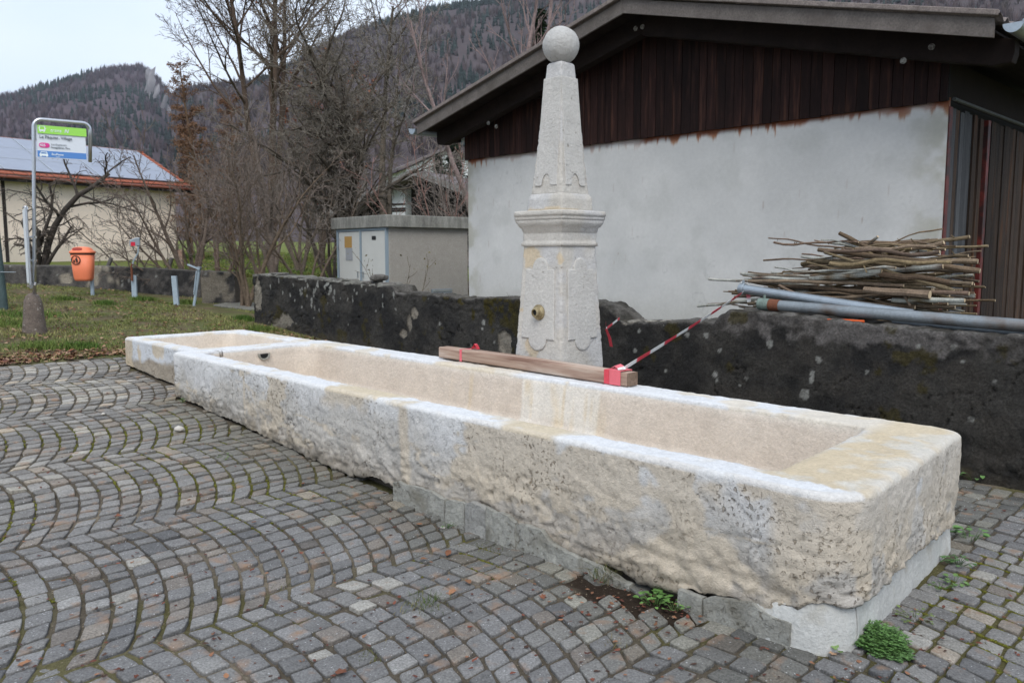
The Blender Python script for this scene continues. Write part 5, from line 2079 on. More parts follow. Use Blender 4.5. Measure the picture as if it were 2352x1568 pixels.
def heap_label(z, q, k, rr, lic, uL, uR):
    a = 'thick' if rr > .016 else ('thin' if rr < .010 else 'medium')
    b = 'lichened grey' if lic else 'brown'
    c = 'shorter' if uR - uL < 1.3 else 'long'
    lay = 'bottom' if z < .75 else 'lower' if z < 1.1 else 'lower middle' if z < 1.3 else 'middle' if z < 1.45 else 'upper' if z < 1.62 else 'top'
    row = 'front' if q < k / 3 else 'middle rows' if q < 2 * k / 3 else 'back'
    j = ', jutting out left' if uL < -4.25 + 1.0 * float(sst(z, 1.25, 1.75)) else (', jutting out right' if uR > -2.28 else '')
    return f'{c} {a} {b} branch, {lay} layer of the heap, {row}{j}'

r_ = np.random.default_rng(77)
zmin = .30
seedc = 100
for layer in range(33):
    z = zmin + layer * .0445
    f = (z - zmin) / 1.45
    tpr = sst(z, 1.25, 1.75)
    k = 5 if z < 1.0 else int(12 - 4 * tpr)
    for q in range(k):
        v = 6.84 + (q + .5) / k * .95 * (1 - .35 * tpr) + .12 * tpr + r_.normal(0, .03)
        uL = r_.uniform(-4.35, -3.75) + 1.02 * tpr
        uR = r_.uniform(-2.60, -2.15)
        if z > 1.55: uR -= .0
        rr = r_.choice([.007, .009, .011, .013, .017, .021])
        if r_.random() < .05 and z < 1.5: uL -= r_.uniform(.15, .5); rr *= .8
        if r_.random() < .3: uL += r_.uniform(.2, .7)
        if r_.random() < .25: uR -= r_.uniform(.1, .6)
        dz = r_.normal(0, .034)
        if uR - uL < .55: uL = uR - .8
        p0 = W(uL, v + r_.normal(0, .09), z + dz); p1 = W(uR, v + r_.normal(0, .09), z - dz)
        if r_.random() < .5: p0, p1 = p1, p0
        lic = 1.0 if r_.random() < .20 else 0.0
        branch(p0, p1, rr, rr * r_.uniform(.45, .8), r_.uniform(.02, .09), seedc, heap_label(z, q, k, rr, lic, uL, uR), 0, lic)
        seedc += 1


def bpx(x0, y0, x1, y1, v0, v1, r0, r1, bend, label, lichen=0.0):
    global seedc
    seedc += 1
    return branch(onv(x0, y0, v0), onv(x1, y1, v1), r0, r1, bend, seedc, label, 0, lichen)


bpx(1928, 536, 2098, 620, 6.98, 7.0, .017, .022, .008, 'brown cut branch sticking up highest at the top left of the heap')
bpx(2016, 544, 1965, 582, 7.2, 7.25, .014, .016, .004, 'short lichened stick leaning up right at the very top of the heap', .7)
bpx(1958, 552, 2008, 590, 7.05, 7.1, .016, .018, .006, 'short stub crossing beside the highest branch of the heap')
bpx(1880, 573, 2250, 622, 6.95, 6.98, .020, .024, .014, 'long brown branch running from the top left of the heap down to its right end')
bpx(1895, 580, 2190, 668, 6.9, 6.88, .013, .018, .004, 'reddish stick laid slantwise across the front of the heap')
bpx(1702, 629, 1900, 637, 6.95, 7.0, .012, .016, .006, 'thin lichened branch jutting far out left, middle of the heap', 1.0)
bpx(1628, 641, 1880, 655, 6.92, 7.0, .012, .019, .006, 'pale lichened branch sticking out farthest left above the pipe', 1.0)
bpx(1603, 703, 1800, 683, 6.9, 7.0, .012, .02, .008, 'pale lichened branch at the bottom left of the heap, below the taped pipe', .8)
bpx(2000, 668, 2225, 674, 6.86, 6.86, .014, .018, .004, 'greyish branch low on the front right of the heap')
bpx(1985, 665, 2135, 677, 6.80, 6.80, .026, .034, .006, 'thick yellowish branch in front, its pale cut end facing right')
bpx(1720, 645, 2075, 655, 6.86, 6.9, .017, .015, .012, 'smooth brown branch just above the raised pipe')
bpx(1790, 655, 1880, 702, 6.84, 6.82, .014, .014, .01, 'crooked twig dropping from the middle of the heap towards the rusty pipe')
bpx(1860, 640, 2025, 625, 6.9, 6.86, .018, .027, .008, 'silvery branch with a pale round cut end in the middle of the heap', .9)
bpx(2020, 630, 2210, 652, 6.86, 6.95, .024, .02, .02, 'grey bent branch right of the silvery one')
bpx(1905, 620, 2150, 600, 6.95, 7.0, .022, .016, .02, 'curved olive brown branch high on the front of the heap')
bpx(2010, 575, 2088, 580, 7.1, 7.15, .02, .026, .02, 'knobbly stub with a swollen end on top of the heap')
bpx(2080, 600, 2245, 600, 7.0, 7.05, .02, .022, .01, 'thick branch end jutting out right near the top of the heap')
bpx(2060, 640, 2232, 652, 6.9, 6.92, .018, .014, .006, 'straight brown stick ending at the right, middle of the heap')
bpx(2050, 690, 2215, 690, 6.84, 6.84, .02, .018, .01, 'stick with split bark at the bottom right of the heap', .4)

# ================================================================== TREES
M['treebark'] = mat('tree_bark', None, .95, (3, .2), (25, .35), (30, .01), spec=.1)


def seg_mesh(name, segs, sides, parent, matn, kind=None):
    """segs array: p0(3) p1(3) r0 r1 col(3)"""
    A = np.asarray(segs, float)
    p0, p1, r0, r1, c = A[:, :3], A[:, 3:6], A[:, 6], A[:, 7], A[:, 8:11]
    d = p1 - p0
    d /= np.linalg.norm(d, axis=1, keepdims=True) + 1e-9
    h = np.where(np.abs(d[:, 2:3]) > .9, np.array([[1.0, 0, 0]]), np.array([[0, 0, 1.0]]))
    x = np.cross(d, h); x /= np.linalg.norm(x, axis=1, keepdims=True)
    y = np.cross(d, x)
    n = len(A)
    P = np.zeros((n, 2, sides, 3))
    for k in range(sides):
        a = 2 * math.pi * k / sides
        o = math.cos(a) * x + math.sin(a) * y
        P[:, 0, k] = p0 + o * r0[:, None] - d * r0[:, None] * .3
        P[:, 1, k] = p1 + o * r1[:, None]
    b = (np.arange(n) * sides * 2)[:, None]
    k = np.arange(sides); k2 = (k + 1) % sides
    Q = np.stack([b + k, b + k2, b + sides + k2, b + sides + k], -1).reshape(-1, 4)
    C = np.repeat(c, sides * 2, axis=0)
    return add(name, np_mesh(name, P.reshape(-1, 3), quads=Q, col=C, smooth=True), matn, parent, kind)


def grow(out, r_, p, d, L, r, lev, cfg, col):
    nseg, nchild, spread, wig, trop, shrink, start = cfg['lev'][lev]
    sl = L / nseg
    rr = r
    nodes = []
    for i in range(nseg):
        t = (i + 1) / nseg
        d = d + r_.normal(0, wig, 3) + Z3 * trop
        d = d / np.linalg.norm(d)
        q = p + d * sl
        r2 = max(r * (1 - t * cfg.get('taper', .8)), cfg['rmin'])
        out.append((lev, *p, *q, rr, r2, *(col * r_.uniform(.85, 1.15))))
        nodes.append((p.copy(), q.copy(), d.copy(), r2, t))
        p, rr = q, r2
    if lev + 1 < len(cfg['lev']):
        for c in range(nchild):
            t = start + (1 - start) * (c + r_.random()) / nchild
            i = min(int(t * nseg), nseg - 1)
            a, b, dd, r2, tt = nodes[i]
            f = t * nseg - i
            q = a + (b - a) * f
            az = c * 2.4 + r_.uniform(-.6, .6)
            x = np.cross(dd, [.3, .2, 1.0]); x /= np.linalg.norm(x); y = np.cross(dd, x)
            sp = spread * r_.uniform(.7, 1.25)
            nd = dd * math.cos(sp) + (x * math.cos(az) + y * math.sin(az)) * math.sin(sp)
            ln = L * shrink * (1 - cfg.get('cone', .55) * t) * r_.uniform(.7, 1.25)
            grow(out, r_, q, nd, ln, max(min(r2 * .62, r * .5), cfg['rmin']), lev + 1, cfg, col)
    return nodes


def tree(name, x, Y, stems, cfg, col, seed, label, group='bare trees behind the walls', leaves=None, cat='tree', twigcol=None, parts=('trunk', 'crown')):
    """stems: list of (dir, length, radius)"""
    r_ = np.random.default_rng(seed)
    X = (x - CX) / FP * Y * 1.0
    # depth along the optical axis differs a little from Y; solve for the column
    g = float(gz(X, Y))
    base = np.array([X, Y, g - .05])
    for _ in range(3):
        px, py, D = proj(base)
        base[0] += (x - px) / FP * D
    base[2] = float(gz(base[0], base[1])) - .05
    root = empty(name, base, label, cat, group)
    out = []
    col = np.array(col, float) * 1.25
    if twigcol is not None: twigcol = np.array(twigcol) * 1.2
    for (d, L, r) in stems:
        d = np.array(d, float); d /= np.linalg.norm(d)
        grow(out, r_, base + np.array([r_.normal(0, .05), r_.normal(0, .05), 0]), d, L, r, 0, cfg, col)
    A = np.array(out)
    lv = A[:, 0]
    thick = (lv <= 0)
    S_ = A[:, 1:]
    if twigcol is not None:
        m = lv >= len(cfg['lev']) - 2
        S_[m, 8:11] = S_[m, 8:11] / col * np.array(twigcol)
    seg_mesh(parts[0], S_[thick], 8, root, M['treebark'], 'stuff' if len(stems) > 1 else None)
    big = (~thick) & (S_[:, 6] > .012)
    small = (~thick) & ~big
    o = None
    if big.any():
        o = seg_mesh('limbs', S_[big], 6, root, M['treebark'], 'stuff')
    if small.any():
        seg_mesh(parts[1], S_[small], 3, root, M['treebark'], 'stuff')
    if leaves:
        cnt, size, lc = leaves
        tw = S_[lv == len(cfg['lev']) - 1]
        # leaves hang in clusters
        keyn = fbm(tw[:, 3:6] * 1.0, .8, 3, seed)
        w = np.clip(keyn - .40, 0, 1) + .08
        idx = r_.choice(len(tw), cnt, p=w / w.sum())
        P = tw[idx, 3:6] + r_.normal(0, .05, (cnt, 3))
        a = r_.normal(0, 1, (cnt, 3)); a /= np.linalg.norm(a, axis=1, keepdims=True)
        b = np.cross(a, r_.normal(0, 1, (cnt, 3))); b /= np.linalg.norm(b, axis=1, keepdims=True)
        s = size * r_.uniform(.5, 1.2, cnt)[:, None]
        V_ = np.stack([P - a * s, P + b * s * .5, P + a * s, P - b * s * .5 + np.cross(a, b) * s * .3], 1)
        C_ = np.repeat(np.array(lc) * r_.uniform(.6, 1.3, (cnt, 1)), 4, axis=0)
        k = np.arange(cnt)[:, None] * 4
        T_ = np.concatenate([k + [0, 1, 2], k + [0, 2, 3]], 0)
        add('leaves', np_mesh('leaves', V_.reshape(-1, 3), tris=T_, col=C_), M['leaf'], root, 'stuff')
    return root


def cfg(levs, rmin=.006, taper=.8, cone=.5):
    return dict(lev=levs, rmin=rmin, taper=taper, cone=cone)


# (nseg, nchild, spread, wiggle, tropism, child length ratio, first child at)
# tall maple-like tree with several leaders
tree('tall_tree', 622, 30, [((-.10, .02, 1), 14.5, .14), ((.03, -.05, 1), 15.0, .16), ((.12, .05, 1), 14.5, .14)],
     cfg([(16, 22, .78, .03, .02, .40, .36), (8, 9, .6, .06, .04, .42, .15), (6, 7, .6, .09, .04, .45, .15), (4, 4, .6, .12, .03, .5, .2), (2, 0, .5, .1, .02, .4, .2)], .0062, .85, .45),
     (.085, .060, .045), 3, 'tallest bare tree with several upright stems and a few russet leaves, centre left', leaves=(1300, .06, (.22, .09, .05)))
# broad old mossy tree, very twiggy
oldcfg = cfg([(10, 15, .85, .09, .03, .52, .2), (8, 9, .8, .13, .02, .45, .12), (6, 7, .8, .16, .02, .45, .1), (4, 5, .8, .18, .03, .5, .1), (2, 0, .5, .1, .02, .4, .2)], .0062, .75, .35)
tree('old_tree', 812, 20.5, [((.10, .0, 1), 5.9, .20), ((-.22, .1, 1), 4.8, .15)], oldcfg, (.085, .070, .055), 5,
     'broad old tree with dark mossy trunk and tangled lichened twigs, left of the grey kiosk', twigcol=(.165, .145, .118))
tree('old_tree', 895, 24, [((-.03, .1, 1), 8.0, .13), ((.12, .1, 1), 6.4, .09)], cfg([(10, 11, .8, .07, .03, .42, .5), (8, 8, .8, .13, .02, .45, .12), (6, 6, .8, .16, .02, .45, .1), (3, 3, .8, .18, .03, .5, .1), (2, 0, .5, .1, .02, .4, .2)], .0062, .75, .35), (.085, .070, .055), 15,
     'grey lichened tree rising highest behind the kiosk', twigcol=(.20, .185, .165))
# rusty larch-like trees
lar = cfg([(16, 60, 1.30, .015, .03, .165, .12), (7, 12, .7, .06, -.01, .35, .1), (3, 2, .6, .12, .0, .45, .1), (2, 0, .5, .1, 0, .4, .2)], .0085, .85, .62)
tree('larch', 470, 36, [((.0, 0, 1), 8.4, .13)], lar, (.13, .085, .055), 8, 'rust coloured larch with a feathery top against the sky', leaves=(12000, .040, (.215, .12, .07)), twigcol=(.20, .12, .075))
tree('larch', 442, 42, [((.0, 0, 1), 6.6, .13)], lar, (.13, .085, .055), 18, 'lower rust coloured larch nearest the cream house', leaves=(10000, .040, (.205, .11, .065)), twigcol=(.20, .12, .075))
tree('larch', 535, 40, [((.02, 0, 1), 7.6, .13)], lar, (.13, .085, .055), 28, 'rust coloured larch right of the feathery one', leaves=(10000, .040, (.205, .11, .065)), twigcol=(.19, .12, .075))
tree('beech', 735, 36, [((.02, 0, 1), 8.0, .15), ((.2, 0, 1), 6.8, .1)], cfg([(12, 18, .8, .04, .02, .42, .15), (7, 8, .7, .08, .02, .42, .1), (5, 6, .7, .1, .02, .42, .1), (3, 0, .6, .1, 0, .4, .1)], .0085, .8, .5),
     (.10, .075, .06), 38, 'bare tree with russet leaves between the tall tree and the old one', leaves=(3500, .07, (.27, .10, .05)))
# multi-stemmed shrubs along the garden
shr = cfg([(9, 8, .6, .08, .02, .50, .22), (6, 6, .65, .14, .02, .48, .1), (5, 4, .7, .16, .02, .5, .1), (3, 0, .5, .14, .02, .5, .1)], .0046, .85, .4)


def fan(n, L, r, sp, r_):
    o = []
    for i in range(n):
        a = 2 * math.pi * i / n + r_.uniform(-.3, .3)
        s = sp * r_.uniform(.3, 1.1)
        o.append(((math.cos(a) * s, math.sin(a) * s * .6, 1), L * r_.uniform(.75, 1.15), r * r_.uniform(.7, 1.2)))
    return o


r_ = np.random.default_rng(9)
tree('shrub', 447, 17.2, fan(5, 2.7, .055, .45, r_) + [((-.9, -.1, .55), 2.2, .04), ((-1, 0, .8), 2.3, .04), ((-.7, -.2, 1), 2.6, .045)], shr, (.115, .088, .07), 41, 'bare shrub with several stems beside the corner of the cream house', 'bare shrubs along the garden wall', cat='shrub', twigcol=(.155, .125, .105))
tree('shrub', 566, 15.4, fan(6, 2.7, .045, .30, r_), shr, (.12, .09, .065), 42, 'tall many-stemmed bare shrub growing in the gap between the walls', 'bare shrubs along the garden wall', cat='shrub', twigcol=(.15, .12, .10))
tree('shrub', 632, 18.5, [((0, 0, 1), 3.8, .12), ((-.2, 0, 1), 3.2, .06), ((.25, 0, 1), 3.2, .06)], shr, (.135, .108, .09), 43, 'bare tree with a straight greyish trunk behind the left part of the dark wall', 'bare shrubs along the garden wall', cat='tree', twigcol=(.15, .125, .108))
tree('shrub', 705, 17.0, fan(4, 2.9, .045, .5, r_), shr, (.11, .085, .065), 44, 'leaning bare shrub behind the white spotted part of the dark wall', 'bare shrubs along the garden wall', cat='shrub', twigcol=(.165, .14, .12))
tree('shrub', 515, 19.5, fan(3, 3.0, .05, .5, r_), shr, (.125, .09, .07), 45, 'reddish brown bare shrub between the cream house and the gap', 'bare shrubs along the garden wall', cat='shrub', twigcol=(.16, .115, .09))
tree('shrub', 760, 22, fan(5, 3.7, .05, .6, r_), shr, (.10, .08, .065), 46, 'dense bare shrub just left of the kiosk doors', 'bare shrubs along the garden wall', cat='shrub', twigcol=(.15, .125, .105))
tree('shrub', 600, 23, fan(4, 4.0, .05, .5, r_), shr, (.12, .09, .07), 47, 'tall thin bare shrub below the tall tree', 'bare shrubs along the garden wall', cat='shrub', twigcol=(.16, .125, .105))
tree('shrub', 690, 26, fan(5, 4.5, .06, .5, r_), shr, (.12, .095, .075), 48, 'tall bare thicket below the tall tree on its right', 'bare shrubs along the garden wall', cat='shrub', twigcol=(.165, .14, .118))
tree('shrub', 1030, 21, fan(3, 3.4, .04, .4, r_), shr, (.15, .125, .105), 49, 'grey bare shrub showing above the kiosk roof', 'bare shrubs along the garden wall', cat='shrub', twigcol=(.19, .165, .145))
tree('shrub', 1062, 18.5, fan(5, 3.6, .04, .35, r_), shr, (.17, .14, .12), 50, 'grey bare shrub squeezed between kiosk and shed', 'bare shrubs along the garden wall', cat='shrub', twigcol=(.20, .17, .15))
# walnut-like tree behind the shed
tree('tree_behind_shed', 1175, 20, [((-.12, 0, 1), 7.6, .13), ((.12, 0, 1), 7.8, .12), ((-.5, .1, 1), 7.0, .10), ((.42, 0, 1), 7.4, .1)],
     cfg([(10, 8, .5, .05, .05, .38, .45), (6, 5, .5, .08, .05, .4, .15), (4, 3, .5, .1, .04, .4, .1), (2, 0, .5, .1, 0, .4, .1)], .008, .8, .4),
     (.20, .15, .14), 60, 'pinkish grey bare tree standing behind the left roof slope of the shed', None)
# pruned fruit tree behind the garden wall
fruit = cfg([(7, 6, 1.0, .16, .03, .50, .45), (6, 7, .9, .16, -.03, .45, .15), (5, 4, .7, .14, -.06, .5, .1), (3, 0, .5, .14, -.08, .5, .1)], .0048, .55, .3)
tree('fruit_tree', 84, 20.6, [((.1, 0, 1), 1.3, .12), ((.42, 0, 1), 3.3, .10), ((-.35, -.1, 1), 1.9, .06), ((.9, -.1, 1), 1.6, .06), ((.3, .1, 1), 2.5, .06)], fruit, (.050, .042, .036), 71, 'gnarled pruned fruit tree with drooping twigs behind the bus stop sign', None, twigcol=(.11, .09, .075))
tree('sapling', 312, 18.9, [((.02, 0, 1), 2.7, .022), ((-.55, 0, 1), 2.6, .022), ((-.28, 0, 1), 1.9, .018), ((.5, 0, 1), 1.6, .018)], cfg([(7, 7, .75, .07, .03, .35, .25), (4, 4, .7, .1, .02, .4, .1), (2, 0, .5, .1, 0, .4, .1)], .0055, .75, .4),
     (.085, .068, .055), 81, 'thin bare sapling in front of the cream wall, behind the reflector post', None)
tree('sapling', 1180, 10.5, [((.0, 0, 1), .9, .008)], cfg([(7, 7, .75, .07, .03, .35, .25), (4, 3, .7, .1, .02, .4, .1)], .002, .75, .4), (.085, .068, .055), 83, 'wiry dead weed stalks on the wall beside the obelisk', None, cat='plant')
tree('sapling', 945, 11.8, [((-.35, 0, 1), 1.5, .008), ((-.1, 0, 1), 1.2, .006), ((.3, 0, 1), 1.3, .006)], cfg([(7, 9, .75, .07, .03, .22, .25), (3, 0, .7, .1, .02, .4, .1)], .0028, .75, .4), (.10, .075, .045), 84, 'dry weed with small brown leaves behind the wall, in front of the kiosk', None, cat='plant', leaves=(60, .022, (.13, .11, .04)))
tree('sapling', 1010, 16.8, [((-.1, 0, 1), 3.4, .02), ((-.5, 0, 1), 3.1, .016), ((.35, 0, 1), 3.1, .014)], cfg([(7, 7, .6, .05, .03, .3, .45), (4, 3, .6, .1, .02, .4, .1), (2, 0, .5, .1, 0, .4, .1)], .006, .75, .4), (.20, .12, .10), 85, 'reddish young stems rising just behind the kiosk roof', None)


def conifer(x, Y, H, w, seed, label):
    r_ = np.random.default_rng(seed)
    b = np.array([(x - CX) / FP * Y, Y, 0.0]); b[2] = float(gz(b[0], b[1])) - .1
    root = empty('fir_tree', b, label, 'tree', 'evergreen trees')
    seg_mesh('trunk', [(*b, *(b + Z3 * H), .12, .01, .07, .05, .04)], 8, root, M['treebark'])
    V_, T_, C_ = [], [], []
    N = 4200
    t = r_.uniform(.03, 1, N) ** 1.0
    az = r_.uniform(0, 6.283, N)
    rad = w * (1 - t) ** .8 * r_.uniform(.25, 1.0, N) * (.8 + .4 * np.sin(az * 5 + t * 30))
    for i in range(N):
        c = b + np.array([rad[i] * math.cos(az[i]), rad[i] * math.sin(az[i]), H * t[i] - rad[i] * .25])
        o = np.array([math.cos(az[i]), math.sin(az[i]), r_.normal(-.2, .25)]); s = np.array([-math.sin(az[i]), math.cos(az[i]), r_.normal(0, .4)])
        l, ww = r_.uniform(.14, .3), r_.uniform(.03, .07)
        k = len(V_); V_ += [c - s * ww, c + s * ww, c + o * l]; T_.append((k, k + 1, k + 2))
        cc = np.array([.028, .05, .022]) * r_.uniform(.5, 1.6); C_ += [cc] * 3
    add('crown', np_mesh('crown', np.array(V_), tris=np.array(T_), col=np.array(C_)), M['leafg'], root)


conifer(1046, 34, 5.4, 1.3, 1, 'dark fir showing between kiosk roof and shed')
conifer(1010, 44, 5.6, 1.4, 2, 'dark fir left of the other, behind the bare shrubs')
conifer(1240, 30, 9.3, 1.4, 3, 'dark fir whose tip shows above the left slope of the shed roof')

# ================================================================== CREAM HOUSE
def house():
    c = ony(405, 590, 36.0)
    d = np.array([.604, .797, 0.0])             # along the eaves, away to the right
    nrm = np.array([-.797, .604, 0.0])          # into the house
    gr = float(gz(c[0], c[1])) - .3
    n3 = np.array([nrm[0], nrm[1], 0])
    zE = ztop(c, 431)
    A = lambda s, t, z: np.array([c[0], c[1], 0]) + d * s + n3 * t + Z3 * z
    root = empty('house', A(-8, 4, gr), 'cream rendered house with solar panels on its orange tiled roof', 'house')
    L, D_ = 16.0, 7.4
    # front wall with damp stains at the foot
    n, m_ = 160, 50
    G = np.zeros((n, m_, 3))
    for j in range(m_):
        G[:, j] = (c * [1, 1, 0])[None] + d * (-np.linspace(0, L, n))[:, None]
        G[:, j, 2] = gr + (zE - .03 - gr) * j / (m_ - 1)
    f1_ = fbm(G, 1.1, 4, 2); f2_ = fbm(G, 4, 4, 4)
    C = mixc((.86, .71, .59), (.90, .77, .66), f1_)
    h = G[..., 2] - gr
    C = mixc(C, (.45, .42, .34), sst(1.15 - h + (f2_ - .5) * .9, .1, .4) * .38)
    me = np_mesh('front_wall', G.reshape(-1, 3), quads=grid_faces(n, m_), col=C.reshape(-1, 3))
    o = add('front_wall', me, M['yellow'], root)
    so = o.modifiers.new('thickness', 'SOLIDIFY'); so.thickness = .25; so.offset = 0
    run = D_ / 2
    rise = 26
    tr = math.tan(math.radians(24))
    zr = zE + run * tr
    for s in (-.02, -L):
        MB().prism([A(s, .15, gr), A(s, D_, gr), A(s, D_, zE), A(s, run, zr - .15), A(s, .15, zE)], d * .2 if s < -1 else -d * .2).obj('gable_wall', M['yellow_p'], root)
    MB().box(A(-L, D_, gr), d * L, n3 * .2, Z3 * (zE - gr)).obj('rear_wall', M['yellow_p'], root)
    # roof: front slope slab, back slope slab
    ov, og = .55, .75
    zf = lambda t: zE + t * tr + .12
    for sgn in (0, 1):
        t0, t1 = (-ov, run) if sgn == 0 else (D_ + ov, run)
        z0, z1 = zf(-ov), zf(run)
        pts = [A(og, t0, z0), A(og, t1, z1), A(-L - og, t1, z1), A(-L - og, t0, z0)]
        b = MB(); b.prism(pts, -Z3 * .10); b.obj('roof', M['darkwood'], root)
    b = MB()                                     # tiles, in rows, joined: too small to pick apart
    r_ = np.random.default_rng(2)
    slope = math.hypot(run + ov, (run + ov) * tr)
    rows = int(slope / .34)
    for i in range(rows):
        t0 = -ov + (run + ov) * i / rows; t1 = -ov + (run + ov) * (i + 1.15) / rows
        s = og
        while s > -L - og:
            w = .24
            dz = r_.uniform(0, .012)
            inpan = (i >= 2) and (s < .35) and (s > -11.8)
            if not inpan:
                b.box(A(s, t0, zf(t0) + .045 + dz), -d * (w - .02), A(0, t1, zf(t1) + .01 + dz) - A(0, t0, zf(t0) + .045 + dz), Z3 * .03)
            s -= w
    o = b.obj('roof_tiles', M['tile'], root, kind='stuff')
    b = MB(); b.tube([A(og, run, zf(run) + .06), A(-L - og, run, zf(run) + .06)], .06, 8); b.obj('ridge_tiles', M['tile'], root)
    # solar panels
    cols, rws = 7, 3
    s0, s1 = .40, -12.0
    ta, tb = .10, run - .02
    for i in range(cols):
        for j in range(rws):
            sa = s0 + (s1 - s0) * i / cols; sb = s0 + (s1 - s0) * (i + 1) / cols + .03
            t_a = ta + (tb - ta) * j / rws; t_b = ta + (tb - ta) * (j + 1) / rws - .02
            up = np.cross(d, (n3 + Z3 * tr)); up /= np.linalg.norm(up); up = up if up[2] > 0 else -up
            P = [A(sa, t_a, zf(t_a)) + up * .12, A(sb, t_a, zf(t_a)) + up * .12, A(sb, t_b, zf(t_b)) + up * .12, A(sa, t_b, zf(t_b)) + up * .12]
            o = MB().prism(P, -up * .035).obj('solar_panel', M['solar'], root)
            f = MB()
            cc = sum(P) / 4
            for k in range(4):
                a_, b_ = P[k], P[(k + 1) % 4]
                ai, bi = a_ + (cc - a_) * .03, b_ + (cc - b_) * .03
                f.poly([a_ + up * .006, b_ + up * .006, bi + up * .006, ai + up * .006], [(0, 1, 2, 3)])
            f.obj('panel_frame', M['solar_frame'], o)
    # eaves: dark soffit, gutter, downpipe and the open bay at the left
    b = MB(); b.box(A(og - .1, -ov + .05, zE - .02), -d * (L + 2 * og - .2), n3 * (ov + .1), Z3 * .06); b.obj('eaves_board', M['darkwood'], root)
    b = MB(); b.tube([A(og, -ov - .06, zE - .06), A(-L - og, -ov - .06, zE - .06)], .055, 8); b.obj('gutter', M['rust_tile'], root)
    for s, w, m__ in ((-6.75, .12, 'darkwood'),):
        b = MB(); b.box(A(s, -.14, gr), -d * w, n3 * .1, Z3 * (zE - gr)); b.obj('downpipe', M[m__], root)
    # window with a dark frame at the far left of the wall
    w = MB(); w.box(A(-7.6, -.06, gr + 1.0), -d * .9, n3 * .08, Z3 * 1.3); wo_ = w.obj('window', M['dark'], root)
    MB().box(A(-7.5, -.12, gr + .88), -d * 1.1, n3 * .15, Z3 * .1).obj('window_sill', M['tile'], wo_)
    return root


M['yellow_p'] = mat('cream_render_plain', (.70, .58, .42), .9, (1, .05))
M['rust_tile'] = mat('red_brown_gutter', (.26, .085, .055), .6, (9, .15))
house()

# ================================================================== KIOSK (transformer house)
def kiosk():
    c = ony(895, 640, 15.62)
    c[2] = 0
    a = np.array([.766, .643, 0.0]); l = np.array([-.643, .766, 0.0])
    gr = .30
    zt = ztop(c, 522); zr = ztop(c, 493.5)
    A = lambda s, t, z: c + a * s + l * t + Z3 * z
    root = empty('transformer_kiosk', A(.9, 1, gr), 'small pebbledashed kiosk with flat stained concrete roof and cream doors', 'kiosk')
    La, Ll = 1.86, 2.05
    MB().box(A(0, .0, gr), a * La, l * .14, Z3 * (zt - gr)).obj('side_wall', M['kiosk'], root, bevel=.01)
    MB().box(A(La - .12, .142, gr), a * .12, l * (Ll - .142), Z3 * (zt - gr)).obj('rear_wall', M['kiosk'], root, bevel=.01)
    MB().box(A(0, Ll - .12, gr), a * (La - .122), l * .12, Z3 * (zt - gr)).obj('side_wall', M['kiosk'], root, bevel=.01)
    # projecting corner
    b = MB(); b.box(A(-.09, -.09, zt + .002), a * (La + .18), l * (Ll + .18), Z3 * (zr - zt)); b.obj('flat_roof', M['kioskroof'], root, bevel=.012)
    MB().box(A(.02, .142, gr), a * .03, l * (Ll - .27), Z3 * (zt - gr - .005)).obj('door_backing', M['dark'], root)
    # doors and frame on the l side (x = -s)
    def door(t0, t1, nm='door'):
        return MB().box(A(-.035, t0, gr + .1), a * .04, l * (t1 - t0), Z3 * (zt - gr - .16)).obj(nm, M['door'], root, bevel=.004)
    d1 = door(.10, .97)
    d2 = door(1.05, 1.90)
    for t in (.02, .985, 1.93):
        MB().box(A(-.05, t, gr + .05), a * .06, l * .05, Z3 * (zt - gr - .06)).obj('door_frame', M['doorframe'], root)
    MB().box(A(-.045, .02, zt - .05), a * .05, l * 1.95, Z3 * .045).obj('door_frame', M['doorframe'], root)
    # plates: yellow warning plate with a grey notice below it, small dark plate
    zz = lambda y: ztop(A(-.04, 1.5, 0), y)
    MB().box(A(-.040, 1.36, zz(569)), a * .004, l * .30, Z3 * (zz(543) - zz(569))).obj('warning_plate', M['ochre'], d2)
    MB().box(A(-.040, 1.34, zz(598)), a * .004, l * .28, Z3 * (zz(570) - zz(598))).obj('notice_plate', M['label'], d2)
    MB().box(A(-.044, 1.40, zz(597)), a * .003, l * .10, Z3 * (zz(591) - zz(597))).obj('notice_tag', M['label'], d2)
    z2 = lambda y: ztop(A(-.04, .5, 0), y)
    MB().box(A(-.040, .42, z2(551)), a * .004, l * .15, Z3 * (z2(542) - z2(551))).obj('number_plate', M['black'], d1)
    for dd, t in ((d1, .90), (d2, 1.12)):
        MB().box(A(-.055, t, gr + .85), a * .02, l * .02, Z3 * .12).obj('handle', M['galv'], dd)
    # louvred vent low on the pebbledash side
    v0 = onplane(990, 668, np.array([-l[0], -l[1], 0]), float(-l @ A(0, 0, 0)))
    s0 = float((v0 - c) @ a)
    zv1 = ztop(A(s0, 0, 0), 664)
    MB().box(A(s0, -.02, zv1 - .35), a * .5, l * .03, Z3 * .35).obj('vent', M['galv'], root)
    vent = bpy.data.objects['vent']
    for k in range(5):
        MB().box(A(s0 + .03, -.035, zv1 - .05 - k * .06), a * .44, l * .02 + Z3 * .0, Z3 * .03 - l * .02).obj('louvre', M['white'], vent)
    return root


kiosk()

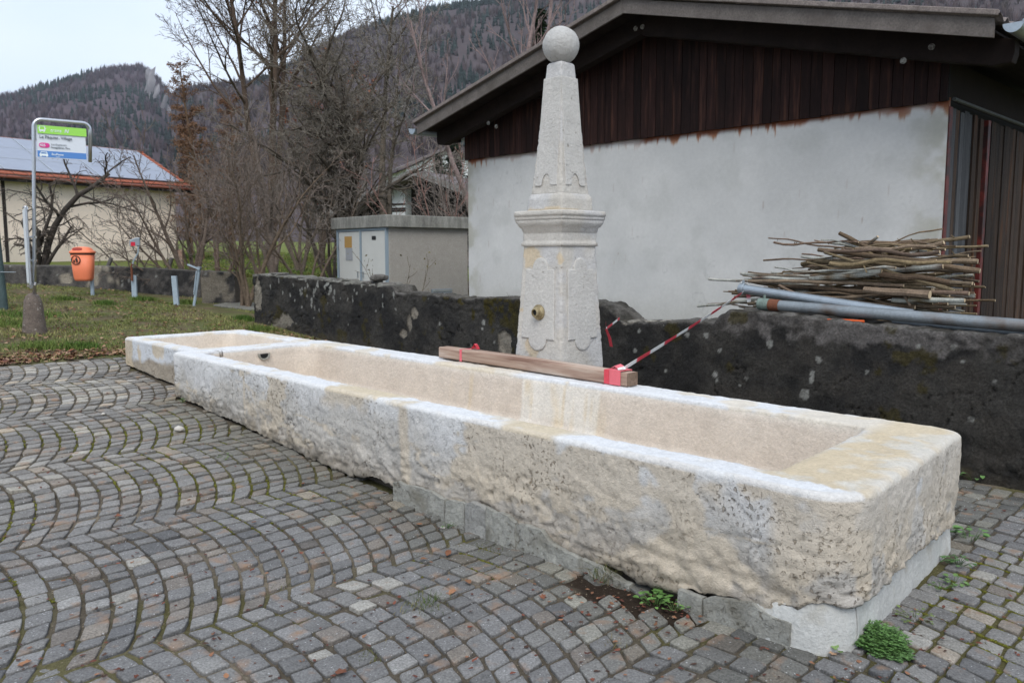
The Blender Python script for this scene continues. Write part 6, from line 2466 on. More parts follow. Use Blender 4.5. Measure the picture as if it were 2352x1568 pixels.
# ================================================================== CHALET and pale house behind the trees
def chalet():
    # gable end faces right-front; ridge runs away to the left
    Y0 = 31.0
    def at(x, y, yy): return ony(x, y, yy)
    g0 = at(766, 500, 33.5); ap = at(985, 395, 31.5)
    e = np.array([ap[0] - g0[0], ap[1] - g0[1], 0]); half = np.linalg.norm(e); e /= half
    back = np.array([-e[1], e[0], 0]);
    if back[1] < 0: back = -back
    b0 = np.array([ap[0], ap[1], 0])
    gr = .9
    zA, zEv = ap[2], g0[2] - .0
    A = lambda s, t, z: b0 + e * s + back * t + Z3 * z
    root = empty('chalet', A(0, 4, gr), 'dark timber house with grey brown roof and pale chimney stack, half hidden by trees', 'house')
    D_ = 9.0
    MB().prism([A(-half + .6, 0, gr), A(half - .6, 0, gr), A(half - .6, 0, zEv + .2), A(0, 0, zA - .25), A(-half + .6, 0, zEv + .2)], back * D_).obj('timber_walls', M['darkwood'], root)
    for s in (-1, 1):
        P = [A(.002 * s, -1.0, zA), A(s * half, -1.0, zEv), A(s * half, D_ + .8, zEv), A(.002 * s, D_ + .8, zA)]
        MB().prism(P, -Z3 * .18).obj('roof', M['greyroof'], root)
        MB().prism([A(.002 * s, -1.04, zA + .03), A(s * half, -1.04, zEv + .03), A(s * half, -1.04, zEv - .22), A(.002 * s, -1.04, zA - .22)], back * .035).obj('fascia', M['white_d'], root)
    # pale masonry stack on the gable
    s0 = (ony(885, 460, ap[1] - .2)[:2] - b0[:2]) @ e[:2]; s1 = (ony(925, 460, ap[1] - .2)[:2] - b0[:2]) @ e[:2]
    st = MB().box(A(s0, -.45, gr), e * (s1 - s0), back * .43, Z3 * (ztop(A(s0, -.4, 0), 432) - gr)).obj('chimney_stack', M['white'], root)
    for y in (472, 482, 487):
        z = ztop(A(s0, -.4, 0), y)
        MB().box(A(s0 - .02, -.47, z), e * (s1 - s0 + .04), back * .02, Z3 * .07).obj('balcony_rail', M['darkwood'], st)
    for k in range(4):
        s = -half + 1.0 + k * 1.1
        MB().box(A(s, -.05, gr + .9), e * .7, back * .05, Z3 * .9).obj('window', M['dark'], root)


M['white_d'] = mat('weathered_pale_board', (.26, .25, .24), .8)
chalet()


def pale_house():
    c = ony(1030, 420, 58)
    gr = 1.2
    d = np.array([.93, .37, 0]); n_ = np.array([-.37, .93, 0])
    c[2] = 0
    A = lambda s, t, z: c + d * s + n_ * t + Z3 * z
    root = empty('pale_house', A(0, 2, gr), 'pale house far behind the trees, its light wall glimpsed beside the shed', 'house')
    z0 = ztop(c, 392); z1 = ztop(c, 345)
    MB().prism([A(-3, 0, gr), A(3, 0, gr), A(3, 0, z0), A(0, 0, z1), A(-3, 0, z0)], n_ * 7).obj('walls', M['white'], root)
    for s in (-1, 1):
        MB().prism([A(0.002 * s, -.4, z1 + .1), A(s * 3.5, -.4, z0 - .05), A(s * 3.5, 7.4, z0 - .05), A(.002 * s, 7.4, z1 + .1)], Z3 * .15).obj('roof', M['greyroof'], root)
    for k in (-1.6, .8):
        MB().box(A(k, -.04, gr + 2.6), d * .8, n_ * .05, Z3 * 1.1).obj('window', M['dark'], root)


pale_house()

# ================================================================== STREET FURNITURE on the grass bank
def text(name, body, loc, xdir, updir, size, matn, parent, shear=0.0, bold=0.0, align='LEFT', xs=1.0):
    cu = bpy.data.curves.new(name, 'FONT')
    cu.body = body; cu.size = size; cu.shear = shear; cu.offset = bold * size; cu.align_x = align; cu.extrude = .0006
    cu.space_character = 1.0
    o = bpy.data.objects.new(name, cu)
    COL.objects.link(o)
    x = Vector(xdir).normalized(); y = Vector(updir).normalized(); z = x.cross(y)
    mw = Matrix(((x[0], y[0], z[0], loc[0]), (x[1], y[1], z[1], loc[1]), (x[2], y[2], z[2], loc[2]), (0, 0, 0, 1))) @ Matrix.Diagonal((xs, 1, 1, 1))
    bpy.context.view_layer.update()
    me = bpy.data.meshes.new_from_object(o)
    bpy.data.objects.remove(o)
    me.transform(mw)
    me.materials.clear()
    return add(name, me, matn, parent)


def bus_sign():
    b0 = gp(80, 765)
    Z = lambda y, p=b0: ztop(p, y)
    root = empty('bus_stop_sign', b0, 'bus stop sign on a steel pole set in a concrete foot', 'sign')
    # concrete foot: tapered, round topped
    r_ = np.random.default_rng(1)
    zt = Z(672)
    prof = [(-.1, .155), (0, .150), (.25 * (zt - b0[2]), .14), (.6 * (zt - b0[2]), .125), (.8 * (zt - b0[2]), .115), (.92 * (zt - b0[2]), .085), (.98 * (zt - b0[2]), .05), (zt - b0[2], .001)]
    hh = np.linspace(-.1, zt - b0[2], 40); rr = np.interp(hh, [p[0] for p in prof], [p[1] for p in prof])
    aa = np.linspace(0, 2 * math.pi, 41)[:-1]
    G = np.zeros((40, 40, 3))
    for j in range(40):
        G[:, j, 0] = b0[0] + rr[j] * np.cos(aa); G[:, j, 1] = b0[1] + rr[j] * np.sin(aa); G[:, j, 2] = b0[2] + hh[j]
    G[..., :2] += ((fbm(G, 14, 3, 4) - .5) * .02)[..., None]
    add('concrete_foot', np_mesh('concrete_foot', G.reshape(-1, 3), quads=grid_faces(40, 40, True), smooth=True), M['concrete'], root)
    # tube frame
    top = Z(273); px = proj(b0 + Z3 * (top - b0[2]))[0]
    # the sign's own direction: right and slightly away
    d = np.array([.80, .60, 0]); d /= np.linalg.norm(d)
    wd = None
    for s in np.linspace(.3, 1.2, 400):
        if proj(b0 + d * s + Z3 * (2.6))[0] >= 183: wd = s; break
    off = np.array([(76 - px) / FP * 11.6, 0, 0])
    base = b0 + off * .5
    P0 = lambda s, z: b0 + off * ((z - b0[2]) / (top - b0[2])) + d * s + Z3 * (z - b0[2])
    R = .10
    pts = [P0(0, zt - .1)]
    for k in np.linspace(0, 1, 6)[1:]: pts.append(P0(0, zt + (top - R - zt) * k))
    for k in range(1, 9):
        a = k / 8 * math.pi / 2
        pts.append(P0(R - R * math.cos(a), top - R + R * math.sin(a)))
    for k in range(0, 9):
        a = k / 8 * math.pi / 2
        pts.append(P0(wd - R + R * math.sin(a), top - R + R * math.cos(a)))
    pts.append(P0(wd, Z(365)))
    b = MB(); b.tube(pts, .024, 16); b.obj('tube_frame', M['steel'], root, smooth=True)
    # panel
    z1, z0 = Z(286), Z(361)
    s0, s1 = .045, wd - .045
    nrm = np.cross(d, Z3); nrm = nrm if nrm @ (EYE - b0) > 0 else -nrm
    panel_ = MB().box(P0(s0, z0) - nrm * .006, d * (s1 - s0), nrm * .012, Z3 * (z1 - z0)).obj('sign_panel', M['sign_w'], root)
    H = z1 - z0; Wd = s1 - s0
    def strip(nm, a, c, m_):
        return MB().box(P0(s0 + .002, z0 + H * a) + nrm * .0062, d * (Wd - .004), nrm * .0012, Z3 * (H * (c - a))).obj(nm, m_, panel_)
    strip('green_band', .745, .995, M['sign_g']); strip('blue_band', .02, .215, M['sign_b'])
    TX = lambda nm, body, fx, fz, size, m_, **k: text(nm, body, P0(s0 + Wd * fx, z0 + H * fz) + nrm * .0085, d, Z3, size * H, m_, panel_, **k)
    TX('lettering', 'trans', .25, .815, .155, M['pale_print'], shear=.25)
    TX('lettering', 'N', .535, .815, .155, M['sign_w'], shear=.25, bold=.03)
    TX('lettering', 'Le Pâquier, Village', .035, .60, .125, M['ink'], bold=.012)
    TX('lettering', 'Les Bugnenets', .27, .405, .075, M['ink'])
    TX('lettering', 'Savagnières, Parc', .27, .31, .078, M['ink'], bold=.012)
    TX('lettering', 'EcoPouce', .28, .095, .085, M['pale_print'], bold=.02)
    # pink line badge
    b = MB()
    cx_, cz_, rw, rh = .135, .385, .105, .075
    pts = []
    for k in range(24):
        a = 2 * math.pi * k / 24
        x = math.copysign(abs(math.cos(a)) ** .6, math.cos(a)); y = math.copysign(abs(math.sin(a)) ** .7, math.sin(a))
        pts.append(P0(s0 + Wd * (cx_ + rw * x), z0 + H * (cz_ + rh * y)) + nrm * .0062)
    b.prism(pts, nrm * .0012); b.obj('line_badge', M['sign_p'], panel_)
    TX('lettering', '425', .045, .35, .105, M['sign_w'], bold=.03)
    # bus pictogram, car pictogram, smile
    def rect(b, x0, x1, y0, y1, dn=0): b.box(P0(s0 + Wd * x0, z0 + H * y0) + nrm * (.0078 + dn), d * (Wd * (x1 - x0)), nrm * .0008, Z3 * (H * (y1 - y0)))
    b = MB()
    for r in ((.035, .155, .955, .970), (.035, .05, .815, .955), (.14, .155, .815, .955), (.05, .14, .815, .86), (.05, .07, .785, .815), (.12, .14, .785, .815), (.02, .03, .88, .92), (.16, .17, .88, .92)): rect(b, *r)
    b.obj('bus_pictogram', M['pale_print'], panel_)
    b = MB()
    for r in ((.06, .19, .16, .175), (.055, .07, .12, .16), (.18, .195, .12, .16), (.04, .21, .055, .12), (.05, .08, .03, .055), (.17, .20, .03, .055), (.07, .085, .175, .19), (.10, .115, .178, .193), (.135, .15, .178, .193), (.165, .18, .175, .19)): rect(b, *r)
    b.obj('car_pictogram', M['pale_print'], panel_)
    b = MB()
    for k in range(8):
        a0, a1 = math.pi * (1.15 + .7 * k / 8), math.pi * (1.15 + .7 * (k + 1) / 8)
        q = lambda a, r: P0(s0 + Wd * (.405 + .045 * r * math.cos(a)), z0 + H * (.085 + .055 * r * math.sin(a))) + nrm * .0085
        b.poly([q(a0, 1), q(a1, 1), q(a1, .8), q(a0, .8)], [(0, 1, 2, 3)])
    b.obj('smile_mark', M['pale_print'], panel_)
    # timetable case seen nearly edge on, clamps
    zc0, zc1 = Z(656), Z(474)
    cd = EYE - b0; cd[2] = 0; cd /= np.linalg.norm(cd); cd = cd * .99 + np.array([-cd[1], cd[0], 0]) * .09
    cdn = np.array([-cd[1], cd[0], 0])
    o0 = P0(-.03, zc0) - cd * .17 + np.array([-.03, 0, 0])
    case = MB().box(o0 - cdn * .02, cd * .34, cdn * .035, Z3 * (zc1 - zc0)).obj('timetable_case', M['steel'], root, bevel=.012)
    MB().box(o0 - cdn * .022 + cd * .03 + Z3 * .04, cd * .28, cdn * .039, Z3 * (zc1 - zc0 - .08)).obj('case_window', M['sign_w'], case)
    for z in (zc0 - .01, zc1 - .03):
        b = MB(); b.tube([o0 + cd * .005 + Z3 * (z - zc0), o0 + cd * .335 + Z3 * (z - zc0 + .0)], .024, 10); b.obj('case_cap', M['chrome'], case)
    for y in (547, 601, 655):
        z = Z(y)
        b = MB(); b.tube([P0(0, z), P0(0, z + .03)], .034, 14); b.tube([P0(0, z + .015), P0(0, z + .015) + (o0 - P0(0, zc0))], .012, 8); b.obj('clamp', M['chrome'], root)
    return root


bus_sign()


def superloft(cx_, cy_, rings, ax, ay, n=48, e=3.2):
    """rings (z, half a, half b) superellipse"""
    G = np.zeros((n, len(rings), 3))
    a = np.linspace(0, 2 * math.pi, n + 1)[:-1]
    c, s = np.cos(a), np.sin(a)
    X = np.sign(c) * np.abs(c) ** (2 / e); Y = np.sign(s) * np.abs(s) ** (2 / e)
    for j, (z, A, B, *o) in enumerate(rings):
        G[:, j] = np.array([cx_, cy_, 0]) + (X * A)[:, None] * ax + (Y * B + (o[0] if o else 0))[:, None] * ay
        G[:, j, 2] = z
    return G


def bin_():
    b0 = gp(213, 679)
    root = empty('litter_bin', b0, 'orange plastic litter bin with hooded lid on a short grey post', 'litter bin')
    c = b0.copy(); c[0] += (200 - 212) / FP * proj(b0)[2]; c[1] -= .10
    zb, zt = ztop(c, 645), ztop(c, 582)
    D = float(proj(c)[2])
    px = lambda w: w / FP * D
    f = (EYE - c); f[2] = 0; f /= np.linalg.norm(f)
    q = f * .96 + np.array([-f[1], f[0], 0]) * -.28; q /= np.linalg.norm(q); f = q      # front turned a little to the left
    ax = np.array([-f[1], f[0], 0])
    if ax[0] < 0: ax = -ax
    H = zt - zb
    rings = [(zb, px(8), px(7)), (zb, px(15), px(13)), (zb + .012, px(17.5), px(15)), (zb + .05, px(19.5), px(16.5)), (zb + H * .35, px(21.3), px(17.5)), (zb + H, px(24), px(19.5)), (zb + H, px(22.6), px(18)), (zb + H * .6, px(21), px(17))]
    G = superloft(c[0], c[1], rings, ax, f)
    add('bin_body', np_mesh('bin_body', G.reshape(-1, 3), quads=grid_faces(48, len(rings), True), smooth=True), M['orange'], root)
    r2 = [(zb + H - .025, px(24.3), px(19.9)), (zb + H - .002, px(24.3), px(19.9))]
    G = superloft(c[0], c[1], r2, ax, f); o = add('seam_band', np_mesh('seam_band', G.reshape(-1, 3), quads=grid_faces(48, 2, True)), M['black'], root)
    # lid: overhanging rim, then a domed hood higher at the front with a slot
    h = ztop(c, 567) - zt
    rings = [(zt, px(23), px(19)), (zt + .001, px(26), px(21.5)), (zt + .025, px(26.4), px(22)), (zt + .045, px(25.2), px(21)), (zt + .055, px(22.5), px(19), 0), (zt + h * .55, px(21.0), px(17.8), px(.6)), (zt + h * .80, px(19), px(15.5), px(1.2)), (zt + h * .95, px(14.5), px(11.5), px(1.5)), (zt + h * 1.02, px(7), px(6), px(1.5)), (zt + h * 1.03, px(.1), px(.1), px(1.5))]
    G = superloft(c[0], c[1], rings, ax, f)
    lid = add('bin_lid', np_mesh('bin_lid', G.reshape(-1, 3), quads=grid_faces(48, len(rings), True), smooth=True), M['orange'], root)
    # slot: dark red recess on the front left of the hood
    sc = c + f * px(17.0) - ax * px(5.5); sc[2] = zt + .055 + (h - .055) * .40
    b = MB(); pts = []
    for k in range(20):
        a = 2 * math.pi * k / 20
        pts.append(sc + ax * px(10.5) * math.copysign(abs(math.cos(a)) ** .7, math.cos(a)) + Z3 * px(3.4) * math.copysign(abs(math.sin(a)) ** .8, math.sin(a)) - f * px(1.2) * (1 + math.sin(a)))
    b.prism(pts, f * px(2.4)); b.obj('slot', M['orange_dark'], lid)
    # pictogram: ring, figure, basket on the front
    pc = c - ax * px(9.5) + f * px(17.9); pc[2] = ztop(c, 597)
    q = -ax * .18 + f; nn = q / np.linalg.norm(q); aa = np.array([-nn[1], nn[0], 0]); aa = aa if aa[0] > 0 else -aa
    pc = pc + nn * .012
    b = MB()
    R1, R2 = px(10.2), px(8.9)
    for k in range(32):
        a0, a1 = 2 * math.pi * k / 32, 2 * math.pi * (k + 1) / 32
        g_ = lambda a, r, dn: pc + aa * r * math.cos(a) + Z3 * r * math.sin(a) + nn * dn
        b.poly([g_(a0, R1, .004), g_(a1, R1, .004), g_(a1, R2, .004), g_(a0, R2, .004), g_(a0, R1, -.02), g_(a1, R1, -.02), g_(a1, R2, -.02), g_(a0, R2, -.02)], [(0, 1, 2, 3), (0, 4, 5, 1), (3, 2, 6, 7)])
    def shp(P): b.prism([pc + aa * px(x) + Z3 * px(y) + nn * .0 for x, y in P], nn * .005)
    shp([(1.0, 4.5), (2.4, 5.8), (3.3, 4.0), (4.8, .5), (4.2, -1.2), (5.2, -6), (3.9, -6.2), (2.6, -2), (1.6, -6.5), (.4, -6.2), (1.2, 0), (-.8, 1.5), (-1.2, .6)])
    shp([(1.5 + .95 * math.cos(a), 6.9 + .95 * math.sin(a)) for a in np.linspace(0, 2 * math.pi, 9)[:-1]])
    shp([(-5.4, 0), (-1.6, 0), (-2.2, -6), (-4.8, -6)])
    for q_ in ((-4.6, 1.6), (-3.2, 2.4), (-2.2, 1.4)): shp([(q_[0], q_[1]), (q_[0] + .8, q_[1] + .4), (q_[0] + .5, q_[1] + 1.2)])
    b.obj('tidy_pictogram', M['black'], root)
    b = MB(); b.tube([b0 - Z3 * .1, np.array([b0[0], b0[1], zb + .4])], px(4.2), 12); b.obj('post', M['paintgrey'], root)


bin_()


def posts():
    p = gp(308, 684); D = float(proj(p)[2]); w = 10 / FP * D
    root = empty('reflector_post', p, 'grey post carrying a bent tube with a grey lamp box and red reflector', 'marker post')
    zt = ztop(p, 632)
    MB().box(p - np.array([w / 2, 0, .1]), np.array([w, .02, 0]), np.array([0, .05, 0]), Z3 * (zt - p[2] + .1)).obj('channel_post', M['paintgrey'], root)
    P = lambda x, y: np.array([p[0] + (x - 307) / FP * D, p[1] - .03, ztop(p, y)])
    b = MB(); b.tube([P(306, 645), P(306, 612), P(309, 606)], .022, 10); b.obj('rusty_socket', M['rustmetal'], root)
    b = MB(); b.tube([P(308, 612), P(311, 600), P(323, 580), P(324, 566)], .014, 10); b.obj('bent_tube', M['paintgrey'], root)
    a = P(316, 557)
    dd = np.array([.93, .36, 0]); nn = np.array([.36, -.93, 0]); px = 1 / FP * D
    box = MB(); box.prism([a - dd * 11 * px - Z3 * 8 * px, a + dd * 11 * px - Z3 * 7 * px, a + dd * 11 * px + Z3 * 11 * px, a + dd * 3 * px + Z3 * 11 * px, a - dd * 11 * px + Z3 * 5 * px], -nn * .16)
    lb = box.obj('lamp_box', M['galv'], root, bevel=.006)
    MB().box(a - dd * 8 * px - Z3 * 8 * px + nn * .001, dd * 9 * px, nn * .012, Z3 * 9 * px).obj('red_reflector', M['sign_red'], lb)
    p = gp(407, 702); D = float(proj(p)[2]); w = 10.5 / FP * D
    zt = ztop(p, 634)
    o = MB().box(p - np.array([w / 2 + .02, 0, .1]), np.array([w, .02, 0]), np.array([0, .06, 0]), Z3 * (zt - p[2] + .1) - np.array([.03, 0, 0])).obj('marker_post', M['paintgrey'], bevel=.004)
    tag(o, 'plain short grey post standing alone on the grass', 'marker post')
    p = gp(446, 703); D = float(proj(p)[2])
    root = empty('leaning_post', p, 'leaning grey tube post with an angled bracket at its top', 'marker post')
    P = lambda x, y, dy=0: np.array([p[0] + (x - 446) / FP * D, p[1] + dy, ztop(p, y)])
    b = MB(); b.tube([P(445, 706), P(461, 618)], .026, 12); b.obj('tube', M['paintgrey'], root)
    b = MB(); b.tube([P(449, 672, -.05), P(457, 622, -.05)], .012, 8); b.tube([P(448, 676, -.05), P(451, 668, .0)], .01, 6); b.obj('rod', M['paintgrey'], root)
    b = MB(); b.box(P(437, 609, -.06), P(464, 620, -.06) - P(437, 609, -.06), np.array([0, .07, 0]), Z3 * .012 + np.array([0, 0, .01])); b.obj('bracket', M['paintgrey'], root)
    b = MB(); b.tube([P(461, 616, -.05), P(461, 616, .05)], .035, 12); b.obj('hinge', M['galv'], root)
    # mast cut by the left edge of the picture
    p = gp(9, 709); D = float(proj(p)[2])
    root = empty('street_mast', p, 'tall grey green metal mast at the left edge of the picture', 'mast')
    r0 = 9.5 / FP * D
    top = p + Z3 * 5.2 + np.array([-.2, 0, 0])
    b = MB(); P = [p - Z3 * .1 + (top - p) * k / 14 for k in range(15)]
    b.tube(P, [r0 * (1 - .42 * k / 14) for k in range(15)], 20)
    c = []
    for v in b.v:
        h = (v[2] - p[2]) / 1.6
        t = 1 if h > 1.15 else 0
        c.append(tuple(np.array([.055, .085, .085]) * (1 - t) + np.array([.30, .33, .36]) * t))
    b.c = c
    b.obj('mast_tube', M['pole'], root, smooth=False)
    b = MB(); q = p + Z3 * .62
    b.tube([q - np.array([.1, .05, 0]), q + np.array([.30, -.10, .0])], .008, 6); b.obj('strap_end', M['galv'], root)
    # stub posts of an old fence behind the garden wall
    for i, (x0, y0, x1, y1, lab) in enumerate(((246, 616, 256, 592, 'short slanted stub of an old fence post, left one behind the garden wall'), (387, 618, 395, 592, 'short slanted stub of an old fence post, right one near the house corner'))):
        a = ony(x0, y0, 18.6); c_ = ony(x1, y1, 18.6)
        a = a - (c_ - a) * 2.5
        b = MB(); b.tube([a, c_], [.055, .045], 8); o = b.obj('fence_stub', M['post_grey']); tag(o, lab, 'fence post')
    a = ony(414, 620, 20.5); b = MB(); b.box(np.array([a[0] - .05, a[1], .9]), np.array([.11, 0, 0]), np.array([0, .11, 0]), Z3 * (ztop(a, 573) - .9)); o = b.obj('fence_post', M['beam'])
    tag(o, 'brown square wooden post at the corner of the cream house', 'fence post')


M['sign_red'] = mat('red_reflector', (.62, .02, .05), .4)
M['post_grey'] = mat('weathered_post', (.13, .12, .11), .9, (10, .3))
posts()

# ================================================================== GRASS, LEAVES, WEEDS
EXCL = []


def scatter_ok(x, y):
    u = x * U[0] + y * U[1]; v = x * V[0] + y * V[1]
    return u, v


def blades(name, N, samp, h, w, cols, label, seed, lean=.5):
    r_ = np.random.default_rng(seed)
    X, Y = samp(r_, N)
    Zg = gz(X, Y)
    n = len(X)
    H = h * r_.uniform(.5, 1.3, n)
    az = r_.uniform(0, 6.283, n)
    le = r_.uniform(.1, 1, n) * lean
    side = np.stack([np.cos(az), np.sin(az), az * 0], -1) * (w * r_.uniform(.6, 1.3, n))[:, None]
    az2 = r_.uniform(0, 6.283, n)
    ld = np.stack([np.cos(az2), np.sin(az2), az2 * 0], -1)
    B = np.stack([X, Y, Zg - .01], -1)
    mid = B + ld * (H * le * .35)[:, None] + Z3 * (H * .6)[:, None]
    tip = B + ld * (H * le)[:, None] + Z3 * (H * (1 - .3 * le))[:, None]
    V_ = np.stack([B - side, B + side, mid + side * .7, mid - side * .7, tip], 1)
    pn = fbm(B, 1.4, 3, seed)
    c = mixc(cols[0], cols[1], sst(pn + r_.normal(0, .12, n), .35, .65)) * r_.uniform(.7, 1.35, (n, 1))
    k = np.arange(n)[:, None] * 5
    T_ = np.concatenate([k + [0, 1, 2], k + [0, 2, 3], k + [3, 2, 4]], 0)
    o = add(name, np_mesh(name, V_.reshape(-1, 3), tris=T_, col=np.repeat(c, 5, 0)), M['grass'])
    tag(o, label, None, None, 'stuff')
    return o


def samp_bank(r_, N):
    D = 8.5 + 14 * r_.random(N) ** .8
    px = r_.uniform(-250, 900, N)
    X = (px - CX) / FP * D; Y = D
    u = X * U[0] + Y * U[1]; v = X * V[0] + Y * V[1]
    P = np.stack([X, Y, X * 0], -1)
    ok = ((u < -10.5) | ((u < -9.9) & (v > 4.85))) & (v < 6.25) & (fbm(P, 2.6, 4, 6) + r_.normal(0, .05, N) > .40)
    ok &= ~((u > -12) & (v > 3.1) & (v < 4.8) & (u > -10))
    ok |= (v > 6.8) & (u < -12.6) & (D < 22)
    return X[ok], Y[ok]


blades('grass', 120000, samp_bank, .055, .0045, ((.13, .165, .042), (.25, .24, .095)), 'short grass with bare patches on the bank beyond the setts', 5, .9)


def samp_tuft(r_, N):
    N = int(N * .6)
    cs = [(60, 725, 1.0), (5, 745, .8), (150, 690, .4), (240, 700, .3), (330, 690, .4), (430, 698, .3), (620, 720, .3), (560, 735, .25), (180, 800, .4), (95, 800, .5), (600, 760, .3)]
    X, Y = [], []
    for (x, y, s) in cs:
        p = gp(x, y); k = int(N / len(cs))
        X.append(p[0] + r_.normal(0, .3 * s, k)); Y.append(p[1] + r_.normal(0, .22 * s, k))
    return np.concatenate(X), np.concatenate(Y)


blades('grass_tufts', 12000, samp_tuft, .10, .005, ((.07, .13, .025), (.12, .16, .04)), 'taller tufts of green grass round posts and along the wall foot', 6, .8)


def samp_field(r_, N):
    D = 22 + 30 * r_.random(N) ** 1.3
    px = r_.uniform(380, 1100, N)
    return (px - CX) / FP * D, D


blades('meadow_grass', 30000, samp_field, .10, .02, ((.10, .15, .035), (.17, .17, .05)), 'meadow grass beyond the walls', 7, .8)

leaf_me = {}


def leaf_verts(r_, s, kind):
    """a curled dry leaf: outline fan with a lifted rim"""
    n = 9
    a = np.linspace(0, 2 * math.pi, n + 1)[:-1]
    rr = np.array([1, .62, .5, .46, .34, .5 * .9, .46, .5, .62]) if kind == 0 else np.array([1, .55, .85, .5, .7, .25, .7, .5, .85]) * .8
    x = np.cos(a) * rr; y = np.sin(a) * rr * (.8 if kind == 0 else 1)
    curl = r_.uniform(.1, .45)
    z = curl * (y ** 2) + r_.normal(0, .05, n) + .08
    P = np.vstack([[0, 0, .02], np.stack([x, y, z], -1)]) * s
    return P


def litter(name, pts, size, cols, label, seed, dz=.006):
    r_ = np.random.default_rng(seed)
    V_, T_, C_ = [], [], []
    for i, (x, y) in enumerate(pts):
        P = leaf_verts(r_, size * r_.uniform(.6, 1.3), int(r_.random() < .35))
        a = r_.uniform(0, 6.28); ca, sa = math.cos(a), math.sin(a)
        ti = r_.normal(0, .18)
        Q = np.stack([P[:, 0] * ca - P[:, 1] * sa, P[:, 0] * sa + P[:, 1] * ca, P[:, 2] + P[:, 0] * ti], -1)
        Q += [x, y, float(gz(x, y)) + dz + abs(ti) * size]
        b = len(V_)
        V_ += list(Q)
        c = np.array(cols[int(r_.integers(len(cols)))]) * r_.uniform(.7, 1.25)
        C_ += [c] * 10
        T_ += [(b, b + 1 + k, b + 1 + (k + 1) % 9) for k in range(9)]
    return np_mesh(name, np.array(V_), tris=np.array(T_), col=np.array(C_))


BROWN = [(.20, .085, .045), (.15, .06, .035), (.26, .13, .07), (.11, .045, .035), (.30, .19, .12)]
r_ = np.random.default_rng(3)
pts = []
for k in range(9500):                       # bank
    D = r_.uniform(9.0, 18); px = r_.uniform(-250, 720)
    x, y = (px - CX) / FP * D, D
    u = x * U[0] + y * U[1]; v = x * V[0] + y * V[1]
    if u > -10.4 or v > 6.2: continue
    near = math.exp(-((u + 10.75) / .45) ** 2)
    if r_.random() < .28 + near * .9: pts.append((x, y))
for k in range(1500):                       # drift along the kerb line
    v = r_.uniform(1.0, 5.2); u = -10.55 - abs(r_.normal(0, .28))
    p = W(u, v); pts.append((p[0], p[1]))
for k in range(500):                        # behind the trough at the wall foot
    u = r_.uniform(-12, -8); v = r_.uniform(5.0, 6.25); p = W(u, v); pts.append((p[0], p[1]))
o = add('leaf_litter', litter('leaf_litter', pts, .046, BROWN + [(.34, .22, .14), (.30, .18, .11)], '', 5), M['leaf'])
tag(o, 'brown fallen leaves scattered over the grass and along the edge of the setts', None, None, 'stuff')
pts = []
for k in range(750):                        # crumbs of leaf on the setts
    px, py = r_.uniform(0, 2352), r_.uniform(870, 1568)
    p = gp(px, py); u, v = p @ U, p @ V
    if -9.9 < u < -1.2 and v > 3.0: continue
    pts.append((p[0], p[1]))
for (x, y, s, k) in ((1450, 1400, .18, 90), (1560, 1390, .08, 30), (1000, 1130, .1, 10), (1330, 1310, .15, 14), (860, 1115, .15, 16), (2130, 1420, .12, 24), (2080, 1470, .1, 14), (2290, 1180, .2, 18), (1930, 1500, .15, 24), (430, 925, .05, 14), (620, 1020, .12, 10)):
    p = gp(x, y)
    for q in range(k): pts.append((p[0] + r_.normal(0, s), p[1] + r_.normal(0, s)))
o = add('leaf_crumbs', litter('leaf_crumbs', pts, .017, [(.16, .055, .035), (.10, .04, .03), (.24, .12, .07), (.07, .04, .03)], '', 6), M['leaf'])
tag(o, 'small crumbs of dry leaf caught between the setts', None, None, 'stuff')

# the larger single leaves on the setts
NAMED = [(103, 978, 'pale orange leaf far out on the setts at the left', 3), (112, 903, 'pale tan leaf near the far left of the setts', 3), (372, 1060, 'long reddish stick-like leaf left of the middle of the long trough', 0), (615, 1230, 'dark leaf flat on the setts below the first arcs', 1),
         (1040, 1365, 'bright orange brown leaf below the middle of the trough', 2), (1290, 1347, 'large red leaf lying near the gap under the trough', 0), (1030, 1275, 'dull red leaf left of the large red one', 0), (1245, 1378, 'small crumpled red leaf right of the bright orange one', 1),
         (960, 1210, 'curled orange leaf beside the footing slabs', 2), (970, 1290, 'small orange leaf nearest the middle arcs', 2), (695, 1115, 'reddish leaf near the foot of the trough, left of the footing slabs', 0), (520, 1570, 'leaf at the very bottom edge left of centre', 2),
         (785, 1550, 'brown leaf near the bottom edge, middle', 1), (1350, 1510, 'dark five-lobed leaf below the weeds at the trough', 3), (1075, 1340, 'tiny orange leaf right of the bright orange one', 2), (1910, 1510, 'pale brown leaf just left of the fern-like weed', 4),
         (1975, 1480, 'brown leaf against the foot of the white skirt', 1), (2150, 1150, 'brown leaf on the mossy setts right of the trough', 1), (585, 1205, 'pink brown leaf below the middle arcs', 1), (268, 1190, 'curved brown leaf on the left arcs', 1), (60, 1530, 'curled leaf at the bottom left corner', 2)]
for i, (x, y, lab, ci) in enumerate(NAMED):
    p = gp(x, min(y, 1562))
    o = add('fallen_leaf', litter('fallen_leaf', [(p[0], p[1])], .034, [BROWN[ci]], '', 60 + i, .010), M['leaf'])
    tag(o, lab, 'leaf', 'single leaves on the setts')


def pebble(x, y, s, label, seed):
    p = gp(x, y)
    import bmesh
    bm = bmesh.new(); bmesh.ops.create_icosphere(bm, subdivisions=3, radius=1)
    P = np.array([v.co[:] for v in bm.verts]); F = [[v.index for v in f.verts] for f in bm.faces]; bm.free()
    P = P * (1 + (fbm(P, 1.3, 3, seed) - .5) * .7)[:, None] * [1.2, .9, .7]
    o = add('pebble', np_mesh('pebble', P * s + p + Z3 * s * .6, tris=np.array(F)), M['gravel'])
    tag(o, label, 'stone')


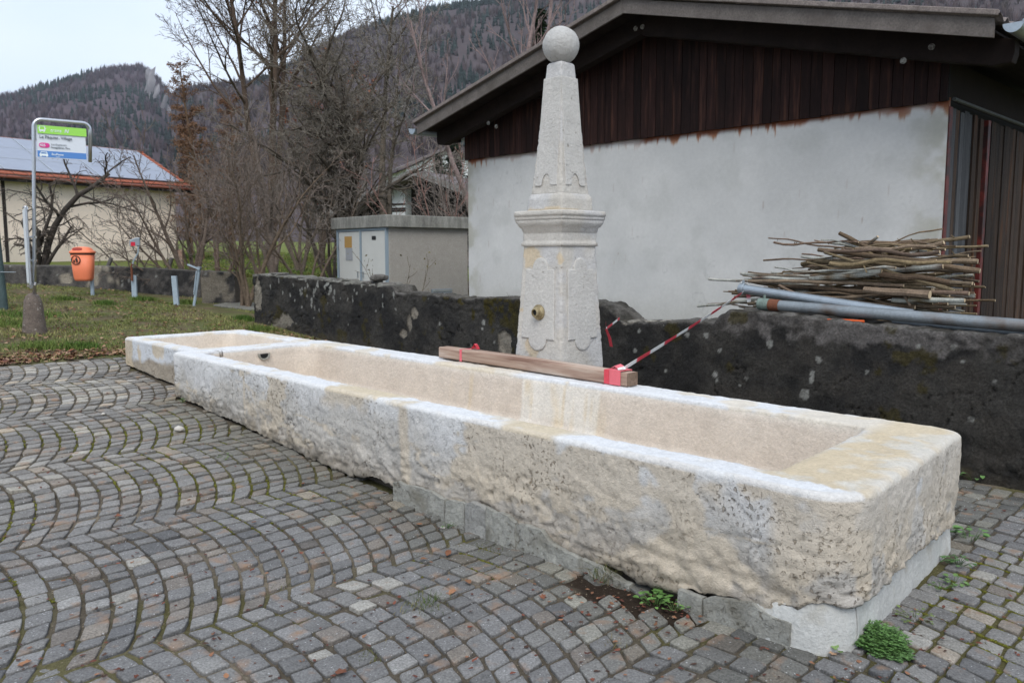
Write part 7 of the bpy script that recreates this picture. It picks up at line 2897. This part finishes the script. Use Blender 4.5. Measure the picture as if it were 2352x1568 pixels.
pebble(411, 990, .032, 'white stone lying on the setts left of the long trough', 3)
pebble(1017, 1215, .012, 'tiny white pebble by the footing slabs', 4)
pebble(237, 953, .016, 'small pale stone on the far setts', 5)


def weed(name, x, y, n, h, size, col, label, seed, spread=.1, fern=False, z=0, pos=None, root_lab=True, cat='weed', leafw=.5):
    """rosette of stalks carrying leaves"""
    r_ = np.random.default_rng(seed)
    p = gp(x, y) if pos is None else pos
    root = empty(name, p, label, cat)
    V_, T_, C_ = [], [], []
    st = MB()
    for i in range(n):
        a = r_.uniform(0, 6.283); rr = spread * math.sqrt(r_.random())
        hh = h * r_.uniform(.5, 1.15) * (1 - .5 * rr / spread)
        q0 = p + np.array([math.cos(a), math.sin(a), 0]) * rr * .55
        tip = p + np.array([math.cos(a), math.sin(a), 0]) * rr * 1.15 + Z3 * hh
        st.tube([q0, (q0 + tip) / 2 + Z3 * hh * .15, tip], [.0016, .0013, .0008], 4, col=tuple(np.array(col) * .7))
        nl = 9 if fern else 1
        for k in range(nl):
            t = (k + 1) / nl
            c = q0 + (tip - q0) * t
            ang = a + (r_.normal(0, .5) if not fern else (1 if k % 2 else -1) * r_.uniform(.8, 1.4))
            d = np.array([math.cos(ang), math.sin(ang), r_.uniform(-.2, .5)]); d /= np.linalg.norm(d)
            s = np.cross(d, Z3); s /= np.linalg.norm(s); up = np.cross(s, d)
            L = size * r_.uniform(.6, 1.2) * (1 if not fern else (1.2 - .6 * t))
            wd = L * leafw
            if not fern:
                pts = [c, c + d * L * .3 + s * wd * .8 + up * L * .08, c + d * L * .65 + s * wd * .75, c + d * L - up * L * .12, c + d * L * .65 - s * wd * .75, c + d * L * .3 - s * wd * .8 + up * L * .08, c + d * L * .45 - up * L * .03]
                b = len(V_); V_ += pts
                T_ += [(b, b + 1, b + 6), (b + 1, b + 2, b + 6), (b + 2, b + 3, b + 6), (b + 3, b + 4, b + 6), (b + 4, b + 5, b + 6), (b + 5, b, b + 6)]
                cc = np.array(col) * r_.uniform(.75, 1.3); C_ += [cc] * 7
            else:
                for m_ in range(3):
                    e = d * math.cos((m_ - 1) * .7) + s * math.sin((m_ - 1) * .7)
                    b = len(V_)
                    V_ += [c, c + e * L * .5 + np.cross(e, up) * L * .22, c + e * L, c + e * L * .5 - np.cross(e, up) * L * .22]
                    T_ += [(b, b + 1, b + 2), (b, b + 2, b + 3)]
                    cc = np.array(col) * r_.uniform(.6, 1.5); C_ += [cc] * 4
    st.obj('stems', M['leafg'], root)
    add('leaves', np_mesh('leaves', np.array(V_), tris=np.array(T_), col=np.array(C_)), M['leafg'], root)


weed('fern_weed', 2010, 1478, 420, .085, .022, (.10, .20, .055), 'bushy fern-like bright green weed at the near right corner of the trough', 1, .115, True)
weed('fern_weed', 2040, 1500, 160, .04, .02, (.10, .19, .06), 'lower outlying tuft of the fern-like weed, on its right', 11, .085, True)
weed('weed', 1505, 1388, 34, .06, .032, (.10, .20, .05), 'green leafy weed growing from the gap under the trough', 2, .07)
weed('weed', 1550, 1400, 14, .035, .026, (.12, .22, .06), 'small rounded weed right of the gap weed, against the footing', 12, .045)
weed('weed', 1920, 1492, 10, .05, .038, (.17, .26, .09), 'pale green broad-leaved seedling left of the fern-like weed', 3, .04)
weed('weed', 2228, 1240, 16, .08, .045, (.12, .23, .07), 'broad-leaved weed at the far right corner of the trough', 4, .07)
weed('weed', 2200, 1296, 26, .045, .026, (.075, .15, .05), 'dark green rosette against the white skirt at the right end', 5, .06)
weed('weed', 2190, 1338, 16, .03, .026, (.11, .19, .06), 'flat green rosette between the setts right of the trough', 6, .055)
weed('weed', 2160, 1352, 12, .03, .022, (.10, .18, .05), 'small weed left of the flat rosette', 16, .04)
weed('weed', 2100, 1420, 20, .025, .018, (.14, .19, .06), 'trailing weed along the foot of the right end', 7, .08)
weed('weed', 420, 925, 10, .06, .03, (.09, .17, .04), 'little weed in the dark corner where the two troughs meet', 8, .05)
weed('weed', 1028, 1212, 14, .03, .02, (.08, .15, .04), 'green tuft at the foot of the pale footing chunk', 9, .04, leafw=.25)
weed('weed', 520, 1050, 12, .02, .03, (.09, .15, .03), 'flat tuft on the setts left of the trough middle', 10, .06, leafw=.25)
weed('weed', 2240, 1102, 14, .08, .06, (.10, .19, .06), 'tuft of weeds at the foot of the dark wall at the right', 13, .07, leafw=.3)


def tuft(x, y, n, h, label, seed, col=((.07, .11, .03), (.2, .17, .08)), spread=.05, pos=None):
    p = gp(x, y) if pos is None else pos
    def sm(r_, N): return p[0] + r_.normal(0, spread * .5, N), p[1] + r_.normal(0, spread * .5, N)
    o = blades('grass_tuft', n, sm, h, .0016, col, label, seed, 1.5)
    del o['kind']
    tag(o, label, 'grass tuft')


tuft(1390, 1330, 130, .11, 'tall dark grass tuft hanging over the edge below the trough', 1)
tuft(975, 1388, 220, .045, 'low wiry grass cushion on the setts below the footing slabs', 2, spread=.11)
tuft(1120, 1260, 60, .03, 'thin grass in the joints in front of the low footing', 3, ((.17, .14, .06), (.09, .10, .03)), .12)
tuft(1405, 1480, 60, .03, 'straw coloured tuft in the joints left of the near corner', 4, ((.17, .14, .06), (.09, .10, .03)), .08)
tuft(860, 1505, 50, .03, 'thin yellow grass in the joints near the bottom middle', 5, ((.17, .14, .06), (.09, .10, .03)), .08)
tuft(640, 1345, 50, .025, 'straw tuft in the joints of the middle arcs', 6, ((.17, .14, .06), (.09, .10, .03)), .06)


def joint_moss():
    """cushions of moss filling joints, thickest right of the trough"""
    r_ = np.random.default_rng(21)
    V_, T_, C_ = [], [], []
    def blob(c, s):
        k = 7
        b = len(V_)
        V_.append(c + Z3 * s * .45); col = np.array([.125, .125, .022]) * r_.uniform(.55, 1.3); C_.append(col * 1.2)
        for i in range(k):
            a = 2 * math.pi * i / k + r_.uniform(-.3, .3)
            V_.append(c + np.array([math.cos(a), math.sin(a), 0]) * s * r_.uniform(.6, 1.2) - Z3 * s * .1); C_.append(col * .8)
        T_.extend([(b, b + 1 + i, b + 1 + (i + 1) % k) for i in range(k)])
    R = ARC_R; p = .121; n = 12
    tth = np.linspace(-PHI, PHI, 60); tuu, tvv = arc_uv(tth)
    n1 = 30000
    uu = np.concatenate([r_.uniform(-1.3, .8, n1), r_.uniform(-8, -1.5, n1)]); vv = np.concatenate([r_.uniform(2.6, 6.3, n1), r_.uniform(-1, 3.0, n1)])
    right = np.arange(2 * n1) < n1
    bi = np.floor((uu - U0) / BAND); uc = U0 + BAND * (bi + .5)
    ar = np.interp(uu - uc, tuu, tvv)
    koff = (bi % 2) * p * .5 - R * .85
    kk = np.round((vv - koff - ar) / p - .5)
    v2 = koff + ar + (kk + .5) * p
    P_ = uu[:, None] * U + v2[:, None] * V
    P_[:, 2] = gz(P_[:, 0], P_[:, 1]) - .006
    m = fbm(P_ * [1, 1, 0], 1.3, 3, 52)
    ok = np.where(right, m > .455, m > .57) & (r_.random(2 * n1) < np.where(right, .75, .45))
    for c in P_[ok]: blob(c + np.array([*r_.normal(0, .004, 2), 0]), r_.uniform(.006, .014))
    o = add('joint_moss', np_mesh('joint_moss', np.array(V_), tris=np.array(T_), col=np.array(C_), smooth=True), M['moss'])
    tag(o, 'yellow green moss filling joints between the setts', None, None, 'stuff')


joint_moss()
